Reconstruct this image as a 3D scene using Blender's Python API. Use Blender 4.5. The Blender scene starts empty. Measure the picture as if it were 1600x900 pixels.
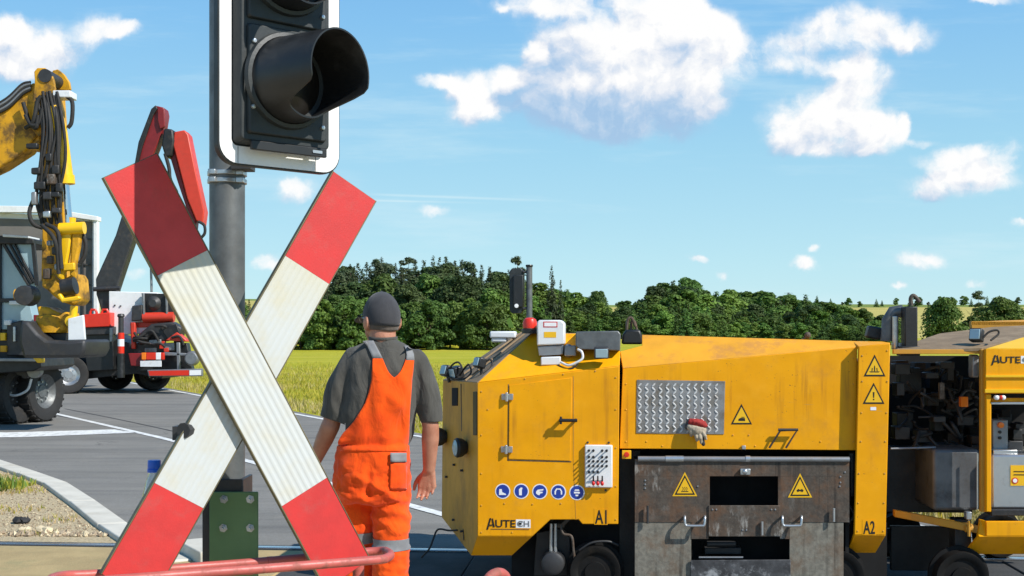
import bpy, bmesh, math, random
import numpy as np
from mathutils import Vector, Matrix, noise as mnoise
R = math.radians
random.seed(7)
SC = bpy.context.scene
COL = SC.collection

# ------------------------------------------------------------------ camera
F, H0, CH = 1880.0, 525.0, 1.55          # focal length in photo pixels, horizon row, eye height
cam = bpy.data.cameras.new('camera')
cam.sensor_width = 36.0
cam.lens = 36.0 * F / 1600.0
cam.shift_y = (H0 - 450.0) / 1600.0
cam.clip_start, cam.clip_end = 0.05, 6000.0
camo = bpy.data.objects.new('camera', cam)
COL.objects.link(camo)
camo.location = (0, 0, CH)
camo.rotation_euler = (R(90), 0, 0)
SC.camera = camo

# ------------------------------------------------------------------ light
SUN = Vector((1.25, -0.80, 1.32)).normalized()
ELEV = math.asin(SUN.z)
AZ = math.atan2(SUN.x, SUN.y)
sl = bpy.data.lights.new('sun', 'SUN')
sl.energy = 5.0
sl.angle = R(0.53)
sl.color = (1.0, 0.955, 0.88)
so = bpy.data.objects.new('sun', sl)
COL.objects.link(so)
so.rotation_euler = SUN.to_track_quat('Z', 'Y').to_euler()
so.location = (20, -16, 30)

SC.view_settings.view_transform = 'Standard'
SC.view_settings.look = 'None'
SC.view_settings.gamma = 1.0
SC.view_settings.use_curve_mapping = False
SC.view_settings.exposure = 0.25

# ------------------------------------------------------------------ sky and clouds
world = bpy.data.worlds.new('World')
SC.world = world
world.use_nodes = True


class NT:
    """small helper to write node trees"""
    def __init__(s, nt, dims='3D'):
        s.dims = dims; s.nt = nt; s.n = nt.nodes; s.l = nt.links
    def new(s, t, **kw):
        x = s.n.new(t)
        for k, v in kw.items(): setattr(x, k, v)
        return x
    def put(s, sock, v):
        if isinstance(v, bpy.types.NodeSocket): s.l.new(v, sock)
        elif v is not None: sock.default_value = v
    def m(s, op, a, b=None, c=None, clamp=False):
        x = s.new('ShaderNodeMath', operation=op, use_clamp=clamp)
        s.put(x.inputs[0], a)
        if b is not None: s.put(x.inputs[1], b)
        if c is not None: s.put(x.inputs[2], c)
        return x.outputs[0]
    def vm(s, op, a, b=None, scale=None):
        x = s.new('ShaderNodeVectorMath', operation=op)
        s.put(x.inputs[0], a)
        if b is not None: s.put(x.inputs[1], b)
        if scale is not None: s.put(x.inputs['Scale'], scale)
        return x.outputs['Value'] if op in ('LENGTH', 'DOT_PRODUCT', 'DISTANCE') else x.outputs[0]
    def noise(s, vec, scale, detail=4, rough=0.55, out='Fac', dims=None, dist=0.0):
        dims = dims or s.dims
        x = s.new('ShaderNodeTexNoise', noise_dimensions=dims)
        if vec is not None: s.put(x.inputs['Vector'], vec)
        s.put(x.inputs['Scale'], scale); s.put(x.inputs['Detail'], detail); s.put(x.inputs['Roughness'], rough)
        s.put(x.inputs['Distortion'], dist)
        return x.outputs[out]
    def ramp(s, fac, lo, hi, a=0.0, b=1.0, smooth=True):
        x = s.new('ShaderNodeMapRange', interpolation_type='SMOOTHSTEP' if smooth else 'LINEAR')
        s.put(x.inputs['Value'], fac); s.put(x.inputs['From Min'], lo); s.put(x.inputs['From Max'], hi)
        s.put(x.inputs['To Min'], a); s.put(x.inputs['To Max'], b)
        return x.outputs[0]
    def mix(s, fac, a, b, blend='MIX'):
        x = s.new('ShaderNodeMix', data_type='RGBA', blend_type=blend)
        s.put(x.inputs[0], fac); s.put(x.inputs[6], a); s.put(x.inputs[7], b)
        return x.outputs[2]


def rgba(c): return (c[0], c[1], c[2], 1.0)


SKY_STRENGTH = 0.15
w = NT(world.node_tree, '2D')
w.n.clear()
sky = w.new('ShaderNodeTexSky', sky_type='NISHITA')
sky.sun_disc = False
sky.sun_elevation = ELEV
sky.sun_rotation = AZ
sky.altitude = 400.0
sky.air_density = 1.0
sky.dust_density = 0.0
sky.ozone_density = 4.5
tc = w.new('ShaderNodeTexCoord')
sep = w.new('ShaderNodeSeparateXYZ')
w.l.new(tc.outputs['Generated'], sep.inputs[0])
ay = w.m('MAXIMUM', w.m('ABSOLUTE', sep.outputs[1]), 0.02)
cmb = w.new('ShaderNodeCombineXYZ')
w.l.new(w.m('DIVIDE', sep.outputs[0], ay), cmb.inputs[0])
w.l.new(w.m('DIVIDE', sep.outputs[2], ay), cmb.inputs[1])
uv = cmb.outputs[0]
n1 = w.noise(uv, 11.0, 6, 0.6, 'Color')
n2 = w.noise(uv, 46.0, 4, 0.6, 'Color')
off = w.vm('ADD', w.vm('SCALE', w.vm('SUBTRACT', n1, (0.5, 0.5, 0.5)), scale=0.034),
           w.vm('SCALE', w.vm('SUBTRACT', n2, (0.5, 0.5, 0.5)), scale=0.010))
offs = w.new('ShaderNodeVectorMath', operation='MULTIPLY')
w.l.new(off, offs.inputs[0]); offs.inputs[1].default_value = (1.0, 0.75, 0.0)
p = w.vm('ADD', uv, offs.outputs[0])
# cumulus clouds as directions in the sky: centre, half size (in photo pixels at this lens), weight, whiteness
CLOUDS = [
    # the big cumulus: bright crown, blue-grey body below and to the left
    (1030, 78, 118, 66, 1.3, 1.0), (950, 104, 66, 44, 1.2, 1.0), (1112, 80, 54, 52, 1.1, 1.0), (1064, 26, 44, 46, 1.2, 1.0), (1020, 40, 80, 40, .8, .97),
    (900, 2, 140, 22, 1.0, .95), (890, 44, 60, 40, .8, .80), (862, 110, 44, 62, .9, .52), (850, 160, 60, 40, .9, .40), (920, 168, 90, 46, 1.0, .40), (1000, 188, 110, 34, .9, .40), (1075, 152, 64, 34, .9, .66), (950, 140, 80, 30, .8, .62),
    (738, 140, 52, 34, 1.2, .98), (685, 126, 42, 12, .8, .95), (724, 180, 28, 22, .9, .92), (806, 120, 26, 22, 1.0, .95), (832, 84, 18, 22, 1.0, .98), (770, 172, 30, 18, .7, .8),
    # the hooked cloud at right
    (1335, 48, 90, 34, 1.1, .97), (1424, 60, 42, 22, .9, .95), (1222, 78, 58, 24, .75, .9), (1280, 104, 100, 17, .8, .88), (1338, 122, 50, 36, 1.0, .92),
    (1285, 188, 88, 50, 1.3, 1.0), (1372, 202, 52, 34, 1.1, .97), (1236, 226, 42, 22, .8, .55), (1418, 190, 12, 22, .8, .95), (1305, 236, 80, 14, .8, .72),
    (1526, 246, 80, 22, 1.1, .95), (1505, 286, 80, 23, 1.1, .93), (1450, 302, 24, 10, .6, .6), (1530, 268, 60, 12, .7, .82),
    (1430, 404, 42, 15, .95, .95), (1252, 413, 22, 10, .8, .93), (1090, 410, 14, 6, .6, .9), (1270, 392, 14, 7, .6, .9), (676, 332, 30, 10, .7, .93),
    (466, 302, 36, 19, .9, .93), (408, 412, 26, 15, .7, .9), (1452, 217, 26, 6, .5, .9), (1594, 350, 14, 7, .6, .9), (1516, 437, 18, 7, .55, .9), (1404, 445, 14, 5, .5, .9),
    (214, 428, 20, 10, .5, .9), (1548, 2, 32, 8, .8, .95), (1122, 430, 12, 5, .5, .9), (786, 8, 10, 8, .6, .95),
    (36, 76, 66, 50, 1.1, .93), (16, 42, 30, 26, 1.0, .97), (148, 46, 38, 24, .95, .95), (192, 50, 26, 14, .8, .95), (92, 78, 46, 24, .9, .86), (40, 114, 70, 20, .7, .7),
    (-120, 60, 120, 50, 1.0, .95), (-420, 150, 160, 40, 1.0, .95), (1820, 120, 120, 40, 1.0, .95), (2200, 260, 200, 40, 1.0, .9),
]
grp = bpy.data.node_groups.new('cloud_field', 'ShaderNodeTree')
grp.interface.new_socket('Vector', in_out='INPUT', socket_type='NodeSocketVector')
grp.interface.new_socket('Density', in_out='OUTPUT', socket_type='NodeSocketFloat')
grp.interface.new_socket('White', in_out='OUTPUT', socket_type='NodeSocketFloat')
gt_ = NT(grp, '2D')
gi = gt_.new('NodeGroupInput'); go = gt_.new('NodeGroupOutput')
gp_ = gi.outputs[0]
tot = None; wht = None
for (cx, cy, rx, ry, wt, wh) in CLOUDS:
    d = gt_.vm('SUBTRACT', gp_, ((cx - 800) / F, (H0 - cy) / F, 0.0))
    mu = gt_.new('ShaderNodeVectorMath', operation='MULTIPLY')
    gt_.l.new(d, mu.inputs[0]); mu.inputs[1].default_value = (F / rx, F / ry, 0.0)
    q = gt_.ramp(gt_.vm('LENGTH', mu.outputs[0]), 0.25, 1.45, wt, 0.0)
    tot = q if tot is None else gt_.m('ADD', tot, q)
    qq = gt_.m('MULTIPLY', q, wh)
    wht = qq if wht is None else gt_.m('ADD', wht, qq)
bil = None
for sc_, am in ((26.0, 0.52), (58.0, 0.34)):        # billows: rounded lumps with creases between
    vo = gt_.new('ShaderNodeTexVoronoi', feature='F1', voronoi_dimensions='2D'); vo.inputs['Scale'].default_value = sc_
    gt_.l.new(gp_, vo.inputs['Vector'])
    b_ = gt_.m('MULTIPLY', gt_.m('SUBTRACT', 0.50, vo.outputs['Distance']), am * 1.15)
    bil = b_ if bil is None else gt_.m('ADD', bil, b_)
soft = gt_.m('MULTIPLY', gt_.m('SUBTRACT', gt_.noise(gp_, 24.0, 9, 0.68), 0.5), 1.7)
gt_.l.new(gt_.m('ADD', tot, gt_.m('MULTIPLY', gt_.m('ADD', bil, soft), gt_.ramp(tot, 0.0, 0.7, 0.25, 1.0))), go.inputs[0])
gt_.l.new(gt_.m('DIVIDE', wht, gt_.m('MAXIMUM', tot, 0.001)), go.inputs[1])


def field(v):
    x = w.new('ShaderNodeGroup'); x.node_tree = grp; w.l.new(v, x.inputs[0]); return x.outputs[0], x.outputs[1]


dens, white = field(p)
dens_up, _w = field(w.vm('ADD', p, (0.007, 0.013, 0.0)))
alpha = w.ramp(dens, 0.04, 1.20)
puff_a = w.noise(p, 30.0, 5, 0.55); puff_b = w.noise(w.vm('ADD', p, (0.006, 0.010, 0.0)), 30.0, 5, 0.55)
lit = w.m('ADD', w.m('MULTIPLY', w.m('SUBTRACT', dens, dens_up), 0.30), w.m('MULTIPLY', w.m('SUBTRACT', puff_a, puff_b), 1.1))
bright = w.m('ADD', w.m('ADD', white, -0.05), lit, clamp=True)
ccol = w.mix(w.ramp(bright, 0.22, 0.98, smooth=False), rgba((0.40, 0.53, 0.76)), rgba((1.0, 1.0, 1.0)))
alpha2 = w.m('MULTIPLY', alpha, w.ramp(bright, 0.25, 0.85, 0.66, 1.0))
# thin stretched veils
vs = w.new('ShaderNodeVectorMath', operation='MULTIPLY')
w.l.new(uv, vs.inputs[0]); vs.inputs[1].default_value = (2.2, 17.0, 0.0)
veil = w.ramp(w.noise(vs.outputs[0], 1.6, 6, 0.62), 0.48, 0.80, 0.0, 0.34)
sepu = w.new('ShaderNodeSeparateXYZ'); w.l.new(uv, sepu.inputs[0])
tr = 0
for (x0, x1, y0, y1, hw) in ((560, 930, 303, 316, 1.5), (520, 800, 312, 318, 1.2)):      # fading vapour trails
    sl_ = (y1 - y0) / (x1 - x0)
    yy = w.m('ADD', w.m('MULTIPLY', sepu.outputs[0], -sl_), (H0 - y0) / F + sl_ * (x0 - 800) / F)
    t_ = w.ramp(w.m('ABSOLUTE', w.m('SUBTRACT', sepu.outputs[1], yy)), 0.0, 2.2 * hw / F, 0.40, 0.0)
    xa = w.ramp(sepu.outputs[0], (x0 - 800) / F, (x0 - 740) / F)
    xb = w.ramp(sepu.outputs[0], (x1 - 1000) / F, (x1 - 800) / F, 1.0, 0.0)
    t_ = w.m('MULTIPLY', t_, w.m('MULTIPLY', xa, xb))
    tr = w.m('ADD', t_, tr)
hs = w.new('ShaderNodeHueSaturation')
w.l.new(sky.outputs[0], hs.inputs['Color'])
hs.inputs['Saturation'].default_value = 1.25
hs.inputs['Hue'].default_value = 0.49
hs.inputs['Value'].default_value = 1.0
EXPO = 2.0 ** SC.view_settings.exposure
GAIN = 1.0 / (SKY_STRENGTH * EXPO)
gr_ = w.new('ShaderNodeValToRGB')
w.l.new(w.m('MULTIPLY', sep.outputs[2], 2.0), gr_.inputs[0])
els = gr_.color_ramp.elements
STOPS = [(0.0, (.56, .81, .875)), (.12, (.49, .77, .872)), (.30, (.375, .68, .865)), (.50, (.255, .555, .87)), (.75, (.15, .40, .80)), (1.0, (.10, .28, .68))]
while len(els) < len(STOPS): els.new(0.5)
for e, (ps, c) in zip(els, STOPS): e.position = ps; e.color = rgba(c)
clear = w.mix(w.ramp(sep.outputs[2], 0.30, 0.60, 0.90, 0.0), hs.outputs[0], w.vm('SCALE', gr_.outputs[0], scale=GAIN))
CW = 1.0 * GAIN
cs = w.vm('SCALE', ccol, scale=CW)
c0 = w.mix(w.m('ADD', veil, tr, clamp=True), clear, rgba((0.72 * CW, 0.90 * CW, 0.96 * CW)))
cfin = w.mix(alpha2, c0, cs)
bg = w.new('ShaderNodeBackground')
w.l.new(cfin, bg.inputs[0]); bg.inputs[1].default_value = SKY_STRENGTH
wo = w.new('ShaderNodeOutputWorld')
w.l.new(bg.outputs[0], wo.inputs[0])

# ------------------------------------------------------------------ mapping helpers
def W(px, py, Y):
    """the point at depth Y that the photo shows at (px, py)"""
    return Vector(((px - 800) * Y / F, Y, CH - (py - H0) * Y / F))


def G(px, py, z=0.0):
    """the ground point the photo shows at (px, py)"""
    Y = (CH - z) * F / (py - H0)
    return Vector(((px - 800) * Y / F, Y, z))


# ------------------------------------------------------------------ materials
MATS = {}


def pbr(name, col, rough=0.5, metal=0.0, var=0.12, vscale=6.0, dirt=None, dirt_amt=0.0, dscale=3.0, bump=0.0, bscale=60.0,
        col2=None, spec=0.5, coat=0.0, trans=0.0, objrand=0.0, stretch=None, dirt_lo=0.5, dirt_hi=0.75):
    m = bpy.data.materials.new(name)
    m.use_nodes = True
    t = NT(m.node_tree)
    b = t.n['Principled BSDF']
    tcx = t.new('ShaderNodeTexCoord')
    co = tcx.outputs['Object']
    if stretch:
        s_ = t.new('ShaderNodeVectorMath', operation='MULTIPLY'); t.l.new(co, s_.inputs[0]); s_.inputs[1].default_value = stretch
        dco = s_.outputs[0]
    else: dco = co
    n = t.noise(co, vscale, 5, 0.6)
    c2 = col2 if col2 else tuple(max(0, c * (1 - var * 2)) for c in col)
    c = t.mix(t.ramp(n, 0.3, 0.7), rgba(col), rgba(c2))
    if dirt is not None:
        dn = t.noise(dco, dscale, 7, 0.68)
        df = t.ramp(dn, dirt_lo, dirt_hi, 0.0, dirt_amt)
        c = t.mix(df, c, rgba(dirt))
        t.l.new(t.m('ADD', t.m('MULTIPLY', df, 0.35), t.ramp(n, 0.2, 0.8, rough - 0.06, rough + 0.06)), b.inputs['Roughness'])
    else:
        t.l.new(t.ramp(n, 0.2, 0.8, max(0.02, rough - 0.06), rough + 0.06), b.inputs['Roughness'])
    if objrand:
        oi = t.new('ShaderNodeObjectInfo')
        hsv = t.new('ShaderNodeHueSaturation')
        t.l.new(c, hsv.inputs['Color'])
        t.l.new(t.ramp(oi.outputs['Random'], 0, 1, 1 - objrand, 1 + objrand, False), hsv.inputs['Value'])
        t.l.new(t.ramp(t.m('FRACT', t.m('MULTIPLY', oi.outputs['Random'], 7.3)), 0, 1, 0.5 - objrand * .06, 0.5 + objrand * .05, False), hsv.inputs['Hue'])
        c = hsv.outputs[0]
    t.l.new(c, b.inputs['Base Color'])
    b.inputs['Metallic'].default_value = metal
    b.inputs['Specular IOR Level'].default_value = spec
    b.inputs['Coat Weight'].default_value = coat
    b.inputs['Transmission Weight'].default_value = trans
    if bump:
        bn = t.noise(co, bscale, 6, 0.65)
        bp = t.new('ShaderNodeBump'); bp.inputs['Strength'].default_value = 1.0; bp.inputs['Distance'].default_value = bump
        t.l.new(bn, bp.inputs['Height']); t.l.new(bp.outputs[0], b.inputs['Normal'])
    MATS[name] = m
    return m


YEL = (0.86, 0.375, 0.002)

def paint_mat(name, col, wear, dust, dust_amt):
    """site-worn paint: faded patches, thin runs, chips, scratches, a dusty film"""
    m = bpy.data.materials.new(name); m.use_nodes = True
    t = NT(m.node_tree); b = t.n['Principled BSDF']
    tcx = t.new('ShaderNodeTexCoord'); co = tcx.outputs['Object']
    def sc(v):
        x = t.new('ShaderNodeVectorMath', operation='MULTIPLY'); t.l.new(co, x.inputs[0]); x.inputs[1].default_value = v; return x.outputs[0]
    big = t.noise(co, 2.3, 5, 0.6); mid = t.noise(co, 11, 6, 0.68)
    c = t.mix(t.ramp(big, 0.3, 0.72), rgba(col), rgba((col[0] * .88, col[1] * .84, col[2])))
    c = t.mix(t.ramp(mid, 0.48, 0.78, 0, 0.35), c, rgba((min(1, col[0] * 1.02), col[1] * 1.12, col[2] + .02)))
    runs = t.noise(sc((26, 26, 1.3)), 1.0, 4, 0.55)
    gate = t.ramp(t.noise(sc((1.5, 1.5, 2.2)), 1.0, 3, 0.5), 0.42, 0.68)
    c = t.mix(t.m('MULTIPLY', t.ramp(runs, 0.50, 0.72, 0, 0.8), gate), c, rgba(wear))
    film = t.noise(co, 3.6, 8, 0.72)
    c = t.mix(t.ramp(film, 0.50, 0.78, 0, dust_amt), c, rgba(dust))
    chip = t.noise(co, 85, 3, 0.55); cg = t.noise(co, 4.2, 3, 0.5)
    chips = t.m('MULTIPLY', t.ramp(chip, 0.685, 0.72), t.ramp(cg, 0.47, 0.62))
    c = t.mix(chips, c, rgba((0.07, 0.035, 0.018)))
    scr = t.noise(sc((9, 9, 150)), 1.0, 2, 0.5); sg = t.noise(co, 3.1, 2, 0.5)
    c = t.mix(t.m('MULTIPLY', t.ramp(scr, 0.70, 0.75, 0, .6), t.ramp(sg, 0.5, 0.66)), c, rgba((0.45, 0.30, 0.10)))
    t.l.new(c, b.inputs['Base Color'])
    t.l.new(t.m('ADD', t.ramp(mid, 0.2, 0.8, 0.40, 0.58), t.m('MULTIPLY', t.ramp(film, .5, .78), .2)), b.inputs['Roughness'])
    b.inputs['Specular IOR Level'].default_value = 0.22
    dent = t.noise(co, 3.0, 2, 0.5)
    bp = t.new('ShaderNodeBump'); bp.inputs['Distance'].default_value = 0.010; bp.inputs['Strength'].default_value = .8
    t.l.new(dent, bp.inputs['Height'])
    b2 = t.new('ShaderNodeBump'); b2.inputs['Distance'].default_value = 0.0008; t.l.new(t.m('SUBTRACT', mid, chips), b2.inputs['Height']); t.l.new(bp.outputs[0], b2.inputs['Normal'])
    t.l.new(b2.outputs[0], b.inputs['Normal'])
    MATS[name] = m


paint_mat('yellow_paint', YEL, (0.40, 0.15, 0.012), (0.50, 0.215, 0.03), 0.62)
pbr('worn_yellow', (0.80, 0.36, 0.015), 0.5, var=0.1, vscale=4.0, dirt=(0.40, 0.17, 0.05), dirt_amt=0.6, dscale=5.0, bump=0.001, bscale=30, dirt_lo=.5, dirt_hi=.68)
pbr('dusty_yellow', (0.62, 0.29, 0.02), 0.55, var=0.08, vscale=3.0, dirt=(0.26, 0.16, 0.07), dirt_amt=0.8, dscale=5.0, bump=0.0006, bscale=25, stretch=(1, 1, .4), dirt_lo=.42, dirt_hi=.75)
pbr('roof_dust', (0.26, 0.18, 0.10), 0.8, var=0.15, vscale=7.0, dirt=(0.38, 0.29, 0.2), dirt_amt=0.7, dscale=5, bump=0.002, bscale=40)
pbr('excavator_yellow', (0.66, 0.33, 0.012), 0.45, var=0.12, vscale=3, dirt=(0.13, 0.075, 0.025), dirt_amt=0.95, dscale=3.4, dirt_lo=.46, dirt_hi=.66, bump=.006, bscale=14, spec=.3)
pbr('bright_yellow', (0.86, 0.50, 0.006), 0.35, var=0.05, vscale=2, dirt=(0.4, 0.2, 0.02), dirt_amt=0.5, dscale=3)
pbr('black_steel', (0.018, 0.018, 0.019), 0.5, 0.0, var=0.2, vscale=8, dirt=(0.07, 0.06, 0.05), dirt_amt=0.6, dscale=5, bump=0.001, bscale=60)
pbr('dark_steel', (0.05, 0.05, 0.052), 0.5, 0.3, var=0.15, vscale=9, dirt=(0.10, 0.08, 0.06), dirt_amt=0.6, dscale=6, bump=0.0008, bscale=80)
pbr('grey_steel', (0.30, 0.31, 0.32), 0.45, 0.6, var=0.12, vscale=7, dirt=(0.16, 0.13, 0.1), dirt_amt=0.7, dscale=6, bump=0.0008, bscale=60)
pbr('chrome', (0.75, 0.76, 0.78), 0.12, 1.0, var=0.04)
pbr('aluminium', (0.62, 0.63, 0.64), 0.33, 0.9, var=0.08, dirt=(0.28, 0.24, 0.19), dirt_amt=0.8, dscale=7)

def grime_mat(name, base, rust, pale, pale_amt, oil_amt, rust_amt):
    """hot, oily steel plate: rust bloom, pale scrapes, black runs"""
    m = bpy.data.materials.new(name); m.use_nodes = True
    t = NT(m.node_tree); b = t.n['Principled BSDF']
    tcx = t.new('ShaderNodeTexCoord'); co = tcx.outputs['Object']
    def sc(v):
        x = t.new('ShaderNodeVectorMath', operation='MULTIPLY'); t.l.new(co, x.inputs[0]); x.inputs[1].default_value = v; return x.outputs[0]
    n = t.noise(co, 5, 7, 0.7); n2 = t.noise(co, 2.2, 6, 0.65); f = t.noise(co, 38, 6, 0.7)
    c = t.mix(t.ramp(f, 0.3, 0.7), rgba(base), rgba(tuple(x * .6 for x in base)))
    c = t.mix(t.ramp(n, 0.44, 0.68, 0, rust_amt), c, rgba(rust))
    scr = t.noise(sc((20, 20, 7)), 1.0, 6, 0.7); gate = t.ramp(t.noise(co, 1.7, 4, 0.6), 0.45, 0.62)
    c = t.mix(t.m('MULTIPLY', t.ramp(scr, 0.52, 0.68, 0, pale_amt), gate), c, rgba(pale))
    run = t.noise(sc((30, 30, 1.1)), 1.0, 5, 0.6)
    c = t.mix(t.m('MULTIPLY', t.ramp(run, 0.48, 0.70, 0, oil_amt), t.ramp(n2, 0.38, 0.6)), c, rgba((0.02, 0.016, 0.013)))
    t.l.new(c, b.inputs['Base Color']); t.l.new(t.ramp(n, 0.3, 0.7, 0.5, 0.85), b.inputs['Roughness'])
    b.inputs['Metallic'].default_value = 0.15; b.inputs['Specular IOR Level'].default_value = 0.35
    bp = t.new('ShaderNodeBump'); bp.inputs['Distance'].default_value = 0.002; t.l.new(f, bp.inputs['Height']); t.l.new(bp.outputs[0], b.inputs['Normal'])
    MATS[name] = m


grime_mat('rust', (0.105, 0.084, 0.066), (0.19, 0.085, 0.035), (0.46, 0.44, 0.40), 0.8, 0.9, 0.5)
grime_mat('grey_panel', (0.255, 0.235, 0.19), (0.15, 0.075, 0.035), (0.36, 0.34, 0.30), 0.4, 0.75, 0.55)
pbr('scorched_plate', (0.10, 0.10, 0.105), 0.6, 0.35, var=0.3, vscale=14, dirt=(0.42, 0.43, 0.44), dirt_amt=0.8, dscale=9, bump=0.002, bscale=40, dirt_lo=.53, dirt_hi=.68)
pbr('rubber', (0.022, 0.021, 0.02), 0.75, var=0.2, dirt=(0.08, 0.07, 0.06), dirt_amt=0.6, dscale=6, bump=0.002, bscale=40)
pbr('black_plastic', (0.014, 0.015, 0.016), 0.42, var=0.15, vscale=12, dirt=(0.06, 0.065, 0.07), dirt_amt=0.5, dscale=6)
pbr('signal_black', (0.022, 0.027, 0.028), 0.5, var=0.2, vscale=9, dirt=(0.07, 0.08, 0.08), dirt_amt=0.55, dscale=5, bump=0.0004, bscale=90)
pbr('white_paint', (0.80, 0.80, 0.79), 0.4, var=0.03, dirt=(0.5, 0.48, 0.43), dirt_amt=0.35, dscale=3)
pbr('white_plastic', (0.72, 0.74, 0.75), 0.35, var=0.03, dirt=(0.42, 0.40, 0.36), dirt_amt=0.4, dscale=7)
pbr('galvanised', (0.165, 0.175, 0.178), 0.5, 0.45, var=0.18, vscale=14, dirt=(0.14, 0.14, 0.13), dirt_amt=0.6, dscale=5, bump=0.0004, bscale=120)
pbr('bright_zinc', (0.55, 0.57, 0.58), 0.35, 0.8, var=0.1, vscale=20)
pbr('sign_edge', (0.20, 0.17, 0.09), 0.6, 0.2, var=0.2, vscale=10)
pbr('sign_red', (0.58, 0.034, 0.032), 0.45, var=0.08, vscale=14, dirt=(0.40, 0.06, 0.05), dirt_amt=0.6, dscale=16, bump=.0004, bscale=200)
pbr('rail_pink', (0.50, 0.105, 0.085), 0.45, var=0.12, vscale=14, dirt=(0.26, 0.085, 0.06), dirt_amt=0.9, dscale=16, bump=.0006, bscale=90, dirt_lo=.52, dirt_hi=.66)
pbr('green_paint', (0.12, 0.22, 0.085), 0.5, var=0.08, vscale=10, dirt=(0.10, 0.15, 0.07), dirt_amt=0.6, dscale=7)
pbr('crane_red', (0.62, 0.045, 0.02), 0.4, var=0.06, dirt=(0.32, 0.05, 0.03), dirt_amt=0.5, dscale=2)
pbr('dark_red', (0.22, 0.012, 0.014), 0.45, var=0.1, dirt=(0.1, 0.01, 0.01), dirt_amt=0.4, dscale=2)
pbr('hot_red', (0.68, 0.03, 0.012), 0.35, var=0.05)
pbr('orange_lens', (0.85, 0.20, 0.01), 0.2, var=0.03)
pbr('glass_dark', (0.012, 0.010, 0.008), 0.32, 0.0, var=0.05, spec=0.25)
pbr('cab_glass', (0.32, 0.45, 0.50), 0.05, 0.0, var=0.1, vscale=1.2, spec=0.8)
pbr('sticker_blue', (0.012, 0.045, 0.32), 0.35, var=0.03)
pbr('sticker_white', (0.82, 0.82, 0.82), 0.4, var=0.02)
pbr('sticker_black', (0.012, 0.011, 0.010), 0.45, var=0.05)
pbr('sticker_yellow', (0.85, 0.48, 0.01), 0.35, var=0.03)
pbr('toggle_red', (0.6, 0.015, 0.015), 0.35, var=0.03)
pbr('wheel_shaded_black', (0.010, 0.0095, 0.009), 0.7, var=0.3, vscale=9, dirt=(0.035, 0.028, 0.02), dirt_amt=0.6, dscale=9, spec=.2)  # near-black colour stands in for the shade under the machines
pbr('glove_red', (0.34, 0.02, 0.016), 0.8, var=.15, vscale=20)
pbr('tread_lit', (0.66, 0.66, 0.65), 0.4, 0.15, var=.1, vscale=20, dirt=(.35,.3,.24), dirt_amt=.7, dscale=9)  # bars coloured paler than their plate, as if catching the light
pbr('tank_steel', (0.15, 0.152, 0.155), 0.5, 0.35, var=0.2, vscale=5, dirt=(0.07, 0.055, 0.045), dirt_amt=0.8, dscale=5, bump=.001, bscale=40)
pbr('engine_brown', (0.075, 0.042, 0.024), 0.7, 0.1, var=0.3, vscale=8)
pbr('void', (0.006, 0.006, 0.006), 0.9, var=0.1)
pbr('bark', (0.10, 0.07, 0.045), 0.9, var=0.25, vscale=3, bump=0.02, bscale=6)
pbr('concrete', (0.36, 0.34, 0.30), 0.9, var=0.1, vscale=5, dirt=(0.25, 0.22, 0.18), dirt_amt=0.6, dscale=4, bump=0.003, bscale=60)
pbr('kerb_stone', (0.60, 0.565, 0.48), 0.85, var=0.08, vscale=4, dirt=(0.38, 0.33, 0.25), dirt_amt=0.6, dscale=3, bump=0.003, bscale=50)
pbr('rail_head', (0.62, 0.61, 0.60), 0.25, 0.9, var=0.06)
pbr('rail_side', (0.10, 0.06, 0.04), 0.8, 0.3, var=0.2)
pbr('pebble', (0.50, 0.40, 0.26), 0.9, var=0.25, vscale=7, objrand=.2)
pbr('grey_board', (0.17, 0.155, 0.14), 0.8, var=0.1, vscale=1.5, dirt=(0.10, 0.085, 0.07), dirt_amt=0.6, dscale=1.5)
pbr('bucket_grey', (0.042, 0.042, 0.044), 0.55, 0.3, var=0.2, vscale=2, dirt=(0.085, 0.075, 0.06), dirt_amt=0.8, dscale=2, bump=.004, bscale=12)
pbr('clear_plastic', (0.86, 0.92, 0.95), 0.08, 0.0, var=0.01, trans=0.92)
pbr('cap_blue', (0.01, 0.12, 0.62), 0.35, var=0.05)


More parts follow.
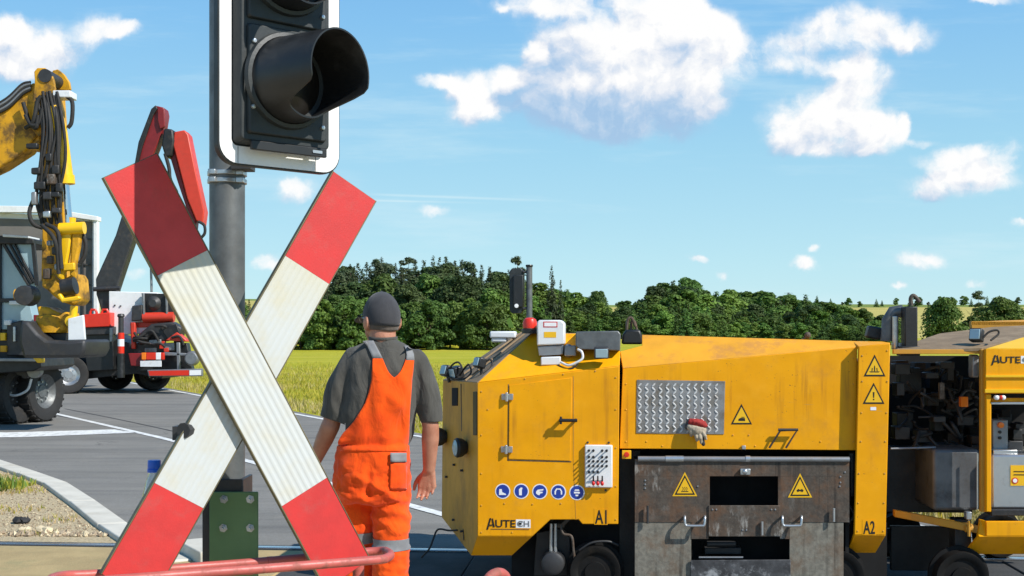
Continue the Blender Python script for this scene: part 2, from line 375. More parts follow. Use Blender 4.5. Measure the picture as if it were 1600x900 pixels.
def road_mat():
    m = bpy.data.materials.new('asphalt'); m.use_nodes = True
    t = NT(m.node_tree); b = t.n['Principled BSDF']
    g = t.new('ShaderNodeNewGeometry').outputs['Position']
    big = t.noise(g, 0.7, 5, 0.6); fine = t.noise(g, 70, 3, 0.7)
    st = t.new('ShaderNodeMapping'); t.l.new(g, st.inputs[0]); st.inputs['Rotation'].default_value = (0, 0, R(60)); st.inputs['Scale'].default_value = (0.35, 5.0, 1)
    lane = t.noise(st.outputs[0], 1.0, 4, 0.6)
    c = t.mix(t.ramp(big, 0.3, 0.7), rgba((0.185, 0.176, 0.155)), rgba((0.225, 0.213, 0.188)))
    c = t.mix(t.ramp(lane, 0.38, 0.72, 0, 0.6), c, rgba((0.12, 0.116, 0.107)))
    c = t.mix(t.ramp(fine, 0.42, 0.7, 0.0, 0.5), c, rgba((0.27, 0.265, 0.26)))
    ty = t.new('ShaderNodeMapping'); t.l.new(g, ty.inputs[0]); ty.inputs['Rotation'].default_value = (0, 0, R(58)); ty.inputs['Scale'].default_value = (0.05, 1.4, 1)
    c = t.mix(t.ramp(t.noise(ty.outputs[0], 1.0, 3, 0.5), 0.50, 0.66, 0, 0.35), c, rgba((0.10, 0.098, 0.092)))
    du = t.noise(g, 1.6, 7, 0.7)
    c = t.mix(t.ramp(du, 0.52, 0.74, 0, 0.55), c, rgba((0.27, 0.245, 0.205)))
    vo = t.new('ShaderNodeTexVoronoi', feature='DISTANCE_TO_EDGE'); vo.inputs['Scale'].default_value = 0.33
    wob = t.vm('ADD', g, t.vm('SCALE', t.noise(g, 1.4, 4, 0.6, 'Color'), scale=1.2)); t.l.new(wob, vo.inputs['Vector'])
    c = t.mix(t.m('MULTIPLY', t.ramp(vo.outputs['Distance'], 0.0, 0.006, 0.75, 0.0), t.ramp(big, 0.45, 0.6)), c, rgba((0.05, 0.048, 0.045)))
    t.l.new(c, b.inputs['Base Color']); b.inputs['Roughness'].default_value = 0.9; b.inputs['Specular IOR Level'].default_value = 0.2
    bp = t.new('ShaderNodeBump'); bp.inputs['Distance'].default_value = 0.006
    t.l.new(fine, bp.inputs['Height']); t.l.new(bp.outputs[0], b.inputs['Normal'])
    MATS['asphalt'] = m


def mark_mat():
    m = bpy.data.materials.new('road_white'); m.use_nodes = True
    t = NT(m.node_tree); b = t.n['Principled BSDF']
    g = t.new('ShaderNodeNewGeometry').outputs['Position']
    n = t.noise(g, 9, 6, 0.7)
    c = t.mix(t.ramp(n, 0.44, 0.68, 0, 0.75), rgba((0.76, 0.76, 0.73)), rgba((0.30, 0.295, 0.28)))
    c = t.mix(t.ramp(t.noise(g, 1.3, 5, 0.65), 0.5, 0.75, 0, 0.5), c, rgba((0.35, 0.34, 0.31)))
    t.l.new(c, b.inputs['Base Color']); b.inputs['Roughness'].default_value = 0.7
    MATS['road_white'] = m


def ground_mat():
    """crop fields, straw strips and far wheat, split by place"""
    m = bpy.data.materials.new('fields'); m.use_nodes = True
    t = NT(m.node_tree); b = t.n['Principled BSDF']
    g = t.new('ShaderNodeNewGeometry').outputs['Position']
    sp = t.new('ShaderNodeSeparateXYZ'); t.l.new(g, sp.inputs[0])
    n = t.noise(g, 0.11, 6, 0.65); f = t.noise(g, 3.0, 6, 0.7); ff = t.noise(g, 30.0, 4, 0.7)
    st = t.new('ShaderNodeMapping'); t.l.new(g, st.inputs[0]); st.inputs['Scale'].default_value = (0.02, 0.35, 1)
    rows = t.noise(st.outputs[0], 1.0, 4, 0.6)
    c = t.mix(t.ramp(n, 0.35, 0.65), rgba((0.385, 0.365, 0.020)), rgba((0.48, 0.42, 0.045)))
    c = t.mix(t.ramp(rows, 0.4, 0.65, 0, 0.5), c, rgba((0.27, 0.27, 0.02)))
    c = t.mix(t.ramp(f, 0.4, 0.7, 0.0, 0.5), c, rgba((0.27, 0.29, 0.025)))
    c = t.mix(t.ramp(ff, 0.5, 0.75, 0.0, 0.4), c, rgba((0.5, 0.47, 0.10)))
    far = t.mix(t.ramp(rows, 0.35, 0.65), rgba((0.50, 0.40, 0.13)), rgba((0.36, 0.33, 0.09)))
    ff2 = t.ramp(t.m('ADD', sp.outputs[1], t.m('MULTIPLY', n, 40)), 330, 350)
    c = t.mix(ff2, c, far)
    gr = t.ramp(t.m('ADD', sp.outputs[1], t.m('MULTIPLY', n, 60)), 660, 680)
    c = t.mix(gr, c, rgba((0.17, 0.22, 0.05)))
    # bare gravelly dirt on the near side of the road, by the track
    dn = t.mix(t.ramp(ff, 0.3, 0.7), rgba((0.40, 0.31, 0.18)), rgba((0.62, 0.51, 0.33)))
    dn = t.mix(t.ramp(f, 0.4, 0.7, 0, 0.6), dn, rgba((0.50, 0.41, 0.27)))
    near = t.m('MULTIPLY', t.ramp(sp.outputs[1], 15.5, 17.0, 1.0, 0.0),
               t.ramp(t.m('ADD', t.m('MULTIPLY', sp.outputs[1], 0.625), sp.outputs[0]), 3.2, 4.2, 1.0, 0.0))
    c = t.mix(near, c, dn)
    t.l.new(c, b.inputs['Base Color']); b.inputs['Roughness'].default_value = 0.95
    b.inputs['Specular IOR Level'].default_value = 0.1
    bp = t.new('ShaderNodeBump'); bp.inputs['Distance'].default_value = 0.03
    t.l.new(ff, bp.inputs['Height']); t.l.new(bp.outputs[0], b.inputs['Normal'])
    MATS['fields'] = m


def cross_white_mat():
    """ribbed retro-reflective white, a little yellowed; object Y runs along the bar"""
    m = bpy.data.materials.new('ribbed_white'); m.use_nodes = True
    t = NT(m.node_tree); b = t.n['Principled BSDF']
    tcx = t.new('ShaderNodeTexCoord')
    at = t.new('ShaderNodeAttribute'); at.attribute_name = 'bar'
    sp = t.new('ShaderNodeSeparateXYZ'); t.l.new(at.outputs['Vector'], sp.inputs[0])
    n = t.noise(at.outputs['Vector'], 9.0, 4, 0.6)
    wv = t.m('SINE', t.m('MULTIPLY', sp.outputs[0], 2 * math.pi / 0.0165))
    wv = t.ramp(wv, -1, 1, 0, 1)
    c = t.mix(t.ramp(n, 0.4, 0.7), rgba((0.52, 0.54, 0.53)), rgba((0.52, 0.505, 0.43)))
    c = t.mix(t.m('MULTIPLY', wv, 0.20), c, rgba((0.47, 0.47, 0.42)))
    low = t.ramp(t.m('ADD', t.m('MULTIPLY', sp.outputs[1], -1.0), t.m('MULTIPLY', n, .3)), 0.22, 0.55, 0.0, 0.55)
    c = t.mix(low, c, rgba((0.54, 0.49, 0.32)))
    t.l.new(c, b.inputs['Base Color']); b.inputs['Roughness'].default_value = 0.45
    bp = t.new('ShaderNodeBump'); bp.inputs['Distance'].default_value = 0.0007; bp.inputs['Strength'].default_value = 1
    t.l.new(wv, bp.inputs['Height']); t.l.new(bp.outputs[0], b.inputs['Normal'])
    MATS['ribbed_white'] = m


def leaf_mat(name, a, b_, rnd=0.25, tr=0.25):
    m = bpy.data.materials.new(name); m.use_nodes = True
    t = NT(m.node_tree); b = t.n['Principled BSDF']
    tcx = t.new('ShaderNodeTexCoord')
    n = t.noise(tcx.outputs['Object'], 1.1, 5, 0.7)
    c = t.mix(t.ramp(n, 0.35, 0.65), rgba(a), rgba(b_))
    oi = t.new('ShaderNodeObjectInfo')
    hsv = t.new('ShaderNodeHueSaturation'); t.l.new(c, hsv.inputs['Color'])
    t.l.new(t.ramp(oi.outputs['Random'], 0, 1, 1 - rnd, 1 + rnd, False), hsv.inputs['Value'])
    t.l.new(t.ramp(t.m('FRACT', t.m('MULTIPLY', oi.outputs['Random'], 9.7)), 0, 1, 0.48, 0.515, False), hsv.inputs['Hue'])
    t.l.new(hsv.outputs[0], b.inputs['Base Color'])
    b.inputs['Roughness'].default_value = 0.6; b.inputs['Specular IOR Level'].default_value = 0.25
    td = t.new('ShaderNodeBsdfTranslucent'); t.l.new(hsv.outputs[0], td.inputs[0])
    mx = t.new('ShaderNodeMixShader'); mx.inputs[0].default_value = tr
    t.l.new(b.outputs[0], mx.inputs[1]); t.l.new(td.outputs[0], mx.inputs[2])
    t.l.new(mx.outputs[0], t.n['Material Output'].inputs[0])
    MATS[name] = m


def tread_plate_mat():
    """chequer plate: raised bars alternating in direction"""
    m = bpy.data.materials.new('chequer_plate'); m.use_nodes = True
    t = NT(m.node_tree); b = t.n['Principled BSDF']
    tcx = t.new('ShaderNodeTexCoord')
    n = t.noise(tcx.outputs['Object'], 12, 5, 0.6)
    c = t.mix(t.ramp(n, 0.4, 0.7), rgba((0.27, 0.27, 0.27)), rgba((0.17, 0.145, 0.115)))
    t.l.new(c, b.inputs['Base Color']); b.inputs['Metallic'].default_value = 0.35
    b.inputs['Roughness'].default_value = 0.5
    MATS['chequer_plate'] = m


def fabric_mat(name, a, b_, scale=5, bump=0.004, bs=14):
    m = bpy.data.materials.new(name); m.use_nodes = True
    t = NT(m.node_tree); b = t.n['Principled BSDF']
    tcx = t.new('ShaderNodeTexCoord'); co = tcx.outputs['Object']
    n = t.noise(co, scale, 5, 0.6); wv = t.noise(co, 400, 2, 0.6)
    c = t.mix(t.ramp(n, 0.35, 0.7), rgba(a), rgba(b_))
    c = t.mix(t.ramp(wv, 0.4, 0.6, 0, .25), c, rgba(tuple(x * .75 for x in a)))
    t.l.new(c, b.inputs['Base Color']); b.inputs['Roughness'].default_value = 0.9
    b.inputs['Specular IOR Level'].default_value = 0.2
    b.inputs['Sheen Weight'].default_value = 0.15
    st = t.new('ShaderNodeMapping'); t.l.new(co, st.inputs[0]); st.inputs['Scale'].default_value = (1.0, 1.0, 0.55)
    fold = t.noise(st.outputs[0], bs, 4, 0.5, dist=1.2)
    bp = t.new('ShaderNodeBump'); bp.inputs['Distance'].default_value = bump
    t.l.new(fold, bp.inputs['Height'])
    b2 = t.new('ShaderNodeBump'); b2.inputs['Distance'].default_value = 0.0006
    t.l.new(wv, b2.inputs['Height']); t.l.new(bp.outputs[0], b2.inputs['Normal'])
    t.l.new(b2.outputs[0], b.inputs['Normal'])
    MATS[name] = m


def skin_mat():
    m = bpy.data.materials.new('skin'); m.use_nodes = True
    t = NT(m.node_tree); b = t.n['Principled BSDF']
    tcx = t.new('ShaderNodeTexCoord'); co = tcx.outputs['Object']
    n = t.noise(co, 14, 5, 0.6); f = t.noise(co, 160, 3, 0.6)
    c = t.mix(t.ramp(n, 0.35, 0.7), rgba((0.44, 0.20, 0.125)), rgba((0.36, 0.145, 0.085)))
    t.l.new(c, b.inputs['Base Color']); b.inputs['Roughness'].default_value = 0.5
    b.inputs['Subsurface Weight'].default_value = 0.08
    b.inputs['Subsurface Radius'].default_value = (0.01, 0.004, 0.002)
    bp = t.new('ShaderNodeBump'); bp.inputs['Distance'].default_value = 0.0012
    t.l.new(f, bp.inputs['Height']); t.l.new(bp.outputs[0], b.inputs['Normal'])
    MATS['skin'] = m


road_mat(); mark_mat(); ground_mat(); cross_white_mat(); tread_plate_mat(); skin_mat()
leaf_mat('leaf_mid', (0.075, 0.135, 0.028), (0.125, 0.205, 0.042), .3)
leaf_mat('leaf_bright', (0.095, 0.175, 0.030), (0.155, 0.255, 0.045), .3)
leaf_mat('leaf_dark', (0.045, 0.080, 0.026), (0.080, 0.120, 0.036), 0.25)
leaf_mat('needle_dark', (0.040, 0.062, 0.028), (0.070, 0.098, 0.038), 0.3, 0.1)
leaf_mat('needle_young', (0.070, 0.135, 0.030), (0.105, 0.190, 0.042), 0.3, 0.15)
leaf_mat('grass_blade', (0.41, 0.38, 0.025), (0.57, 0.49, 0.09), 0.0, 0.3)
leaf_mat('grass_green', (0.22, 0.27, 0.025), (0.42, 0.38, 0.05), 0.0, 0.3)
leaf_mat('dry_straw', (0.55, 0.43, 0.20), (0.42, 0.33, 0.14), 0.0, 0.2)
fabric_mat('tshirt_grey', (0.080, 0.076, 0.067), (0.052, 0.050, 0.045), 7, 0.014, 11)
fabric_mat('cap_grey', (0.055, 0.055, 0.060), (0.040, 0.040, 0.045), 12, 0.001, 40)
fabric_mat('orange_cloth', (0.90, 0.092, 0.003), (0.76, 0.060, 0.003), 6, 0.009, 14)
fabric_mat('grey_band', (0.23, 0.235, 0.24), (0.17, 0.17, 0.18), 10, 0.002, 20)
fabric_mat('glove_cloth', (0.45, 0.38, 0.28), (0.30, 0.25, 0.19), 20, 0.003, 40)
fabric_mat('hair_grey', (0.10, 0.08, 0.065), (0.16, 0.13, 0.11), 30, 0.001, 80)


# ------------------------------------------------------------------ mesh builder
FR = {}     # frame of every thing and part


class MB:
    def __init__(s): s.v = []; s.f = []; s.mi = []; s.cur = 0
    def _add(s, vs, fs):
        o = len(s.v); s.v += [Vector(x) for x in vs]
        for f in fs: s.f.append([o + i for i in f]); s.mi.append(s.cur)
        return s
    def poly(s, pts): return s._add(pts, [list(range(len(pts)))])
    def box(s, c, size, Rm=None):
        c = Vector(c); h = [x / 2 for x in size]; vs = []
        for x in (-1, 1):
            for y in (-1, 1):
                for z in (-1, 1):
                    q = Vector((x * h[0], y * h[1], z * h[2]))
                    vs.append(c + (Rm @ q if Rm else q))
        return s._add(vs, [[0, 1, 3, 2], [4, 6, 7, 5], [0, 4, 5, 1], [2, 3, 7, 6], [0, 2, 6, 4], [1, 5, 7, 3]])
    def span(s, a, b):
        a = Vector(a); b = Vector(b)
        return s.box((a + b) / 2, [abs(b[i] - a[i]) for i in range(3)])
    def prism(s, pts, ext):
        pts = [Vector(q) for q in pts]; ext = Vector(ext) if not callable(ext) else ext
        n = len(pts)
        top = [q + ext for q in pts]
        fs = [list(range(n))[::-1], list(range(n, 2 * n))] + [[i, (i + 1) % n, n + (i + 1) % n, n + i] for i in range(n)]
        return s._add(pts + top, fs)
    def loft2(s, a, b):
        n = len(a)
        return s._add(list(a) + list(b), [list(range(n))[::-1], list(range(n, 2 * n))] + [[i, (i + 1) % n, n + (i + 1) % n, n + i] for i in range(n)])
    def tube(s, pts, r, n=10, closed=False, caps=True):
        pts = [Vector(q) for q in pts]; N = len(pts)
        rs = r if isinstance(r, (list, tuple)) else [r] * N
        tang = []
        for i in range(N):
            if closed: d = pts[(i + 1) % N] - pts[i - 1]
            else: d = pts[min(i + 1, N - 1)] - pts[max(i - 1, 0)]
            tang.append(d.normalized())
        u = tang[0].orthogonal().normalized(); vs = []
        for i in range(N):
            u = (u - tang[i] * u.dot(tang[i])).normalized(); v = tang[i].cross(u)
            for k in range(n):
                a = 2 * math.pi * k / n
                vs.append(pts[i] + (u * math.cos(a) + v * math.sin(a)) * rs[i])
        fs = []
        for i in range(N if closed else N - 1):
            j = (i + 1) % N
            off = 0
            if closed and j == 0:       # find best rotation to close
                best = min(range(n), key=lambda q: (vs[q] - vs[i * n]).length); off = best
            for k in range(n):
                fs.append([i * n + k, i * n + (k + 1) % n, j * n + (k + 1 + off) % n, j * n + (k + off) % n])
        if caps and not closed:
            fs.append(list(range(n))[::-1]); fs.append([(N - 1) * n + k for k in range(n)])
        return s._add(vs, fs)
    def cyl(s, p0, p1, r0, r1=None, n=16): return s.tube([p0, p1], [r0, r0 if r1 is None else r1], n)
    def lathe(s, o, axis, prof, n=24, caps=False):
        o = Vector(o); ax = Vector(axis).normalized(); u = ax.orthogonal().normalized(); v = ax.cross(u); vs = []
        for (r, h) in prof:
            for k in range(n):
                a = 2 * math.pi * k / n
                vs.append(o + ax * h + (u * math.cos(a) + v * math.sin(a)) * r)
        fs = []
        for i in range(len(prof) - 1):
            for k in range(n): fs.append([i * n + k, i * n + (k + 1) % n, (i + 1) * n + (k + 1) % n, (i + 1) * n + k])
        if caps: fs.append(list(range(n))[::-1]); fs.append([(len(prof) - 1) * n + k for k in range(n)])
        return s._add(vs, fs)
    def ball(s, c, r, nu=16, nv=10, Rm=None):
        c = Vector(c); r = (r, r, r) if not isinstance(r, (tuple, list)) else r
        vs = [Vector((0, 0, r[2]))]; fs = []
        for j in range(1, nv):
            t = math.pi * j / nv
            for k in range(nu):
                a = 2 * math.pi * k / nu
                vs.append(Vector((r[0] * math.sin(t) * math.cos(a), r[1] * math.sin(t) * math.sin(a), r[2] * math.cos(t))))
        vs.append(Vector((0, 0, -r[2])))
        for k in range(nu): fs.append([0, 1 + k, 1 + (k + 1) % nu])
        for j in range(nv - 2):
            for k in range(nu):
                a = 1 + j * nu
                fs.append([a + k, a + nu + k, a + nu + (k + 1) % nu, a + (k + 1) % nu])
        L = len(vs) - 1
        for k in range(nu): fs.append([L, 1 + (nv - 2) * nu + (k + 1) % nu, 1 + (nv - 2) * nu + k])
        return s._add([c + (Rm @ q if Rm else q) for q in vs], fs)
    def grid(s, rows, closed=False):
        n = len(rows[0]); vs = [q for r_ in rows for q in r_]; fs = []
        for i in range(len(rows) - 1):
            for k in range(n if closed else n - 1):
                fs.append([i * n + k, i * n + (k + 1) % n, (i + 1) * n + (k + 1) % n, (i + 1) * n + k])
        return s._add(vs, fs)
    def build(s, name, mat, parent=None, bevel=0.0, smooth=35, local=False, loc=None, weld=True, recalc=True):
        me = bpy.data.meshes.new(name)
        fr = FR[parent] if parent is not None else (Matrix.Translation(loc) if loc is not None else Matrix.Identity(4))
        inv = fr.inverted()
        vs = [q if local else inv @ q for q in s.v]
        me.from_pydata([tuple(q) for q in vs], [], s.f)
        if weld or recalc:
            bm = bmesh.new(); bm.from_mesh(me)
            if weld: bmesh.ops.remove_doubles(bm, verts=bm.verts, dist=1e-5)
            if recalc: bmesh.ops.recalc_face_normals(bm, faces=bm.faces)
            if len(bm.faces) == len(s.mi):
                bm.to_mesh(me)
                bm.free()
            else:
                bm.to_mesh(me); bm.free()
        mats = mat if isinstance(mat, (list, tuple)) else [mat]
        for m in mats: me.materials.append(MATS[m])
        if len(mats) > 1 and len(me.polygons) == len(s.mi):
            me.polygons.foreach_set('material_index', s.mi)
        if smooth:
            me.shade_smooth(); me.set_sharp_from_angle(angle=R(smooth))
        o = bpy.data.objects.new(name, me); COL.objects.link(o)
        if parent is not None: o.parent = parent
        elif loc is not None: o.location = loc
        FR[o] = fr
        if bevel:
            md = o.modifiers.new('bevel', 'BEVEL'); md.width = bevel; md.segments = 2; md.limit_method = 'ANGLE'; md.angle_limit = R(40)
        return o


def tag(o, label=None, cat=None, group=None, kind=None):
    if label: o['label'] = label
    if cat: o['category'] = cat
    if group: o['group'] = group
    if kind: o['kind'] = kind
    return o


def thing(name, label, cat, loc=(0, 0, 0), rz=0.0, group=None):
    o = bpy.data.objects.new(name, None); COL.objects.link(o)
    o.empty_display_size = 0.2
    o.location = loc; o.rotation_euler = (0, 0, rz)
    FR[o] = Matrix.Translation(loc) @ Matrix.Rotation(rz, 4, 'Z')
    return tag(o, label, cat, group)


def struct(o): return tag(o, kind='structure')


def copy_thing(o, parent=None):
    c = o.copy(); COL.objects.link(c)
    if parent is not None: c.parent = parent
    for ch in list(o.children): copy_thing(ch, c)
    FR[c] = FR.get(o, Matrix.Identity(4)).copy()
    return c


def lettering(body, name, mat, parent, o, xd, up, width, height, depth=0.0015, shear=0.0):
    """solid letters with their lower left corner at o (parent frame), squeezed to width x height"""
    cu = bpy.data.curves.new(name, 'FONT'); cu.body = body; cu.extrude = 0.02; cu.shear = shear; cu.offset = 0.012
    ob = bpy.data.objects.new(name, cu); COL.objects.link(ob)
    dg = bpy.context.evaluated_depsgraph_get(); dg.update()
    me = bpy.data.meshes.new_from_object(ob.evaluated_get(dg))
    bpy.data.objects.remove(ob); bpy.data.curves.remove(cu)
    co = np.array([v.co[:] for v in me.vertices]); lo = co.min(0); hi = co.max(0)
    xd = Vector(xd).normalized(); up = Vector(up).normalized(); nz = xd.cross(up)
    for v in me.vertices:
        a = (v.co.x - lo[0]) / (hi[0] - lo[0]) * width; b = (v.co.y - lo[1]) / (hi[1] - lo[1]) * height
        c = (v.co.z - lo[2]) / (hi[2] - lo[2]) * depth
        v.co = Vector(o) + xd * a + up * b + nz * c
    me.materials.clear(); me.materials.append(MATS[mat])
    ob = bpy.data.objects.new(name, me); COL.objects.link(ob); ob.parent = parent
    FR[ob] = FR[parent]
    return ob


def bez(p, n=12):
    """smooth curve through points (Catmull-Rom)"""
    p = [Vector(q) for q in p]; out = []
    q = [p[0] * 2 - p[1]] + p + [p[-1] * 2 - p[-2]]
    for i in range(1, len(q) - 2):
        for k in range(n):
            t = k / n
            a, b, c, d = q[i - 1], q[i], q[i + 1], q[i + 2]
            out.append(0.5 * ((2 * b) + (c - a) * t + (2 * a - 5 * b + 4 * c - d) * t * t + (3 * b - a - 3 * c + d) * t ** 3))
    out.append(p[-1])
    return out

# ================================================================== THE SETTING
def terrain(x, y):
    """flat by the crossing, a wooded rise behind the field, a farmed hillside far to the right"""
    h = 0.0
    s1 = min(max((y - 118) / 70.0, 0), 1); s1 = s1 * s1 * (3 - 2 * s1)
    lx = 1.0 / (1.0 + math.exp((x - 8) / 9.0))
    h += 3.6 * s1 * lx
    s2 = min(max((y - 260) / 560.0, 0), 1); s2 = s2 * s2 * (3 - 2 * s2)
    h += 22.0 * s2
    rx = math.exp(-((x - 36) / 32.0) ** 2) * math.exp(-((y - 300) / 90.0) ** 2)
    h += 2.5 * rx
    if y > 130: h += 0.35 * math.sin(x * 0.03 + y * 0.011) * min(1, (y - 130) / 100)
    return h


xs = sorted(set(list(np.linspace(-1500, -160, 14)) + list(np.linspace(-160, 260, 85)) + list(np.linspace(260, 1600, 14))))
ys = sorted(set(list(np.linspace(-60, 100, 17)) + list(np.linspace(100, 420, 65)) + list(np.linspace(420, 900, 33)) + list(np.linspace(900, 4000, 12))))
g = MB(); g.grid([[Vector((x, y, terrain(x, y))) for x in xs] for y in ys])
struct(g.build('ground', 'fields', weld=False))

# ---- track frame: the line of the rails, right end a little nearer
TH = R(4.8)
OX, OY = 60 * 7.0 / F, 7.0
EX = Vector((math.cos(TH), -math.sin(TH), 0)); EY = Vector((math.sin(TH), math.cos(TH), 0))


def TL(x, y, z=0.0):
    return Vector((OX, OY, 0)) + EX * x + EY * y + Vector((0, 0, z))


def Q(px, py, yl):
    """photo pixel to track-frame coordinates (x along the rails, yl behind the machine's front, z up)"""
    u = (px - 800) / F; v = -(py - H0) / F
    t = (yl + OX * math.sin(TH) + OY * math.cos(TH)) / (u * math.sin(TH) + math.cos(TH))
    return Vector(((t * u - OX) * math.cos(TH) - (t - OY) * math.sin(TH), yl, CH + t * v))


RAIL_F = 1.56; RAIL_N = RAIL_F - 1.505      # rail centre lines, track frame

# ---- road: photo edges unprojected to the ground
far_e = [Vector((-60, 129.5, 0)), Vector((-28, 68.8, 0)), G(300, 617), G(470, 650), G(690, 690)]
d_ = (far_e[-1] - far_e[-2]).normalized()
far_e += [far_e[-1] + d_ * 12, far_e[-1] + d_ * 40]
near_e = [Vector((-58, 110, 0)), Vector((-24, 45.5, 0)), G(-140, 690), G(0, 721), G(60, 741), G(105, 757), G(150, 786), G(200, 822), G(300, 880)]
d_ = Vector((0.53, -0.848, 0))
near_e += [near_e[-1] + d_ * 6, near_e[-1] + d_ * 30]


def strip(name, left, right, z, mat, n=60):
    def res(pl):
        L = [0]
        for a, b in zip(pl[:-1], pl[1:]): L.append(L[-1] + (b - a).length)
        out = []
        for i in range(n + 1):
            t = i / n * L[-1]
            k = max(j for j in range(len(L)) if L[j] <= t + 1e-9); k = min(k, len(pl) - 2)
            out.append(pl[k].lerp(pl[k + 1], (t - L[k]) / (L[k + 1] - L[k])))
        return out
    a = res(left); b = res(right); m = MB()
    m.grid([[Vector((p.x, p.y, z)) for p in a], [Vector((p.x, p.y, z)) for p in b]])
    return struct(m.build(name, mat, weld=False))


out_n = Vector((0.868, 0.497, 0))           # away from the road on the far side
strip('road', near_e, [p + out_n * 0.30 for p in far_e], 0.006, 'asphalt', 160)
strip('edge_line', [p - out_n * 0.02 for p in far_e], [p + out_n * 0.10 for p in far_e], 0.012, 'road_white')
ctr = [G(-160, 590), G(75, 644.5), G(265, 688), G(690, 805)]
ctr[0] = ctr[1] + (ctr[1] - ctr[2]).normalized() * 60
ctr.append(ctr[-1] + (ctr[-1] - ctr[-2]).normalized() * 1.0)
strip('centre_line', [p - out_n * 0.06 for p in ctr], [p + out_n * 0.06 for p in ctr], 0.012, 'road_white')
m = MB(); m.poly([q + Vector((0, 0, .012)) for q in (G(-40, 676.5), G(20, 676.5), G(178, 672), G(214, 677), G(40, 684), G(-40, 685))])
struct(m.build('stop_line', 'road_white'))
# long dark sealed joints in the asphalt
for k, pl in enumerate(([G(96, 640), G(180, 657), G(275, 678)], [G(80, 652), G(160, 668), G(280, 700)])):
    pl = bez([p + Vector((0.0, 0.15 * (k + 1), 0)) for p in pl], 6)
    m = MB(); m.grid([[p + Vector((0, 0, .009)) for p in pl], [p + Vector((0.02, .035, .009)) for p in pl]])
    struct(m.build('asphalt_joint', 'rubber', weld=False))

# ---- kerb on the near side of the road
kw = 0.24
m = MB()
for a, b in zip(near_e[1:-2], near_e[2:-1]):
    d = (b - a); L = d.length; nseg = max(1, int(L / 1.0)); n_ = Vector((-d.y, d.x, 0)).normalized() * -1
    if n_.x > 0: n_ = -n_
    for i in range(nseg):
        p = a.lerp(b, i / nseg) + d.normalized() * 0.004; q = a.lerp(b, (i + 1) / nseg) - d.normalized() * 0.004
        if (p - Vector((OX, OY, 0))).dot(EY) < RAIL_F + 0.3 and (q - Vector((OX, OY, 0))).dot(EY) < RAIL_F + 0.3: continue
        m.loft2([p + Vector((0, 0, -.1)), p + n_ * kw + Vector((0, 0, -.1)), p + n_ * kw + Vector((0, 0, .040)), p + Vector((0, 0, .028))],
                [q + Vector((0, 0, -.1)), q + n_ * kw + Vector((0, 0, -.1)), q + n_ * kw + Vector((0, 0, .040)), q + Vector((0, 0, .028))])
struct(m.build('kerb', 'kerb_stone', bevel=0.012, weld=False))

# ---- crossing slabs between the rails, and the two rails
m = MB()
x = -9.0; random.seed(3)
while x < 9:
    L = 1.2
    if x + L < -2.2 or x > -1e9:
        a = TL(x + .006, RAIL_N + .10); b = TL(x + L - .006, RAIL_N + .10); c = TL(x + L - .006, RAIL_F - .10); d = TL(x + .006, RAIL_F - .10)
        m.prism([q + Vector((0, 0, -.1)) for q in (a, b, c, d)], (0, 0, .118 + random.uniform(-.003, .003)))
    x += L
pbr('crossing_slab', (0.43, 0.315, 0.145), 0.9, var=0.12, vscale=3, dirt=(0.27, 0.235, 0.11), dirt_amt=0.8, dscale=2.6, bump=0.006, bscale=45)
MATS['slab_shaded'] = pbr('slab_shaded', (0.055, 0.053, 0.05), 0.9, var=0.15, vscale=3, bump=0.006, bscale=45)  # dark asphalt deck, colour lowered further for the machine's shadow
sl_b = MB(); sl_d = MB()
for f in range(0, len(m.v), 8):
    mid = sum((m.v[f + i] for i in range(8)), Vector()) / 8
    tgt = sl_b if (mid - Vector((OX, OY, 0))).dot(EX) < -1.7 else sl_d
    tgt._add(m.v[f:f + 8], [[3, 2, 1, 0], [4, 5, 6, 7]] + [[i, (i + 1) % 4, 4 + (i + 1) % 4, 4 + i] for i in range(4)])
struct(sl_b.build('crossing_slab', 'crossing_slab', bevel=.008, weld=False))
struct(sl_d.build('crossing_deck', 'slab_shaded', bevel=.008, weld=False))
for k, yl in enumerate((RAIL_F, RAIL_N)):
    m = MB()
    prof = [(-.075, -.14), (.075, -.14), (.075, -.125), (.012, -.11), (.012, -.02), (.035, -.015), (.035, .022), (-.035, .022), (-.035, -.015), (-.012, -.02), (-.012, -.11), (-.075, -.125)]
    m.loft2([TL(-14, yl + a, b) for a, b in prof], [TL(16, yl + a, b) for a, b in prof])
    o = m.build('rail', 'rail_head', bevel=.004)
    tag(o, ['far steel rail of the track, shining beyond the crossing slabs', 'near steel rail of the track, under the yellow rail machine'][k], 'rail', 'rails of the crossing track')
    m = MB(); m.prism([TL(-14, yl + .045, .0075), TL(16, yl + .045, .0075), TL(16, yl + .11, .0075), TL(-14, yl + .11, .0075)], (0, 0, .004))
    m.prism([TL(-14, yl - .11, .0075), TL(16, yl - .11, .0075), TL(16, yl - .045, .0075), TL(-14, yl - .045, .0075)], (0, 0, .004))
    struct(m.build('flangeway', 'void'))
# a light concrete end stone of the kerb inside the track
m = MB(); p = G(318, 873); m.box(p + Vector((0, 0, .05)), (.55, .22, .10), Matrix.Rotation(R(-58), 3, 'Z'))
tag(m.build('kerb_stone', 'kerb_stone', bevel=.01), 'pale loose kerb stone on the track slabs behind the red striped cross', 'kerb stone')

# ---- gravel on the bare corner, a few bigger stones, weeds
def patch_inside(p):
    if p.y > 15.2 or p.y < 9.3: return False
    if (p - Vector((OX, OY, 0))).dot(EY) < RAIL_F + .12: return False
    for a, b in zip(near_e[1:-1], near_e[2:]):
        if min(a.y, b.y) <= p.y <= max(a.y, b.y):
            t = (p.y - a.y) / (b.y - a.y); return p.x < a.x + (b.x - a.x) * t - .30
    return False


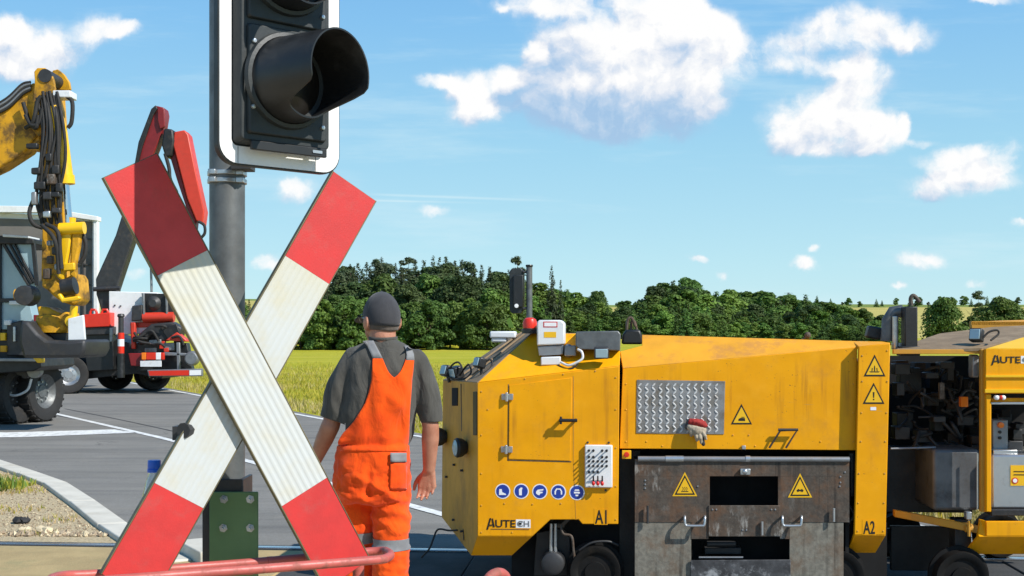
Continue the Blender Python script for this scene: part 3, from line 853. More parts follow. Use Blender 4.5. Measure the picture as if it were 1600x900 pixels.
random.seed(11)
m = MB(); cnt = 0
ico = [Vector(v).normalized() for v in ((1, 0, 0), (-1, 0, 0), (0, 1, 0), (0, -1, 0), (0, 0, 1), (0, 0, -1))]
icf = [[0, 2, 4], [2, 1, 4], [1, 3, 4], [3, 0, 4], [2, 0, 5], [1, 2, 5], [3, 1, 5], [0, 3, 5]]
m = MB()
while cnt < 7500:
    p = Vector((random.uniform(-7.8, -2.6), 9.3 + 5.5 * random.random() ** 1.6, 0))
    if not patch_inside(p): continue
    edge = (p - Vector((OX, OY, 0))).dot(EY) - RAIL_F
    s = random.uniform(.004, .011) * (2.6 if edge < .55 and random.random() < .55 else 1.0)
    rm = Matrix.Rotation(random.uniform(0, 6.3), 3, random.choice('XYZ'))
    m.cur = random.choice((0, 0, 1, 2))
    m._add([p + Vector((0, 0, s * .4)) + rm @ Vector((q.x * s * random.uniform(.7, 1.4), q.y * s * random.uniform(.7, 1.3), q.z * s * .8)) for q in ico], icf)
    cnt += 1
pbr('pebble_light', (0.66, 0.55, 0.36), 0.9, var=.15)
pbr('pebble_brown', (0.30, 0.22, 0.14), 0.9, var=.2)
tag(m.build('gravel', ['pebble', 'pebble_light', 'pebble_brown'], smooth=0, weld=False, recalc=False), kind='stuff')
for k, (px, py, s, mt, lb) in enumerate(((30, 818, .055, 'rubber', 'dark lump of stone on the gravel at the left edge'),
                                         (66, 832, .05, 'pebble_light', 'pale flat stone on the gravel beside the track slab'),
                                         (36, 831, .04, 'pebble_light', 'small pale stone just below the dark lump on the gravel'))):
    m = MB(); p = G(px, py) + Vector((0, 0, s * .4))
    for j in range(2):
        m.ball(p + Vector((j * s * .9, 0, 0)), (s * (1.1 - .3 * j), s * .8, s * .6), 8, 6)
    rr = random.Random(k)
    m.v = [q + Vector((rr.uniform(-1, 1), rr.uniform(-1, 1), rr.uniform(-1, 1))) * s * .18 for q in m.v]
    tag(m.build('stone', mt, smooth=20), lb, 'stone', 'bigger stones on the gravel')


def blades(name, pts, hrange, wd, mats, seed, lean=.35):
    rng = np.random.default_rng(seed); n = len(pts); P = np.array(pts)
    h = rng.uniform(hrange[0], hrange[1], n); a = rng.uniform(0, 2 * math.pi, n); la = rng.uniform(0, 2 * math.pi, n)
    dx = np.stack([np.cos(a), np.sin(a), np.zeros(n)], 1) * (wd * rng.uniform(.6, 1.3, n))[:, None]
    le = np.stack([np.cos(la), np.sin(la), np.zeros(n)], 1) * (h * rng.uniform(.05, lean, n))[:, None]
    up = np.stack([np.zeros(n), np.zeros(n), h], 1)
    v = np.stack([P - dx, P + dx, P + le * .35 + up * .6 + dx * .6, P + le * .35 + up * .6 - dx * .6, P + le + up], 1).reshape(-1, 3)
    fs = []
    for i in range(n):
        o = 5 * i; fs += [(o, o + 1, o + 2, o + 3), (o + 3, o + 2, o + 4)]
    me = bpy.data.meshes.new(name); me.from_pydata(v.tolist(), [], fs)
    for q in mats: me.materials.append(MATS[q])
    if len(mats) > 1: me.polygons.foreach_set('material_index', np.repeat((rng.random(n) > .5).astype(int), 2))
    o = bpy.data.objects.new(name, me); COL.objects.link(o)
    return o


rng = random.Random(5)


def dist_far(p):
    """distance beyond the far edge of the road"""
    for a, b in zip(far_e[:-1], far_e[1:]):
        if min(a.y, b.y) <= p.y <= max(a.y, b.y):
            t = (p.y - a.y) / (b.y - a.y); q = a + (b - a) * t
            return (p.x - q.x) * .868
    return -1


pts = []
while len(pts) < 85000:
    Y = 8 + 62 * rng.random() ** 1.35
    p = Vector((rng.uniform(-.50, .50) * Y, Y, 0)); d = dist_far(p)
    if d < .42 or (p - Vector((OX, OY, 0))).dot(EY) < 2.6: continue
    if d < .9 and rng.random() < .6: continue
    if rng.random() < (Y - 40) / 34: continue
    pts.append(p[:])
tag(blades('grass', pts, (.05, .15), .012, ['grass_blade', 'grass_green'], 3, .9), kind='stuff')
pts = []                                    # dry ragged fringe along the road and dry stalks in patches
while len(pts) < 15000:
    Y = 9 + 50 * rng.random() ** 1.4
    p = Vector((rng.uniform(-.50, .50) * Y, Y, 0)); d = dist_far(p)
    if d < .32 or (p - Vector((OX, OY, 0))).dot(EY) < 2.6: continue
    if d > 1.3 and (mnoise.noise(p * .35) < .18 or rng.random() < .4): continue
    pts.append(p[:])
tag(blades('dry_grass', pts, (.06, .22), .009, ['dry_straw'], 5, 1.1), kind='stuff')
pts = []
while len(pts) < 2600:
    p = Vector((rng.uniform(-7.8, -2.6), 9.3 + 5.5 * rng.random(), 0))
    if patch_inside(p) and mnoise.noise(p * 1.1) > .02: pts.append(p[:])
tag(blades('dry_weeds', pts, (.015, .06), .006, ['dry_straw', 'grass_green'], 6, 1.3), kind='stuff')
# weeds at the left edge of the gravel
for k, (px, py, n, hh, lb) in enumerate(((-14, 752, 240, .17, 'clump of green weeds on the gravel behind the kerb at left'),
                                         (22, 746, 60, .08, 'low thin weeds between the kerb and the bigger weed clump'))):
    c = G(px, py + 12); pts = []
    for i in range(n):
        a = rng.uniform(0, 6.3); r_ = .34 * math.sqrt(rng.random()) * (1 if k == 0 else .7)
        pts.append((c.x + r_ * math.cos(a), c.y + r_ * math.sin(a), 0))
    tag(blades('weeds', pts, (hh * .4, hh), .012, ['leaf_bright', 'grass_green'], 8 + k, .8), lb, 'weeds', 'weeds on the gravel')

# ================================================================== CROSSING SIGN, SIGNAL, GUARD RAIL
YAW = R(30)
SXD = Vector((math.cos(YAW), math.sin(YAW), 0))      # along the sign, right end farther
SN = Vector((math.sin(YAW), -math.cos(YAW), 0))      # out of the sign, towards us and the right
SCN = W(383.6, 592, 3.1)


def on_plane(px, py, o, n):
    d = Vector(((px - 800) / F, 1.0, -(py - H0) / F)); c = Vector((0, 0, CH))
    return c + d * ((o - c).dot(n) / d.dot(n))


# mast
mast_top = W(355, 250, 3.33)
MX, MY = mast_top.x, mast_top.y
mst = thing('signal_mast', 'grey round steel mast behind the red and white cross, with a green bolted base bracket', 'mast', (MX, MY, 0))
m = MB()
zr = MY / F
m.tube([(MX, MY, .98), (MX, MY, 4.2)], .0485, 28)
m.build('pole', 'galvanised', mst)
m = MB()
for pz in (272, 284):
    z = CH - (pz - H0) * zr
    m.lathe((MX, MY, z), (0, 0, 1), [(.049, -.006), (.054, -.006), (.054, .006), (.049, .006)], 28)
    for a in (-.55, .9):
        m.box((MX + .056 * math.sin(a), MY - .056 * math.cos(a), z), (.02, .02, .014))
m.build('clamp_band', 'bright_zinc', mst, bevel=.0015)
m = MB(); o = Vector((MX + .045, MY - .02, CH - (270 - H0) * zr))
m.prism([o + Vector((-.02, -.05, 0)), o + Vector((.035, -.05, 0)), o + Vector((.035, -.05, .02)), o + Vector((-.02, -.05, .02))], (0, .06, 0))
m.build('head_bracket', 'dark_steel', mst, bevel=.002)
# base bracket: green plate on a channel post
pa = W(328, 768, 3.27); pb = W(404, 874, 3.27)
m = MB()
m.span((pa.x, 3.262, .60), (pb.x, 3.270, pa.z))
m.span((pa.x, 3.270, .60), (pa.x + .008, 3.40, pa.z))
gp = m.build('base_plate', 'green_paint', mst, bevel=.002)
m = MB()
for (px, py) in ((350, 780), (391, 780), (349, 825), (391, 825)):
    c = W(px, py, 3.262); m = MB()
    m.lathe(c, (0, -1, 0), [(0, .020), (.0045, .020), (.0045, .009), (.0085, .009), (.0085, .002), (.0118, .002), (.0118, 0.0002)], 6)
    m.build('bolt', 'bright_zinc', gp, smooth=30)
m = MB(); m.span((MX - .055, 3.275, -.2), (MX + .055, 3.285, 1.16)); m.span((MX - .055, 3.285, -.2), (MX - .045, 3.40, 1.16)); m.span((MX + .045, 3.285, -.2), (MX + .055, 3.40, 1.16))
m.build('channel_post', 'dark_steel', mst, bevel=.002)

# Saint Andrew's cross
crs = thing('crossing_sign', 'red and white Saint Andrew\'s cross on the mast, two ribbed bars crossed', 'sign', (SCN.x, SCN.y, SCN.z))


def bar(top, bot, t_b, b_b, off, names, w_):
    o = SCN + SN * off
    a = on_plane(*top, o, SN); b = on_plane(*bot, o, SN)
    tb = on_plane(*t_b, o, SN); bb = on_plane(*b_b, o, SN)
    d = (b - a).normalized(); n = d.cross(SN).normalized()
    L = (b - a).length; l1 = (tb - a).dot(d); l2 = (bb - a).dot(d)
    def P(s, t, dep): return a + d * s + n * t - SN * dep
    h = w_ / 2
    m = MB()     # aluminium profile behind, with a rim
    m.loft2([P(0, -h, .003), P(0, h, .003), P(0, h, .022), P(0, -h, .022)], [P(L, -h, .003), P(L, h, .003), P(L, h, .022), P(L, -h, .022)])
    for sgn in (-1, 1):
        m.loft2([P(0, sgn * h, 0), P(0, sgn * (h - .003), 0), P(0, sgn * (h - .003), .0028), P(0, sgn * h, .0028)],
                [P(L, sgn * h, 0), P(L, sgn * (h - .003), 0), P(L, sgn * (h - .003), .0028), P(L, sgn * h, .0028)])
    base = m.build('crossbar', 'sign_edge', crs, bevel=.001)
    hi = h - .0035
    for nm, mt, s0, s1 in (('red_end', 'sign_red', .002, l1), ('white_centre', 'ribbed_white', l1 + .0004, l2), ('red_end', 'sign_red', l2 + .0004, L - .002)):
        m = MB(); vs = []; ns, ntt = 24, 12
        m.grid([[P(s0 + (s1 - s0) * i / ns, -hi + 2 * hi * j / ntt, 0.0012) for j in range(ntt + 1)] for i in range(ns + 1)])
        uvb = [(-hi + 2 * hi * j / ntt, s0 + (s1 - s0) * i / ns - L / 2, 0) for i in range(ns + 1) for j in range(ntt + 1)]
        # thin plate: give it a back as well
        o2 = m.build(nm, mt, base, smooth=0, weld=False)
        at = o2.data.attributes.new('bar', 'FLOAT_VECTOR', 'POINT')
        at.data.foreach_set('vector', np.array(uvb, dtype=np.float32).ravel())
        md = o2.modifiers.new('thickness', 'SOLIDIFY'); md.thickness = .0012; md.offset = -1 if True else 1
    return a, b


barA = bar((204, 257.5), (545, 898), (286.5, 410), (476, 768.5), .015, 'A', .148)
barB = bar((555, 290.5), (199, 917), (480, 421.5), (286, 777.5), -.012, 'B', .148)
m = MB()
m.tube([SCN - SN * .035, Vector((MX, MY, SCN.z))], .012, 8)
m.tube([W(283, 672, 3.05) - SN * -.02, W(283, 672, 3.05) + Vector((.05, .10, 0))], .02, 10)
m.box(W(279, 676, 3.09), (.018, .05, .035))
m.build('mounting_bracket', 'dark_steel', crs)

# signal head
SY = R(42)
HX = Vector((math.cos(SY), math.sin(SY), 0)); HN = Vector((math.sin(SY), -math.cos(SY), 0)); UP = Vector((0, 0, 1))
hc = W(436, 120, 2.90)
sig = thing('level_crossing_signal', 'black crossing light signal with white rounded border and long black hood', 'traffic signal', (hc.x, hc.y, hc.z))


def HP(px, py, off=0.0):
    p = on_plane(px, py, hc + HN * off, HN) - hc
    return p.dot(HX), p.z


def HW(a, z, off=0.0): return hc + HX * a + UP * z + HN * off


xl = HP(340, 120)[0]; xr = HP(531, 120)[0]; zb = HP(360, 251)[1]
zb = (HP(372, 254)[1] + HP(500, 275)[1]) / 2
H2 = .50                                          # up to the top of the board, out of frame


def rr(x0, x1, z0, z1, r, n=7, off=0.0):
    out = []
    for (cx, cz, a0) in ((x1 - r, z0 + r, -90), (x1 - r, z1 - r, 0), (x0 + r, z1 - r, 90), (x0 + r, z0 + r, 180)):
        for k in range(n + 1):
            a = R(a0 + 90 * k / n); out.append(HW(cx + r * math.cos(a), cz + r * math.sin(a), off))
    return out


m = MB(); m.loft2(rr(xl, xr, zb, zb + H2 * 2, .05, off=-.02), rr(xl, xr, zb, zb + H2 * 2, .05, off=0)); bd = m.build('backboard', 'signal_black', sig, bevel=.002)
bw = xr - xl
i0, i1, iz = HP(362, 120)[0], HP(507, 120)[0], (HP(372, 224)[1] + HP(500, 243)[1]) / 2
m = MB()
A_ = rr(xl + .004, xr - .004, zb + .004, zb + 2 * H2 - .004, .047, off=.0008); B_ = rr(i0 - .002, i1 + .004, iz - .003, zb + 2 * H2 - .05, .016, off=.0008)
n = len(A_)
A2 = [q + HN * .0015 for q in A_]; B2 = [q + HN * .0015 for q in B_]
m._add(A_ + B_ + A2 + B2, [[2 * n + i, 2 * n + (i + 1) % n, 3 * n + (i + 1) % n, 3 * n + i] for i in range(n)]
       + [[i, (i + 1) % n, 2 * n + (i + 1) % n, 2 * n + i] for i in range(n)] + [[n + i, n + (i + 1) % n, 3 * n + (i + 1) % n, 3 * n + i] for i in range(n)]
       + [[i, n + i, n + (i + 1) % n, (i + 1) % n] for i in range(n)])
wbd = m.build('white_border', 'white_paint', bd, smooth=20)
m = MB()
for px in (371, 492):
    a = HP(px, 250)[0]; m.span((0, 0, 0), (0, 0, 0)); m.v = m.v[:-8]; m.f = m.f[:-6]; m.mi = m.mi[:-6]
    m.loft2([HW(a - .0006, zb + .004, .0022), HW(a + .0006, zb + .004, .0022), HW(a + .0006, zb + .004, .0028), HW(a - .0006, zb + .004, .0028)],
            [HW(a - .0006, iz - .004, .0022), HW(a + .0006, iz - .004, .0022), HW(a + .0006, iz - .004, .0028), HW(a - .0006, iz - .004, .0028)])
m.build('seam', 'dark_steel', wbd)
# housing: a shallow black case standing proud of the board, split into two chambers
m = MB(); hd = .030
m.loft2(rr(i0, i1, iz, zb + 2 * H2 - .055, .014, off=.001), rr(i0 + .008, i1 - .006, iz + .008, zb + 2 * H2 - .06, .012, off=hd))
case = m.build('case', 'signal_black', sig, bevel=.003)
def lamp(cz, first):
    cx = HP(446, 122, hd)[0]
    # raised door
    m = MB(); x0, x1 = i0 + .022, i1 - .018; z0, z1 = cz - .135, cz + .125
    m.loft2(rr(x0, x1, z0, z1, .008, off=hd + .0005), rr(x0 + .003, x1 - .003, z0 + .003, z1 - .003, .008, off=hd + .010))
    dr = m.build('lamp_door', 'signal_black', case, bevel=.002)
    for (sx, sz) in ((x0 + .014, cz + .082), (x0 + .012, cz - .072), (x1 - .014, cz + .10), (x1 - .014, cz - .1)):
        m = MB(); m.lathe(HW(sx, sz, hd + .010), HN, [(0, .006), (.005, .005), (.006, 0)], 10)
        m.build('screw', 'bright_zinc', dr)
    # lens and hood (a long tube cut away underneath)
    m = MB(); m.lathe(HW(cx, cz, hd + .012), HN, [(0, .020), (.04, .017), (.07, .009), (.088, 0)], 32); m.build('lens', 'glass_dark', dr)
    m = MB(); L = .172; n = 48; rows_o = []; rows_i = []
    r0, r1 = .104, .098
    ring = MB()
    for i in range(15):
        t = i / 14; ro = []; ri = []
        for k in range(n + 1):
            a = R(-90) + 2 * math.pi * k / n           # from bottom round to bottom
            low = (1 - math.sin(a)) / 2                  # 1 at the bottom
            q_ = min(1, max(0, (low - .64) / .28)); cut = L * (1 - .62 * q_ * q_ * (3 - 2 * q_))
            rad = r0 + (r1 - r0) * t
            h = hd + .010 + cut * t
            sw = R(13) * min(1, t * 2); swa = R(13)
            # the tube leans a little further to the right than the face
            ux = HX * math.cos(sw) + HN * -math.sin(sw)
            ax_ = HN * math.cos(swa) + HX * math.sin(swa)
            cc = HW(cx, cz + .004 * t, hd + .010) + ax_ * (cut * t)
            for lst, rq in ((ro, rad), (ri, rad - .004)): lst.append(cc + ux * rq * math.cos(a) + UP * rq * math.sin(a))
        rows_o.append(ro); rows_i.append(ri)
    m.grid(rows_o); m.grid(rows_i[::-1])
    m.grid([rows_o[-1], rows_i[-1]])
    m.build('hood', 'black_plastic', dr, smooth=50)
    m = MB(); m.lathe(HW(cx, cz, hd + .010), HN, [(.104, .014), (.113, .012), (.116, 0)], 40); m.build('hood_ring', 'signal_black', dr)


lz = HP(446, 124, .055)[1]
lamp(lz, True); lamp(lz + .27, False)
m = MB()                                  # catch and name plate below the lower door
m.loft2(rr(i0 + .03, i1 - .02, lz - .172, lz - .150, .003, off=hd + .0005), rr(i0 + .03, i1 - .02, lz - .172, lz - .150, .003, off=hd + .012)); m.build('catch_bar', 'black_plastic', case, bevel=.002)
m = MB(); m.loft2(rr(i1 - .062, i1 - .035, lz - .164, lz - .157, .002, off=hd + .0125), rr(i1 - .062, i1 - .035, lz - .164, lz - .157, .002, off=hd + .0145)); m.build('maker_plate', 'bright_zinc', case)
m = MB(); m.tube([HW(-.06, -.05, -.02), Vector((MX, MY, hc.z - .05))], .02, 10); m.tube([HW(-.06, .35, -.02), Vector((MX, MY, hc.z + .35))], .02, 10); m.build('mounting_arm', 'dark_steel', sig)

# guard rail: a flattened loop of red tube round the mast
gr = thing('guard_rail', 'pinkish red tubular guard rail loop in front of the cross\'s lower ends', 'guard rail', (-.62, 2.95, 0))
pth = bez([W(70, 915, 2.66), W(269, 899, 2.80), W(440, 886.5, 2.94), W(585, 875, 3.08), W(603, 872, 3.13), W(610, 867.5, 3.20), W(605, 862.5, 3.29), W(588, 861, 3.36), W(480, 871, 3.28), W(380, 880, 3.205), W(288, 887, 3.13), W(150, 897, 2.98), W(104, 899, 2.93), W(84, 903, 2.86), W(76, 909, 2.78)], 8)
m = MB(); m.tube(pth[:-1], .0115, 14, closed=True); m.build('rail_loop', 'rail_pink', gr, smooth=60)
for p in (W(150, 897, 2.98), W(560, 863.5, 3.34)):
    m = MB(); m.tube([Vector((p.x, p.y, -.2)), Vector((p.x, p.y, p.z - .012))], .016, 12); m.build('upright', 'rail_pink', gr, smooth=60)
for p, q in ((W(386, 890.5, 2.897), W(394, 890, 2.903)), (W(418, 877, 3.232), W(425, 876.4, 3.238))):
    m = MB(); m.tube([p, q], .0128, 14); m.build('weld_seam', 'rail_pink', gr)

# second hoop, lower and to the right: only its rounded top is in the picture
h2 = thing('guard_hoop', 'rounded top of a red tubular hoop in front of the yellow machine\'s left wheel', 'guard rail', (0, 0, 0))
c = W(775, 896, 3.0); m = MB(); pts = []
for k in range(15):
    a = math.pi * k / 14; pts.append(Vector((c.x + .026 * math.cos(a) + .0, c.y + .04 * math.cos(a), c.z - .03 + .03 * math.sin(a))))
pts = [Vector((pts[0].x, pts[0].y, -.2))] + pts + [Vector((pts[-1].x, pts[-1].y, -.2))]
m.tube(pts, .0135, 14); m.build('hoop', 'rail_pink', h2, smooth=60)

# bottle on a narrow concrete post behind the cross
bp = W(241, 900, 3.28)
pz = CH - (905 - H0) * 3.28 / F
m = MB(); m.loft2([Vector((bp.x + x * .065, bp.y + y * .065, -.2)) for x, y in ((-1, -1), (1, -1), (1, 1), (-1, 1))], [Vector((bp.x + x * .05, bp.y + y * .05, pz)) for x, y in ((-1, -1), (1, -1), (1, 1), (-1, 1))])
tag(m.build('marker_post', 'concrete', bevel=.008), 'slim concrete post under the plastic bottle, hidden behind the cross', 'post')
bt = thing('water_bottle', 'clear plastic water bottle with a blue screw cap, left of the cross', 'bottle', (bp.x, bp.y, pz))
S = 3.28 / F
top = CH - (719 - H0) * S
hB = top - pz
m = MB()
pr = [(0.001, .004), (.030, 0.0), (.037, .006), (.038, hB * .25), (.0365, hB * .28), (.038, hB * .31), (.038, hB * .45), (.0365, hB * .48), (.038, hB * .51), (.0375, hB * .58), (.031, hB * .70), (.021, hB * .83), (.0145, hB * .895), (.0145, hB * .91)]
inner = [(r_ - .0012 if r_ > .003 else r_, h + (.0012 if i < 2 else 0)) for i, (r_, h) in enumerate(pr)][::-1]
m.lathe(bp * 0 + Vector((bp.x, bp.y, pz)), (0, 0, 1), pr + inner, 28)
m.build('bottle_body', 'clear_plastic', bt, smooth=60)
m = MB(); m.lathe(Vector((bp.x, bp.y, pz)), (0, 0, 1), [(.012, hB * .90), (.0185, hB * .90), (.0185, hB * .925), (.0165, hB * .93), (.0175, hB * .935), (.0175, hB * .99), (.0165, hB), (0, hB)], 26)
m.build('screw_cap', 'cap_blue', bt)

# ================================================================== THE WORKER
from mathutils.bvhtree import BVHTree
PY = 5.45
PS = F / PY


def pp(px, py, dy=0.0): return W(px, py, PY + dy)


def organic(mb, voxel, smooth_n, wrinkle=None, sub=False):
    """fuse overlapping closed shapes into one continuous skin"""
    me = bpy.data.meshes.new('tmp'); me.from_pydata([tuple(v) for v in mb.v], [], mb.f)
    bm = bmesh.new(); bm.from_mesh(me); bmesh.ops.recalc_face_normals(bm, faces=bm.faces); bm.to_mesh(me); bm.free()
    ob = bpy.data.objects.new('tmp', me); COL.objects.link(ob)
    md = ob.modifiers.new('r', 'REMESH'); md.mode = 'VOXEL'; md.voxel_size = voxel; md.adaptivity = 0
    if smooth_n:
        sm = ob.modifiers.new('s', 'SMOOTH'); sm.factor = 0.5; sm.iterations = smooth_n
    dg = bpy.context.evaluated_depsgraph_get(); dg.update()
    out = bpy.data.meshes.new_from_object(ob.evaluated_get(dg))
    bpy.data.objects.remove(ob); bpy.data.meshes.remove(me)
    if wrinkle:
        ns = [v.normal.copy() for v in out.vertices]
        for v, n in zip(out.vertices, ns): v.co += n * wrinkle(v.co, n)
    return out


def link_mesh(name, me, mat, parent):
    inv = FR[parent].inverted()
    me.transform(inv)
    me.materials.clear(); me.materials.append(MATS[mat]); me.shade_smooth()
    me.name = name
    o = bpy.data.objects.new(name, me); COL.objects.link(o); o.parent = parent; FR[o] = FR[parent]
    return o


def loft(mb, rings, n=28, ex=2.3):
    """rings: (centre Vector, half width, half depth[, tilt])"""
    rows = []
    for c, a, b in rings:
        row = []
        for k in range(n):
            t = 2 * math.pi * k / n; cs, sn = math.cos(t), math.sin(t)
            row.append(c + Vector((a * math.copysign(abs(cs) ** (2 / ex), cs), b * math.copysign(abs(sn) ** (2 / ex), sn), 0)))
        rows.append(row)
    mb.grid(rows, closed=True)
    o = len(mb.v) - len(rows) * n
    mb.f.append([o + k for k in range(n)][::-1]); mb.f.append([o + (len(rows) - 1) * n + k for k in range(n)]); mb.mi += [0, 0]


def limb(mb, pts, rs, n=18):
    cp = bez(pts, 6); L = len(cp); rr_ = []
    for i in range(L):
        t = i / (L - 1) * (len(rs) - 1); k = min(int(t), len(rs) - 2)
        rr_.append(rs[k] + (rs[k + 1] - rs[k]) * (t - k))
    mb.tube(cp, rr_, n)
    mb.ball(cp[0], rr_[0], 14, 8); mb.ball(cp[-1], rr_[-1], 14, 8)


wk = thing('person', 'worker seen from behind in orange dungarees, grey T-shirt and dark cap, walking away', 'person', (pp(590, 1060).x, PY, 0))
HY = R(32)                                  # head turned to the left
HR = Matrix.Rotation(HY, 3, 'Z')
hcn = pp(596, 497, .015)
b = MB()
# head: skull, jaw, face
b.ball(hcn, (.076, .094, .112), 24, 16, HR)
b.ball(hcn + HR @ Vector((0, .045, -.055)), (.058, .052, .062), 18, 12, HR)
b.ball(hcn + HR @ Vector((0, .088, -.095)), (.030, .022, .022), 12, 8, HR)
b.ball(hcn + HR @ Vector((0, .104, -.030)), (.014, .020, .026), 12, 8, HR)       # nose
b.ball(hcn + HR @ Vector((0, .094, -.068)), (.026, .012, .010), 12, 8, HR)       # mouth
for s_ in (-1, 1):
    b.ball(hcn + HR @ Vector((s_ * .030, .088, .004)), (.018, .012, .012), 10, 8, HR)      # brow and eye socket fill
    b.ball(hcn + HR @ Vector((s_ * .078, -.006, -.024)), (.012, .026, .036), 12, 8, HR)    # ear
    b.ball(hcn + HR @ Vector((s_ * .084, -.020, -.020)), (.007, .014, .028), 10, 8, HR)
# neck and trunk (inside the clothes)
limb(b, [pp(597, 512, .0), pp(598, 532, -.005), pp(598, 552, .01)], [.060, .061, .070])
for s_, cx in ((-1, 576), (1, 622)): limb(b, [pp(599, 545, .0), pp(cx, 556, 0)], [.05, .045])
loft(b, [(pp(598, 550), .08, .06), (pp(597, 570), .145, .08), (pp(595, 620), .14, .09), (pp(588, 680), .13, .09), (pp(584, 720), .13, .095), (pp(582, 765), .135, .10)])
# arms
ls, le, lw = pp(545, 569, .01), pp(517, 664, .0), pp(489, 727, .09)
rs_, re, rw = pp(655, 571, .01), pp(673, 667, -.015), pp(670.5, 733, .02)
limb(b, [ls, ls.lerp(le, .5), le], [.045, .043, .041]); limb(b, [le, le.lerp(lw, .35), lw], [.043, .041, .027])
limb(b, [rs_, rs_.lerp(re, .5), re], [.045, .041, .038]); limb(b, [re, re.lerp(rw, .3), rw], [.038, .040, .0285])
# right hand, palm turned back, fingers a little curled
def finger(base, d1, L, r0, curl, side):
    d = d1.normalized(); p = [base]; rr_ = [r0 * 1.05]
    ax = side.normalized()
    segs = (L * .45, L * .32, L * .27)
    for i, s_ in enumerate(segs):
        d = Matrix.Rotation(curl * (0.55 if i == 0 else 1.0), 3, ax) @ d
        p.append(p[-1] + d * s_); rr_.append(r0 * (0.95 - .12 * i))
    limb(b, p, rr_, 10)


def hand(wr, down, side, palm_n, flip=1):
    """side points to the thumb; palm_n is out of the palm"""
    down = down.normalized(); side = (side - down * side.dot(down)).normalized(); palm_n = side.cross(down) * flip
    k0 = wr + down * .088
    for i, f_ in enumerate((-1, -.33, .33, 1)):
        limb(b, [wr + side * f_ * .014 + down * .01, k0 + side * f_ * .031 - down * (.012 if f_ < -.5 else .004 if f_ > .5 else 0)], [.0165, .0135], 12)
    b.ball(wr + down * .045 + palm_n * .004, (.036, .018, .046), 14, 10, Matrix((side, palm_n, -down)).transposed())
    for i, (f_, L, r0) in enumerate(((1, .070, .0083), (.34, .078, .0086), (-.34, .072, .0082), (-1, .058, .0073))):
        base = k0 + side * f_ * .031 - down * (.014 if f_ < -.5 else .006 if f_ > .5 else .002)
        finger(base, down + side * f_ * .03, L, r0, R(30 + 5 * i) * -flip, side)
    tb = wr + side * .022 + down * .028 + palm_n * .010
    limb(b, [tb, tb + side * .024 + down * .026 + palm_n * .012, tb + side * .036 + down * .054 + palm_n * .016, tb + side * .038 + down * .078 + palm_n * .014], [.016, .0125, .0105, .0085], 10)


hand(rw, Vector((-.13, .05, -1)), Vector((-1, .1, 0)), Vector((0, -1, 0)), -1)
hand(lw, Vector((-.25, .35, -1)), Vector((.55, .9, 0)), Vector((1, 0, 0)), 1)
body_me = organic(b, .0052, 5)
body = link_mesh('body', body_me, 'skin', wk)

# ---- T-shirt
def fold_shirt(co, n):
    x = (co.x - wk.location.x); z = co.z
    a = mnoise.noise(Vector((x * 13 + 3 * z, co.y * 9, z * 3.2)))
    c = mnoise.noise(Vector((x * 24 - 6 * z, co.y * 16, z * 7.5 + 5)))
    lo = max(0, min(1, (1.5 - z) / .2))
    return (.019 * (1 - abs(a) * 2.6) * .7 + .010 * c) * (.30 + .70 * lo) * (.55 if abs(x) > .2 else 1)


t = MB()
SH = [(529, 599, 17.5, .060), (534, 599, 25, .066), (541, 599, 40, .074), (550, 598.5, 54, .084), (562, 598, 61, .096), (580, 597, 61, .110), (612, 594, 58, .120), (650, 590, 57, .118), (680, 586, 56, .114), (696, 584, 50, .104), (712, 583, 46, .095)]
loft(t, [(pp(cx, y, .0), a / PS, d) for y, cx, a, d in SH], 36)
limb(t, [pp(553, 562), pp(536, 600, -.005), pp(521, 650, .0)], [.058, .066, .060], 20)
limb(t, [pp(648, 565), pp(664, 604, -.005), pp(673, 655, -.008)], [.058, .060, .051], 20)
sh_me = organic(t, .0085, 6, fold_shirt)
# open the sleeves and hem: cut away the rounded ends
def cut(me, p, n):
    bm = bmesh.new(); bm.from_mesh(me)
    bmesh.ops.bisect_plane(bm, geom=bm.verts[:] + bm.edges[:] + bm.faces[:], plane_co=p, plane_no=n, clear_outer=True)
    bm.to_mesh(me); bm.free()


def cut_where(me, p, n, test):
    bm = bmesh.new(); bm.from_mesh(me)
    vs = [v for v in bm.verts if test(v.co)]
    es = [e for e in bm.edges if all(test(v.co) for v in e.verts)]; fs = [f for f in bm.faces if all(test(v.co) for v in f.verts)]
    bmesh.ops.bisect_plane(bm, geom=vs + es + fs, plane_co=p, plane_no=n, clear_outer=True)
    bm.to_mesh(me); bm.free()


cut_where(sh_me, pp(521, 655), (pp(519, 664) - pp(535, 610)).normalized(), lambda c: c.x < pp(543, 600).x and c.z < pp(0, 625).z)
cut_where(sh_me, pp(673, 659), (pp(673, 668) - pp(668, 610)).normalized(), lambda c: c.x > pp(655, 600).x and c.z < pp(0, 625).z)
shirt_bvh = BVHTree.FromPolygons([v.co.copy() for v in sh_me.vertices], [p.vertices[:] for p in sh_me.polygons])
shirt = link_mesh('tshirt', sh_me, 'tshirt_grey', wk)
md = shirt.modifiers.new('cloth', 'SOLIDIFY'); md.thickness = .004; md.offset = -1
m = MB(); rows = []
for rr0, dz in ((.0635, 0.0), (.066, .004), (.066, .011), (.0625, .014)):
    rows.append([pp(598.5, 528, -.004) + Vector((rr0 * math.cos(a), rr0 * 1.02 * math.sin(a), dz - .006 + .006 * math.sin(a))) for a in [2 * math.pi * k / 32 for k in range(32)]])
m.grid(rows, closed=True); m.build('collar', 'tshirt_grey', shirt, smooth=60)

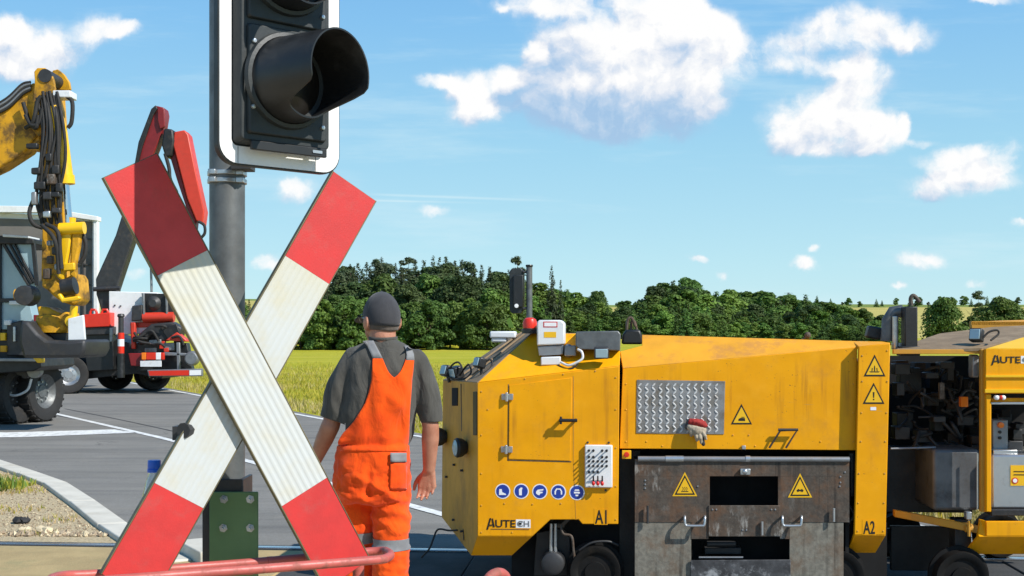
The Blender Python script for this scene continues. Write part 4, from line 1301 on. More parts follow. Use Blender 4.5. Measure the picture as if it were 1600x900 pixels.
# ---- dungarees: trousers plus bib at the back
def fold_trouser(co, n):
    x = co.x - wk.location.x; z = co.z
    q = Vector((x * 7, co.y * 8, z * 15 + x * 6)); a = mnoise.noise(q)
    q2 = Vector((x * 17 - z * 10, co.y * 14, z * 20 + 3)); c = mnoise.noise(q2)
    lo = max(0, min(1, (1.06 - z) / .1))
    r_ = (.009 * (1 - abs(a) * 2.6) + .005 * c + .0035 * (1 - 2.5 * abs(mnoise.noise(Vector((x * 26 + z * 14, co.y * 22, z * 38)))))) * (.25 + .75 * lo)
    if .60 < z < .66: r_ *= .35
    seam = abs(x - (pp(582, 0).x - wk.location.x))
    if z > .83 and z < 1.0 and co.y < PY: r_ -= .016 * math.exp(-(seam / .014) ** 2) * min(1, (1.0 - z) / .08)
    return r_


t = MB()
loft(t, [(pp(584, 694), .163, .130), (pp(582.5, 707), .164, .132), (pp(581.5, 730), .164, .139), (pp(581, 752), .167, .142), (pp(581, 772), .166, .131), (pp(581, 784), .152, .105)], 36)
limb(t, [pp(553, 762, .01), pp(554, 815, .03), pp(556, 870, .05), pp(556, 960, .06), pp(556, 1052, .05)], [.084, .083, .077, .074, .072], 22)
limb(t, [pp(611, 762, .0), pp(611, 815, -.01), pp(610.5, 870, -.02), pp(612, 960, -.03), pp(613, 1052, -.02)], [.084, .081, .076, .074, .072], 22)
tr_me = organic(t, .0085, 6, fold_trouser)
trous_bvh = BVHTree.FromPolygons([v.co.copy() for v in tr_me.vertices], [p.vertices[:] for p in tr_me.polygons])
# patch of cloth on the back, laid over the shirt
def on_shirt(px, py, off):
    p = pp(px, py, 0.0); o = Vector((p.x, PY - 1.0, p.z)); tgt = p
    c = Vector((0, 0, CH)); d = (p - c).normalized()
    hit = shirt_bvh.ray_cast(c + d * 3.5, d)
    if py > 676:
        h2 = trous_bvh.ray_cast(c + d * 3.5, d)
        if h2[0] is not None and (hit[0] is None or h2[3] < hit[3]): hit = h2
        off = off * max(0.12, min(1, (706 - py) / 22))
    q, n = (hit[0], hit[1]) if hit[0] is not None else (p - Vector((0, .1, 0)), Vector((0, -1, 0)))
    if n.dot(d) > 0: n = -n
    return q - d * off * .7 + n * off * .3


def lerp_tab(tab, y):
    for (y0, x0), (y1, x1) in zip(tab[:-1], tab[1:]):
        if y0 <= y <= y1: return x0 + (x1 - x0) * (y - y0) / (y1 - y0)
    return tab[0][1] if y < tab[0][0] else tab[-1][1]


LE = [(560, 582), (593, 580.5), (612, 576), (629, 570), (645, 561), (660, 551), (672, 540), (685, 532), (700, 530.5), (712, 530.5)]
RE = [(560, 647), (593, 643.5), (644, 640), (690, 638), (706, 635.5), (712, 635.5)]
VL = [(560, 598), (570, 602), (580, 606.5), (588, 613), (590, 616)]
VR = [(560, 634), (570, 630.5), (580, 626), (588, 619), (590, 616)]
m = MB()
def patch(L_, R_, y0, y1, ny, nx, off):
    m.grid([[on_shirt(lerp_tab(L_, y) + (lerp_tab(R_, y) - lerp_tab(L_, y)) * i / nx, y, off) for i in range(nx + 1)] for y in np.linspace(y0, y1, ny + 1)])


mid = [(560, 616), (712, 616)]
MIDL = [(560, 616), (712, 616)]
patch(LE, VL, 560, 590, 10, 12, .007); patch(VR, RE, 560, 590, 10, 12, .007)
patch(LE, MIDL, 590, 706, 40, 12, .007); patch(MIDL, RE, 590, 706, 40, 12, .007)
# smooth the hit noise a little
bib = MB(); bib.v = m.v; bib.f = m.f; bib.mi = m.mi
dung = link_mesh('dungarees', tr_me, 'orange_cloth', wk)
bo = bib.build('bib_back', 'orange_cloth', dung, smooth=80, recalc=True)
md = bo.modifiers.new('smooth', 'SMOOTH'); md.iterations = 3; md.factor = .4
md = bo.modifiers.new('cloth', 'SOLIDIFY'); md.thickness = .005; md.offset = 0
# the front of the bib (out of sight) so that the straps hold something
for nm, pts in (('strap', [((582, 598), 560), ((579, 594), 552), ((574.5, 588), 541), ((571, 584), 533)]), ('strap', [((634, 647), 563), ((635, 646.5), 555), ((634, 644.5), 548), ((631, 640), 541)])):
    s_ = MB()
    s_.grid([[on_shirt(x, y, .010) for x in np.linspace(xx[0], xx[1], 5)] for (xx, y) in pts])
    top = pts[-1]
    so_ = s_.build(nm, 'grey_band', dung, smooth=80)
    md = so_.modifiers.new('cloth', 'SOLIDIFY'); md.thickness = .003; md.offset = 0
# waistband seam, back pocket with grey flap, reflective bands
tr_bvh_me = dung.data
tb = BVHTree.FromPolygons([FR[wk] @ v.co for v in tr_bvh_me.vertices], [p.vertices[:] for p in tr_bvh_me.polygons])


def on_trouser(px, py, off):
    p = pp(px, py); c = Vector((0, 0, CH)); d = (p - c).normalized()
    hit = tb.ray_cast(c + d * 3.5, d)
    q = hit[0] if hit[0] is not None else p - Vector((0, .1, 0))
    return q - d * off


s_ = MB(); s_.grid([[on_trouser(x, y, .013) for x in np.linspace(610, 635, 9)] for y in np.linspace(707.5, 722, 5)])
o = s_.build('pocket_flap', 'grey_band', dung, smooth=80); md = o.modifiers.new('c', 'SOLIDIFY'); md.thickness = .004; md.offset = 0
s_ = MB(); s_.grid([[on_trouser(x, y, .006) for x in np.linspace(609, 636, 10)] for y in np.linspace(723, 766, 10)])
o = s_.build('back_pocket', 'orange_cloth', dung, smooth=80); md = o.modifiers.new('c', 'SOLIDIFY'); md.thickness = .004; md.offset = 0
md = o.modifiers.new('s', 'SMOOTH'); md.iterations = 2
for cx, rr0, dy, z0, z1 in ((555, .0855, .042, .609, .660), (610.7, .0825, -.015, .590, .640)):
    s_ = MB(); rows = []
    for i in range(6):
        z = z0 + (z1 - z0) * i / 5
        row = []
        for k in range(30):
            a = 2 * math.pi * k / 30; c = Vector((pp(cx, 0).x, PY + dy, z)); dirv = Vector((math.cos(a), math.sin(a), 0))
            hit = tb.ray_cast(c, dirv)
            row.append(c + dirv * ((hit[3] if hit[0] is not None else rr0) + .004))
        rows.append(row)
    s_.grid(rows, closed=True); s_.build('reflective_band', 'grey_band', dung, smooth=80)
# boots
for px, dy in ((556, .05), (613, -.02)):
    s_ = MB(); c = pp(px, 1056, dy)
    limb(s_, [Vector((c.x, c.y, .18)), Vector((c.x, c.y + .005, .09)), Vector((c.x, c.y + .02, .055))], [.058, .055, .05]); s_.ball(Vector((c.x, c.y + .07, .05)), (.052, .15, .05), 16, 10); s_.ball(Vector((c.x, c.y + .13, .045)), (.05, .085, .045), 16, 10)
    link_mesh('boot', organic(s_, .009, 4), 'rubber', wk)
# cap and hair
def head_pt(th, ph, r_): return hcn + HR @ Vector((r_[0] * math.cos(th) * math.cos(ph), r_[1] * math.sin(th) * math.cos(ph), r_[2] * math.sin(ph)))


m = MB(); rows = []
for j in range(15):
    row = []
    for k in range(48):
        th = 2 * math.pi * k / 48
        p0 = -.28 + .34 * max(0, math.sin(th)) - .06 * max(0, -math.sin(th))
        ph = p0 + (math.pi / 2 - p0) * j / 14
        rr0 = (.0815, .102, .118)
        q = head_pt(th, ph, rr0)
        row.append(q + HR @ Vector((0, -.002, .002)))
    rows.append(row)
m.grid(rows, closed=True)
cap = m.build('cap', 'cap_grey', wk, smooth=80)
md = cap.modifiers.new('cloth', 'SOLIDIFY'); md.thickness = .003; md.offset = -1
m = MB(); top_r = []; bot_r = []
for k in range(17):
    th = R(28 + 124 * k / 16); e = math.sin((k / 16) * math.pi) ** .5
    a = head_pt(th, .06, (.083, .103, .118)); f_ = HR @ Vector((math.cos(th) * .025, .085 * e, -.026 * e))
    top_r.append(a); bot_r.append(a + f_)
m.grid([top_r, [p.lerp(q, .5) + Vector((0, 0, .006)) for p, q in zip(top_r, bot_r)], bot_r]); o = m.build('peak', 'cap_grey', cap, smooth=80); md = o.modifiers.new('c', 'SOLIDIFY'); md.thickness = .004
m = MB()
for k in range(8):                          # seams of the crown
    th = math.pi * 2 * k / 8 + .2
    m.tube([head_pt(th, ph, (.0825, .103, .119)) for ph in np.linspace(-.1 if math.sin(th) > 0 else -.2, 1.5, 10)], .0012, 5)
m.ball(head_pt(0, math.pi / 2, (.08, .1, .120)), (.006, .006, .004), 8, 6)
m.build('crown_seam', 'cap_grey', cap, smooth=60)
m = MB(); rows = []
for j in range(6):
    row = []
    for k in range(26):
        th = math.pi + R(12) + (math.pi - R(24)) * k / 25
        ph = -.22 - .34 * j / 5 * (1 - .25 * abs(math.cos(th)))
        row.append(head_pt(th, ph, (.0785, .0975, .1135)))
    rows.append(row)
m.grid(rows); o = m.build('hair', 'hair_grey', wk, smooth=80); md = o.modifiers.new('c', 'SOLIDIFY'); md.thickness = .004; md.offset = 0
# spectacles: only a temple and lens edge show at the left of the face
m = MB()
for s_ in (-1, 1):
    m.tube([hcn + HR @ Vector((s_ * .080, -.004, -.002)), hcn + HR @ Vector((s_ * .080, .07, .004)), hcn + HR @ Vector((s_ * .066, .106, .002))], .0022, 6)
    m.tube([hcn + HR @ Vector((s_ * (.036 + .026 * math.cos(a)), .112 - .010 * abs(math.cos(a)), .0 + .020 * math.sin(a))) for a in np.linspace(0, 2 * math.pi, 20)], .0018, 6)
m.build('spectacles', 'bright_zinc', wk, smooth=60)

# ================================================================== THE RAIL MACHINE
mc = thing('rail_machine', 'yellow rail machine with sloping nose, blue safety stickers and a chequer plate on its hood', 'rail machine', TL(0, 0, 0), -TH)
FWD = Vector((0, -1, 0))       # out of the machine's front, in its own frame


def flat(mb, pts, th, back=0.0):
    """closed plate from points in the machine frame, th thick towards the front"""
    pts = [Vector(p) + FWD * back for p in pts]
    return mb.prism(pts, FWD * th)


def solid(mb, front, depth):
    return mb.prism(front, Vector((0, depth, 0)))


# --- nose cabinet
A_ = Q(746, 598, 0); B_ = Q(968, 572, 0); C_ = Q(966, 819, 0); D_ = Q(910, 819, 0); E_ = Q(904, 812, 0); F_ = Q(860, 812, 0); G_ = Q(832, 838, 0); H_ = Q(746, 838, 0)
L1 = Q(692, 594, .60); L2 = Q(690, 808, .60); Lb = Q(736, 868, .14); Lc = Q(800, 868, .14)
T1 = Q(831, 521, .34); T2 = Q(968, 521, .34); T3 = Q(968, 520.5, 1.5); T4 = Q(806, 520.5, 1.3); L0 = Vector((L1.x, 1.45, L1.z)); L3 = Vector((L2.x, 1.45, L2.z))
BK = [Vector((B_.x, 1.5, B_.z)), Vector((C_.x, 1.5, C_.z))]
m = MB(); solid(m, [A_, B_, C_, D_, E_, F_, G_, H_], .03)
cab = m.build('nose_cabinet', 'yellow_paint', mc, bevel=.004, local=True)
m = MB()
o1 = [A_, H_, Lb, L2, L1]; m.poly(o1)
m2 = MB()
inn = [p + Vector((.018, .012, 0)) for p in o1]
m = MB(); m.loft2(o1, inn); m.build('nose_side', 'dusty_yellow', mc, bevel=.003, local=True)
m = MB(); lipf = [H_ + Vector((0, .001, -.001)), G_ + Vector((0, .001, -.001)), Lc, Lb]; m.loft2(lipf, [p + Vector((0, .02, .012)) for p in lipf]); m.build('lower_lip', 'yellow_paint', mc, bevel=.003, local=True)
m = MB(); bev = [A_ + Vector((.004, 0, .003)), B_ + Vector((0, 0, .003)), T2 + Vector((0, -.012, -.055)), T2, T1]
bev = [A_ + Vector((.004, 0, .003)), B_ + Vector((0, 0, .003)), Q(969, 549, .15), Q(940, 521, .34), T1]
m.loft2(bev, [p + Vector((0, .03, -.02)) for p in bev]); m.build('shoulder_panel', 'yellow_paint', mc, bevel=.003, local=True)
m = MB(); rf = [A_ + Vector((-.002, .003, .003)), T1 + Vector((-.003, 0, .0)), T4, L0 + Vector((.1, 0, .1)), L1 + Vector((0, 0, .003))]
m.loft2(rf, [p + Vector((.01, .01, -.03)) for p in rf]); rfo = m.build('nose_roof', 'roof_dust', mc, bevel=.003, local=True)
m = MB()
for fx in (.33, .62):                         # folds along the sloping roof
    a = rf[0].lerp(rf[4], fx); b = rf[1].lerp(rf[2], fx); m.tube([a + Vector((0, 0, .004)), b + Vector((0, 0, .004))], .006, 6)
m.build('roof_fold', 'roof_dust', rfo, local=True)
m = MB(); m.poly([T1, Q(940, 521, .34), T3, T4]); tp = [T1 + Vector((0, .004, 0)), Q(940, 521, .345), Q(969, 549, .16) + Vector((0, .01, 0)), Vector((B_.x, 1.5, Q(969, 549, .16).z)), Vector((T3.x, 1.5, T3.z)), T4]
m = MB(); m.loft2(tp, [p + Vector((0, 0, -.03)) for p in tp]); m.build('roof_panel', 'roof_dust', mc, local=True)
m = MB(); bk = [L3, L0, T4 + Vector((0, .15, 0)), Vector((B_.x - .02, 1.49, T4.z - .03)), Vector((B_.x - .02, 1.49, C_.z)), Vector((Lc.x, 1.49, Lc.z))]; m.prism(bk, Vector((0, .03, 0))); m.build('back_panel', 'yellow_paint', mc, local=True)
m = MB(); eb = [L1 + Vector((.002, .004, 0)), L0, L3, L2 + Vector((.002, .004, 0))]; m.prism(eb, Vector((.02, 0, 0))); m.build('end_panel', 'dusty_yellow', mc, local=True)
# panel lines, rivets, door
m = MB()
def line(m, pts, w_=.0022, off=.0012, closed=False):
    pts = [Q(x, y, 0) + FWD * off for x, y in pts]
    for a, b in zip(pts[:-1], pts[1:]):
        d = (b - a).normalized(); n = d.cross(FWD) * w_
        m.prism([a - n - d * w_, b - n + d * w_, b + n + d * w_, a + n - d * w_], FWD * -.001)
line(m, [(896, 588), (896, 720)], .0016); line(m, [(896, 720), (900, 812)], .0012)
m.build('panel_seam', 'dusty_yellow', cab, local=True)
m = MB(); line(m, [(794.5, 601), (793.5, 719)], .0024); line(m, [(793.5, 719), (892, 721.5)], .003); m.build('door_gap_shadow', 'rust', cab, local=True)  # dark brown strips: door gap at left, painted shadow below the door
dp = [(796, 602), (894, 590), (891, 720), (795, 717)]
m = MB(); flat(m, [Q(x, y, 0) for x, y in dp], .004, .0005); dor = m.build('door', 'yellow_paint', mc, bevel=.002, local=True)
for (x, y) in ((793, 620), (792, 702)):
    m = MB(); c = Q(x, y, 0) + FWD * .004
    m.span(c + Vector((-.034, -.004, -.018)), c + Vector((-.008, .003, .018))); m.span(c + Vector((.006, -.012, -.018)), c + Vector((.034, -.004, .018)))
    m.tube([c + Vector((-.003, -.012, -.026)), c + Vector((-.003, -.012, .026))], .009, 12)
    m.build('hinge', 'bright_zinc', dor, bevel=.002, local=True)
m = MB(); c = Q(889, 656, 0)
m.tube([c + Vector((-.045, 0, .0)), c + Vector((-.045, -.045, .0))], .011, 10); m.tube([c + Vector((.040, 0, 0)), c + Vector((.040, -.045, 0))], .009, 10)
m.tube([c + Vector((-.055, -.047, 0)), c + Vector((.050, -.047, 0))], .010, 12); m.tube([c + Vector((-.045, -.047, -.022)), c + Vector((-.045, -.047, .022))], .007, 8)
m.build('door_handle', 'black_plastic', dor, bevel=.001, local=True)
riv = [(752, 612), (752, 680), (752, 740), (752, 790), (752, 832), (800, 832), (962, 590), (962, 640), (962, 700), (962, 760), (962, 812), (930, 580), (820, 592), (880, 585), (788, 787), (832, 788), (876, 787), (880, 660), (762, 640)]
for (x, y) in riv:
    m = MB(); m.lathe(Q(x, y, 0) + FWD * .0005, FWD, [(0, .003), (.0035, .0025), (.0055, 0)], 8); m.build('rivet', 'dusty_yellow', cab, local=True)
# --- blue mandatory stickers
def disc(m, c, r_, off, n=28, th=.0006): m.lathe(c + FWD * off, FWD, [(0, th), (r_, th), (r_, 0)], n)
def shape(m, c, pts, s_, off, th=.0006): flat(m, [c + Vector((x * s_, 0, z * s_)) for x, z in pts], th, off)
PICT = [
    [[(-.55, .35), (-.15, .35), (-.08, -.15), (.45, -.38), (.6, -.6), (-.6, -.6)]],                                        # boot
    [[(-.38, .3), (-.05, .62), (.22, .55), (.1, .2), (.1, -.65), (-.35, -.65)]],                                            # glove
    [[(-.6, 0), (-.35, .3), (.6, .42), (.55, .18), (-.05, .12), (-.05, .02), (.5, -.05), (.4, -.25), (.1, -.3), (-.1, -.6), (-.4, -.5), (-.62, -.3)]],   # washing hand
    [[(-.62, .1), (-.35, .55), (.35, .55), (.62, .1), (.62, -.4), (.4, -.45), (.38, .1), (.2, .38), (-.2, .38), (-.38, .1), (-.4, -.45), (-.62, -.4)]],  # ear muffs
    [[(-.48, .12), (.48, .12), (.48, -.14), (.1, -.18), (0, -.04), (-.1, -.18), (-.48, -.14)], [(-.3, .5), (.3, .5), (.42, .28), (-.42, .28)], [(-.28, -.35), (.28, -.35), (.18, -.6), (-.18, -.6)]],  # goggles
]
LBL = ['round blue sticker with a white boot', 'round blue sticker with a white glove', 'round blue sticker with a white hand', 'round blue sticker with white ear muffs', 'round blue sticker with a white face in goggles']
for k, (x, y) in enumerate(((785.5, 767.5), (814.5, 767.5), (843.5, 768), (872.5, 768.5), (901.5, 769.5))):
    c = Q(x, y, 0); m = MB(); disc(m, c, .0445, .0005); st = m.build('safety_sticker', 'sticker_white', cab, local=True, smooth=30); st['label'] = LBL[k]
    m = MB(); disc(m, c, .0385, .0013); m.build('blue_field', 'sticker_blue', st, local=True, smooth=30)
    for pg in PICT[k]:
        m = MB(); shape(m, c, pg, .036, .0021); m.build('pictogram', 'sticker_white', st, local=True)
# --- maker's mark and unit numbers
def autech(par, x0, x1, y0, y1, yl, base):
    """tall A with a long foot, black UTE, then white C and H boxes"""
    a = Q(x0, y1, yl); b = Q(x1, y0, yl); W_ = b.x - a.x; Hh = b.z - a.z
    def PT(u, v): return Vector((a.x + W_ * u, yl, a.z + Hh * v))
    m = MB()
    flat(m, [PT(0, -.16), (PT(.04, -.16)), PT(.115, 1.05), PT(.075, 1.05)], .0012, .0008)
    flat(m, [PT(.118, .95), PT(.150, 1.05), PT(.192, .10), PT(.150, .10)], .0012, .0008)
    flat(m, [PT(.075, .38), PT(.140, .38), PT(.140, .26), PT(.068, .26)], .0012, .0021)
    o = m.build('maker_letter', 'sticker_black', par, local=True)
    lettering('UTE', 'maker_lettering', 'sticker_black', par, PT(.205, .10) + FWD * .0008, (1, 0, 0), (0, 0, 1), W_ * .45, Hh * .78)
    m = MB(); flat(m, [PT(.67, .05), PT(1.0, .05), PT(1.0, .95), PT(.67, .95)], .0008, .0006); wb = m.build('white_field', 'sticker_white', par, local=True)
    lettering('CH', 'maker_lettering', 'grey_steel', wb, PT(.70, .20) + FWD * .0016, (1, 0, 0), (0, 0, 1), W_ * .27, Hh * .6)
    m = MB(); flat(m, [PT(.735, .40), PT(.80, .40), PT(.80, .62), PT(.735, .62)], .0006, .0034); m.build('centre_mark', 'sticker_black', wb, local=True)
    if base:
        m = MB(); flat(m, [PT(.10, -.13), PT(.97, -.13), PT(.97, -.07), PT(.10, -.07)], .0008, .0008); m.build('underline', 'rust', par, local=True)
autech(cab, 760, 829, 811, 825, 0, True)


def unit_no(par, s_, x0, x1, y0, y1, yl):
    a = Q(x0, y1, yl); b = Q(x1, y0, yl)
    m = MB(); flat(m, [a + Vector((-.006, 0, -.006)), Vector((b.x + .006, yl, a.z - .006)), b + Vector((.006, 0, .008)), Vector((a.x - .006, yl, b.z + .008))], .0006, .0006)
    pl = m.build('number_plate', 'yellow_paint', par, local=True)
    lettering(s_, 'number', 'sticker_black', pl, a + FWD * .0013, (1, 0, 0), (0, 0, 1), b.x - a.x, b.z - a.z)
unit_no(cab, 'A1', 930, 948, 797, 818, 0)
# --- white control panel with toggles
c0 = Q(914, 761, 0); c1 = Q(957, 695, 0)
m = MB(); m.span((c0.x, -.022, c0.z), (c1.x, -.001, c1.z)); cp = m.build('control_panel', 'white_paint', mc, bevel=.006, local=True)
TG = [(0, 0), (1, 0), (3, 0), (4, 0), (0, 1), (1, 1), (3, 1), (4, 1), (0, 2), (1, 2), (2, 2), (3, 2), (4, 2), (0, 3), (1, 3), (2, 3), (3, 3), (4, 3), (0, 4), (1, 4), (2, 4)]
wp, hp = c1.x - c0.x, c1.z - c0.z
for (i, j) in TG:
    u = .15 + i * .16; v = .87 - [0, .15, .25, .36, .50][j]
    o = Vector((c0.x + wp * u, -.022, c0.z + hp * v))
    m = MB(); m.lathe(o, FWD, [(.0075, 0), (.0075, .003), (.004, .005)], 8); m.tube([o, o + Vector((.002, -.026, .006))], [.0036, .0046], 7); m.build('toggle', 'sticker_black', cp, local=True)
for i in range(3):
    o = Vector((c0.x + wp * (.31 + i * .16), -.022, c0.z + hp * .14)); m = MB(); m.tube([o, o + Vector((0, -.02, .035))], [.005, .004], 8); m.build('lever', 'sticker_black', cp, local=True)
    m = MB(); m.ball(o + Vector((0, -.02, -.008)), (.010, .010, .013), 10, 8); m.build('red_knob', 'toggle_red', cp, local=True)
for (u, v) in ((.1, 1.05), (.87, 1.05), (.75, -.07)):
    m = MB(); m.lathe(Vector((c0.x + wp * u, -.001, c0.z + hp * v)), FWD, [(0, .006), (.006, .005), (.007, 0)], 8); m.build('panel_bolt', 'dark_steel', cab, local=True)

# --- nose side fittings: lamps, window slot, cable
sn = (L1 - A_); sn = Vector((sn.x, sn.y, 0)).normalized(); so_n = Vector((-sn.y, sn.x, 0)) * 1.0
if so_n.x > 0: so_n = -so_n


def NS(px, py, off=0.0):
    """on the angled nose side"""
    # intersect the view ray with the nose side plane, in machine frame
    p0 = Q(px, py, 0.0); p1 = Q(px, py, 1.0); d = p1 - p0
    t = (A_ - p0).dot(so_n) / d.dot(so_n); return p0 + d * t + so_n * off


def nplate(name, pts, mat, th=.01, par=mc, off=.001):
    m = MB(); m.prism([NS(x, y, off) for x, y in pts], so_n * th); return m.build(name, mat, par, bevel=.002, local=True)


nplate('side_window', [(740, 612), (746.0, 612), (746.0, 680), (740, 680)], 'glass_dark', .004)
nplate('side_slot', [(707, 606), (716, 606), (716, 634), (707, 634)], 'void', .004)
for (x, y, w_, h) in ((729, 699, 8, 20), (697, 682, 6, 17)):
    m = MB(); c = NS(x, y, .03); ax = so_n
    m.lathe(c + so_n * -.03, so_n, [(.035, 0), (.055, .03), (.06, .06), (.055, .07), (0, .072)], 20); o = m.build('nose_lamp', 'black_plastic', mc, local=True)
    m = MB(); m.lathe(c + so_n * .035, so_n, [(.048, .009), (.03, .016), (0, .02)], 18); m.build('lamp_lens', 'cab_glass', o, local=True)
for (x, y) in ((724, 735), (712, 726), (711, 812), (724, 830), (700, 745)):
    m = MB(); m.tube([NS(x, y, 0), NS(x, y, .02)], .007, 8); m.build('nose_stud', 'dark_steel', mc, local=True)
m = MB(); m.prism([NS(720, 600, .0015), NS(721.2, 600, .0015), NS(725.2, 845, .0015), NS(724, 843, .0015)], so_n * .001); m.build('nose_seam', 'black_steel', mc, local=True)
pts = [(722, 828), (716, 828), (706, 826), (706, 840), (707, 855), (702, 868)]
m = MB(); m.tube(bez([NS(x, y, .03 + .03 * i) for i, (x, y) in enumerate(pts)], 5), .006, 8); m.build('hanging_hose', 'rubber', mc, local=True)
# lamps and cables on the nose roof
def lampbox(name, p, sz, dirv, mat='black_plastic', par=mc):
    d = Vector(dirv).normalized(); u = d.cross(Vector((0, 0, 1))).normalized(); v = u.cross(d)
    Rm = Matrix((u, d, v)).transposed(); m = MB(); m.box(p, sz, Rm); o = m.build(name, mat, par, bevel=.008, local=True)
    m = MB(); m.box(p + d * (sz[1] / 2 + .003), (sz[0] * .82, .006, sz[2] * .78), Rm); m.build('lens', 'cab_glass', o, bevel=.004, local=True); return o
for (px, py, yl, s_) in ((699, 580, .45, .05), (713, 582, .42, .055), (750, 567, .25, .045)):
    c = Q(px, py, yl); lampbox('work_lamp', c, (s_ * 1.5, s_ * 1.2, s_ * 1.4), (-.8, -.6, -.25 if s_ > .05 else .3))
    m = MB(); m.tube([c, c + Vector((.01, .01, -.07))], .01, 8); m.build('lamp_foot', 'dark_steel', mc, local=True)
for pts in ([(699, 590, .45), (705, 572, .40), (716, 566, .38), (722, 577, .36), (714, 588, .36)], [(716, 590, .4), (727, 574, .36), (733, 570, .33), (736, 582, .3), (728, 592, .3)],
            [(752, 572, .25), (764, 562, .25), (769, 566, .25), (766, 576, .22), (756, 584, .2)], [(700, 589, .42), (712, 592, .36), (724, 592, .32), (734, 588, .3)]):
    m = MB(); m.tube(bez([Q(*p) for p in pts], 6), .006, 8); m.build('cable', 'rubber', mc, local=True, smooth=60)
a = Q(776, 523, .9); m = MB(); m.box(a + Vector((.045, .0, .0)), (.17, .12, .045)); m.box(a + Vector((0.02, -.0, -.035)), (.10, .10, .03)); m.build('roof_sensor', 'white_plastic', mc, bevel=.01, local=True)
m = MB(); a = Q(800, 508, 1.1); m.prism([Q(792, 500, 1.1), Q(797, 496, 1.1), Q(803, 512, 1.1), Q(795, 512, 1.1)], Vector((0, .01, 0))); m.build('green_marker', 'leaf_bright', mc, local=True)
# --- white cable box, beacon, grey tray, lamp
yb = .10
b0 = Q(838, 540, yb); b1 = Q(882, 501, yb)
m = MB(); xz = [(839, 503), (843, 500), (877, 500), (882, 505), (882, 538), (839, 540)]
m.loft2([Q(x, y, yb) for x, y in xz], [Q(x, y, yb) + Vector((0, .20, .0)) for x, y in xz]); wbx = m.build('junction_box', 'white_plastic', mc, bevel=.008, local=True)
m = MB(); xz = [(840, 541), (881, 539), (879, 554), (842, 556)]; m.loft2([Q(x, y, yb + .01) for x, y in xz], [Q(x, y, yb + .01) + Vector((0, .15, 0)) for x, y in xz]); m.build('box_base', 'grey_steel', wbx, bevel=.004, local=True)
m = MB(); xz = [(845, 558), (876, 557), (876, 570), (845, 571)]; m.loft2([Q(x, y, yb - .02) for x, y in xz], [Q(x, y, yb - .02) + Vector((0, .08, 0)) for x, y in xz]); m.build('socket', 'white_plastic', wbx, bevel=.006, local=True)
m = MB(); q = [Q(849, 502.5, yb), Q(871, 502.5, yb), Q(871, 511.5, yb), Q(849, 511.5, yb)]; flat(m, q, .0006, .0006); lb_ = m.build('red_frame_label', 'toggle_red', wbx, local=True)
m = MB(); q = [Q(850.5, 504, yb), Q(869.5, 504, yb), Q(869.5, 510, yb), Q(850.5, 510, yb)]; flat(m, q, .0006, .0014); m.build('label_field', 'sticker_white', lb_, local=True)
m = MB(); q = [Q(850, 518.5, yb), Q(869, 518.5, yb), Q(869, 527.5, yb), Q(850, 527.5, yb)]; flat(m, q, .0006, .0006); m.build('yellow_label', 'sticker_yellow', wbx, local=True)
m = MB(); a = Q(828, 516, .32); m.lathe(Vector((a.x, a.y, a.z - .02)), (0, 0, 1), [(.05, 0), (.05, .025), (.042, .03)], 24, True); bb = m.build('beacon_base', 'black_plastic', mc, local=True)
m = MB(); m.lathe(Vector((a.x, a.y, a.z + .012)), (0, 0, 1), [(.043, 0), (.044, .035), (.036, .055), (.02, .064), (0, .066)], 24); m.build('beacon_lens', 'hot_red', bb, local=True)
m = MB(); t0 = .06; q = [(900, 518), (966, 517), (970, 522), (969, 548), (905, 546), (899, 540)]
m.loft2([Q(x, y, t0) for x, y in q], [Q(x, y, t0) + Vector((0, .28, .0)) for x, y in q]); m.build('equipment_box', 'galvanised', mc, bevel=.006, local=True)
c = Q(940, 551, .0); lp = lampbox('side_lamp', c, (.085, .07, .065), (0, -1, -.12), 'dark_steel')
m = MB(); m.tube(bez([Q(876, 566, .07), Q(888, 571, .03), Q(900, 567, .02), (Q(910, 560, .02)), Q(909, 550, .03), Q(903, 546, .05)], 8), .0075, 10); m.build('grey_cable', 'white_plastic', mc, local=True, smooth=60)
m = MB(); m.tube(bez([Q(872, 571, .08), Q(886, 578, .03), Q(899, 572, .02), (Q(906, 562, .04))], 8), .005, 8); m.build('black_cable', 'rubber', mc, local=True, smooth=60)
m = MB(); m.ball(Q(888, 548, .14), (.03, .03, .04), 12, 8); m.span(Q(883, 556, .18), Q(900, 540, .10)); m.build('cable_gland', 'grey_steel', mc, bevel=.005, local=True)

# --- middle hood
hy = .03
hf = [Q(973, 576, hy), Q(1339.5, 542, hy), Q(1338, 703.5, hy), Q(968, 701, hy), ]
m = MB(); solid(m, hf, .02); hood = m.build('hood', 'yellow_paint', mc, bevel=.003, local=True)
m = MB(); bv = [Q(973, 575.5, hy), Q(1339.5, 541.5, hy), Q(1339, 533, .16), Q(1003, 523, .34), Q(1003, 540, .20), Q(969, 549, .17)]
m.loft2(bv, [p + Vector((0, .03, -.02)) for p in bv]); m.build('hood_shoulder', 'worn_yellow', mc, bevel=.003, local=True)
m = MB(); tpp = [Q(1003, 523, .345), Q(1339, 533, .165), Vector((Q(1339, 533, .165).x, 1.5, Q(1339, 533, .165).z)), Vector((Q(1003, 523, .345).x, 1.5, Q(1003, 523, .345).z))]
m.loft2(tpp, [p + Vector((0, 0, -.03)) for p in tpp]); m.build('hood_top', 'worn_yellow', mc, local=True)
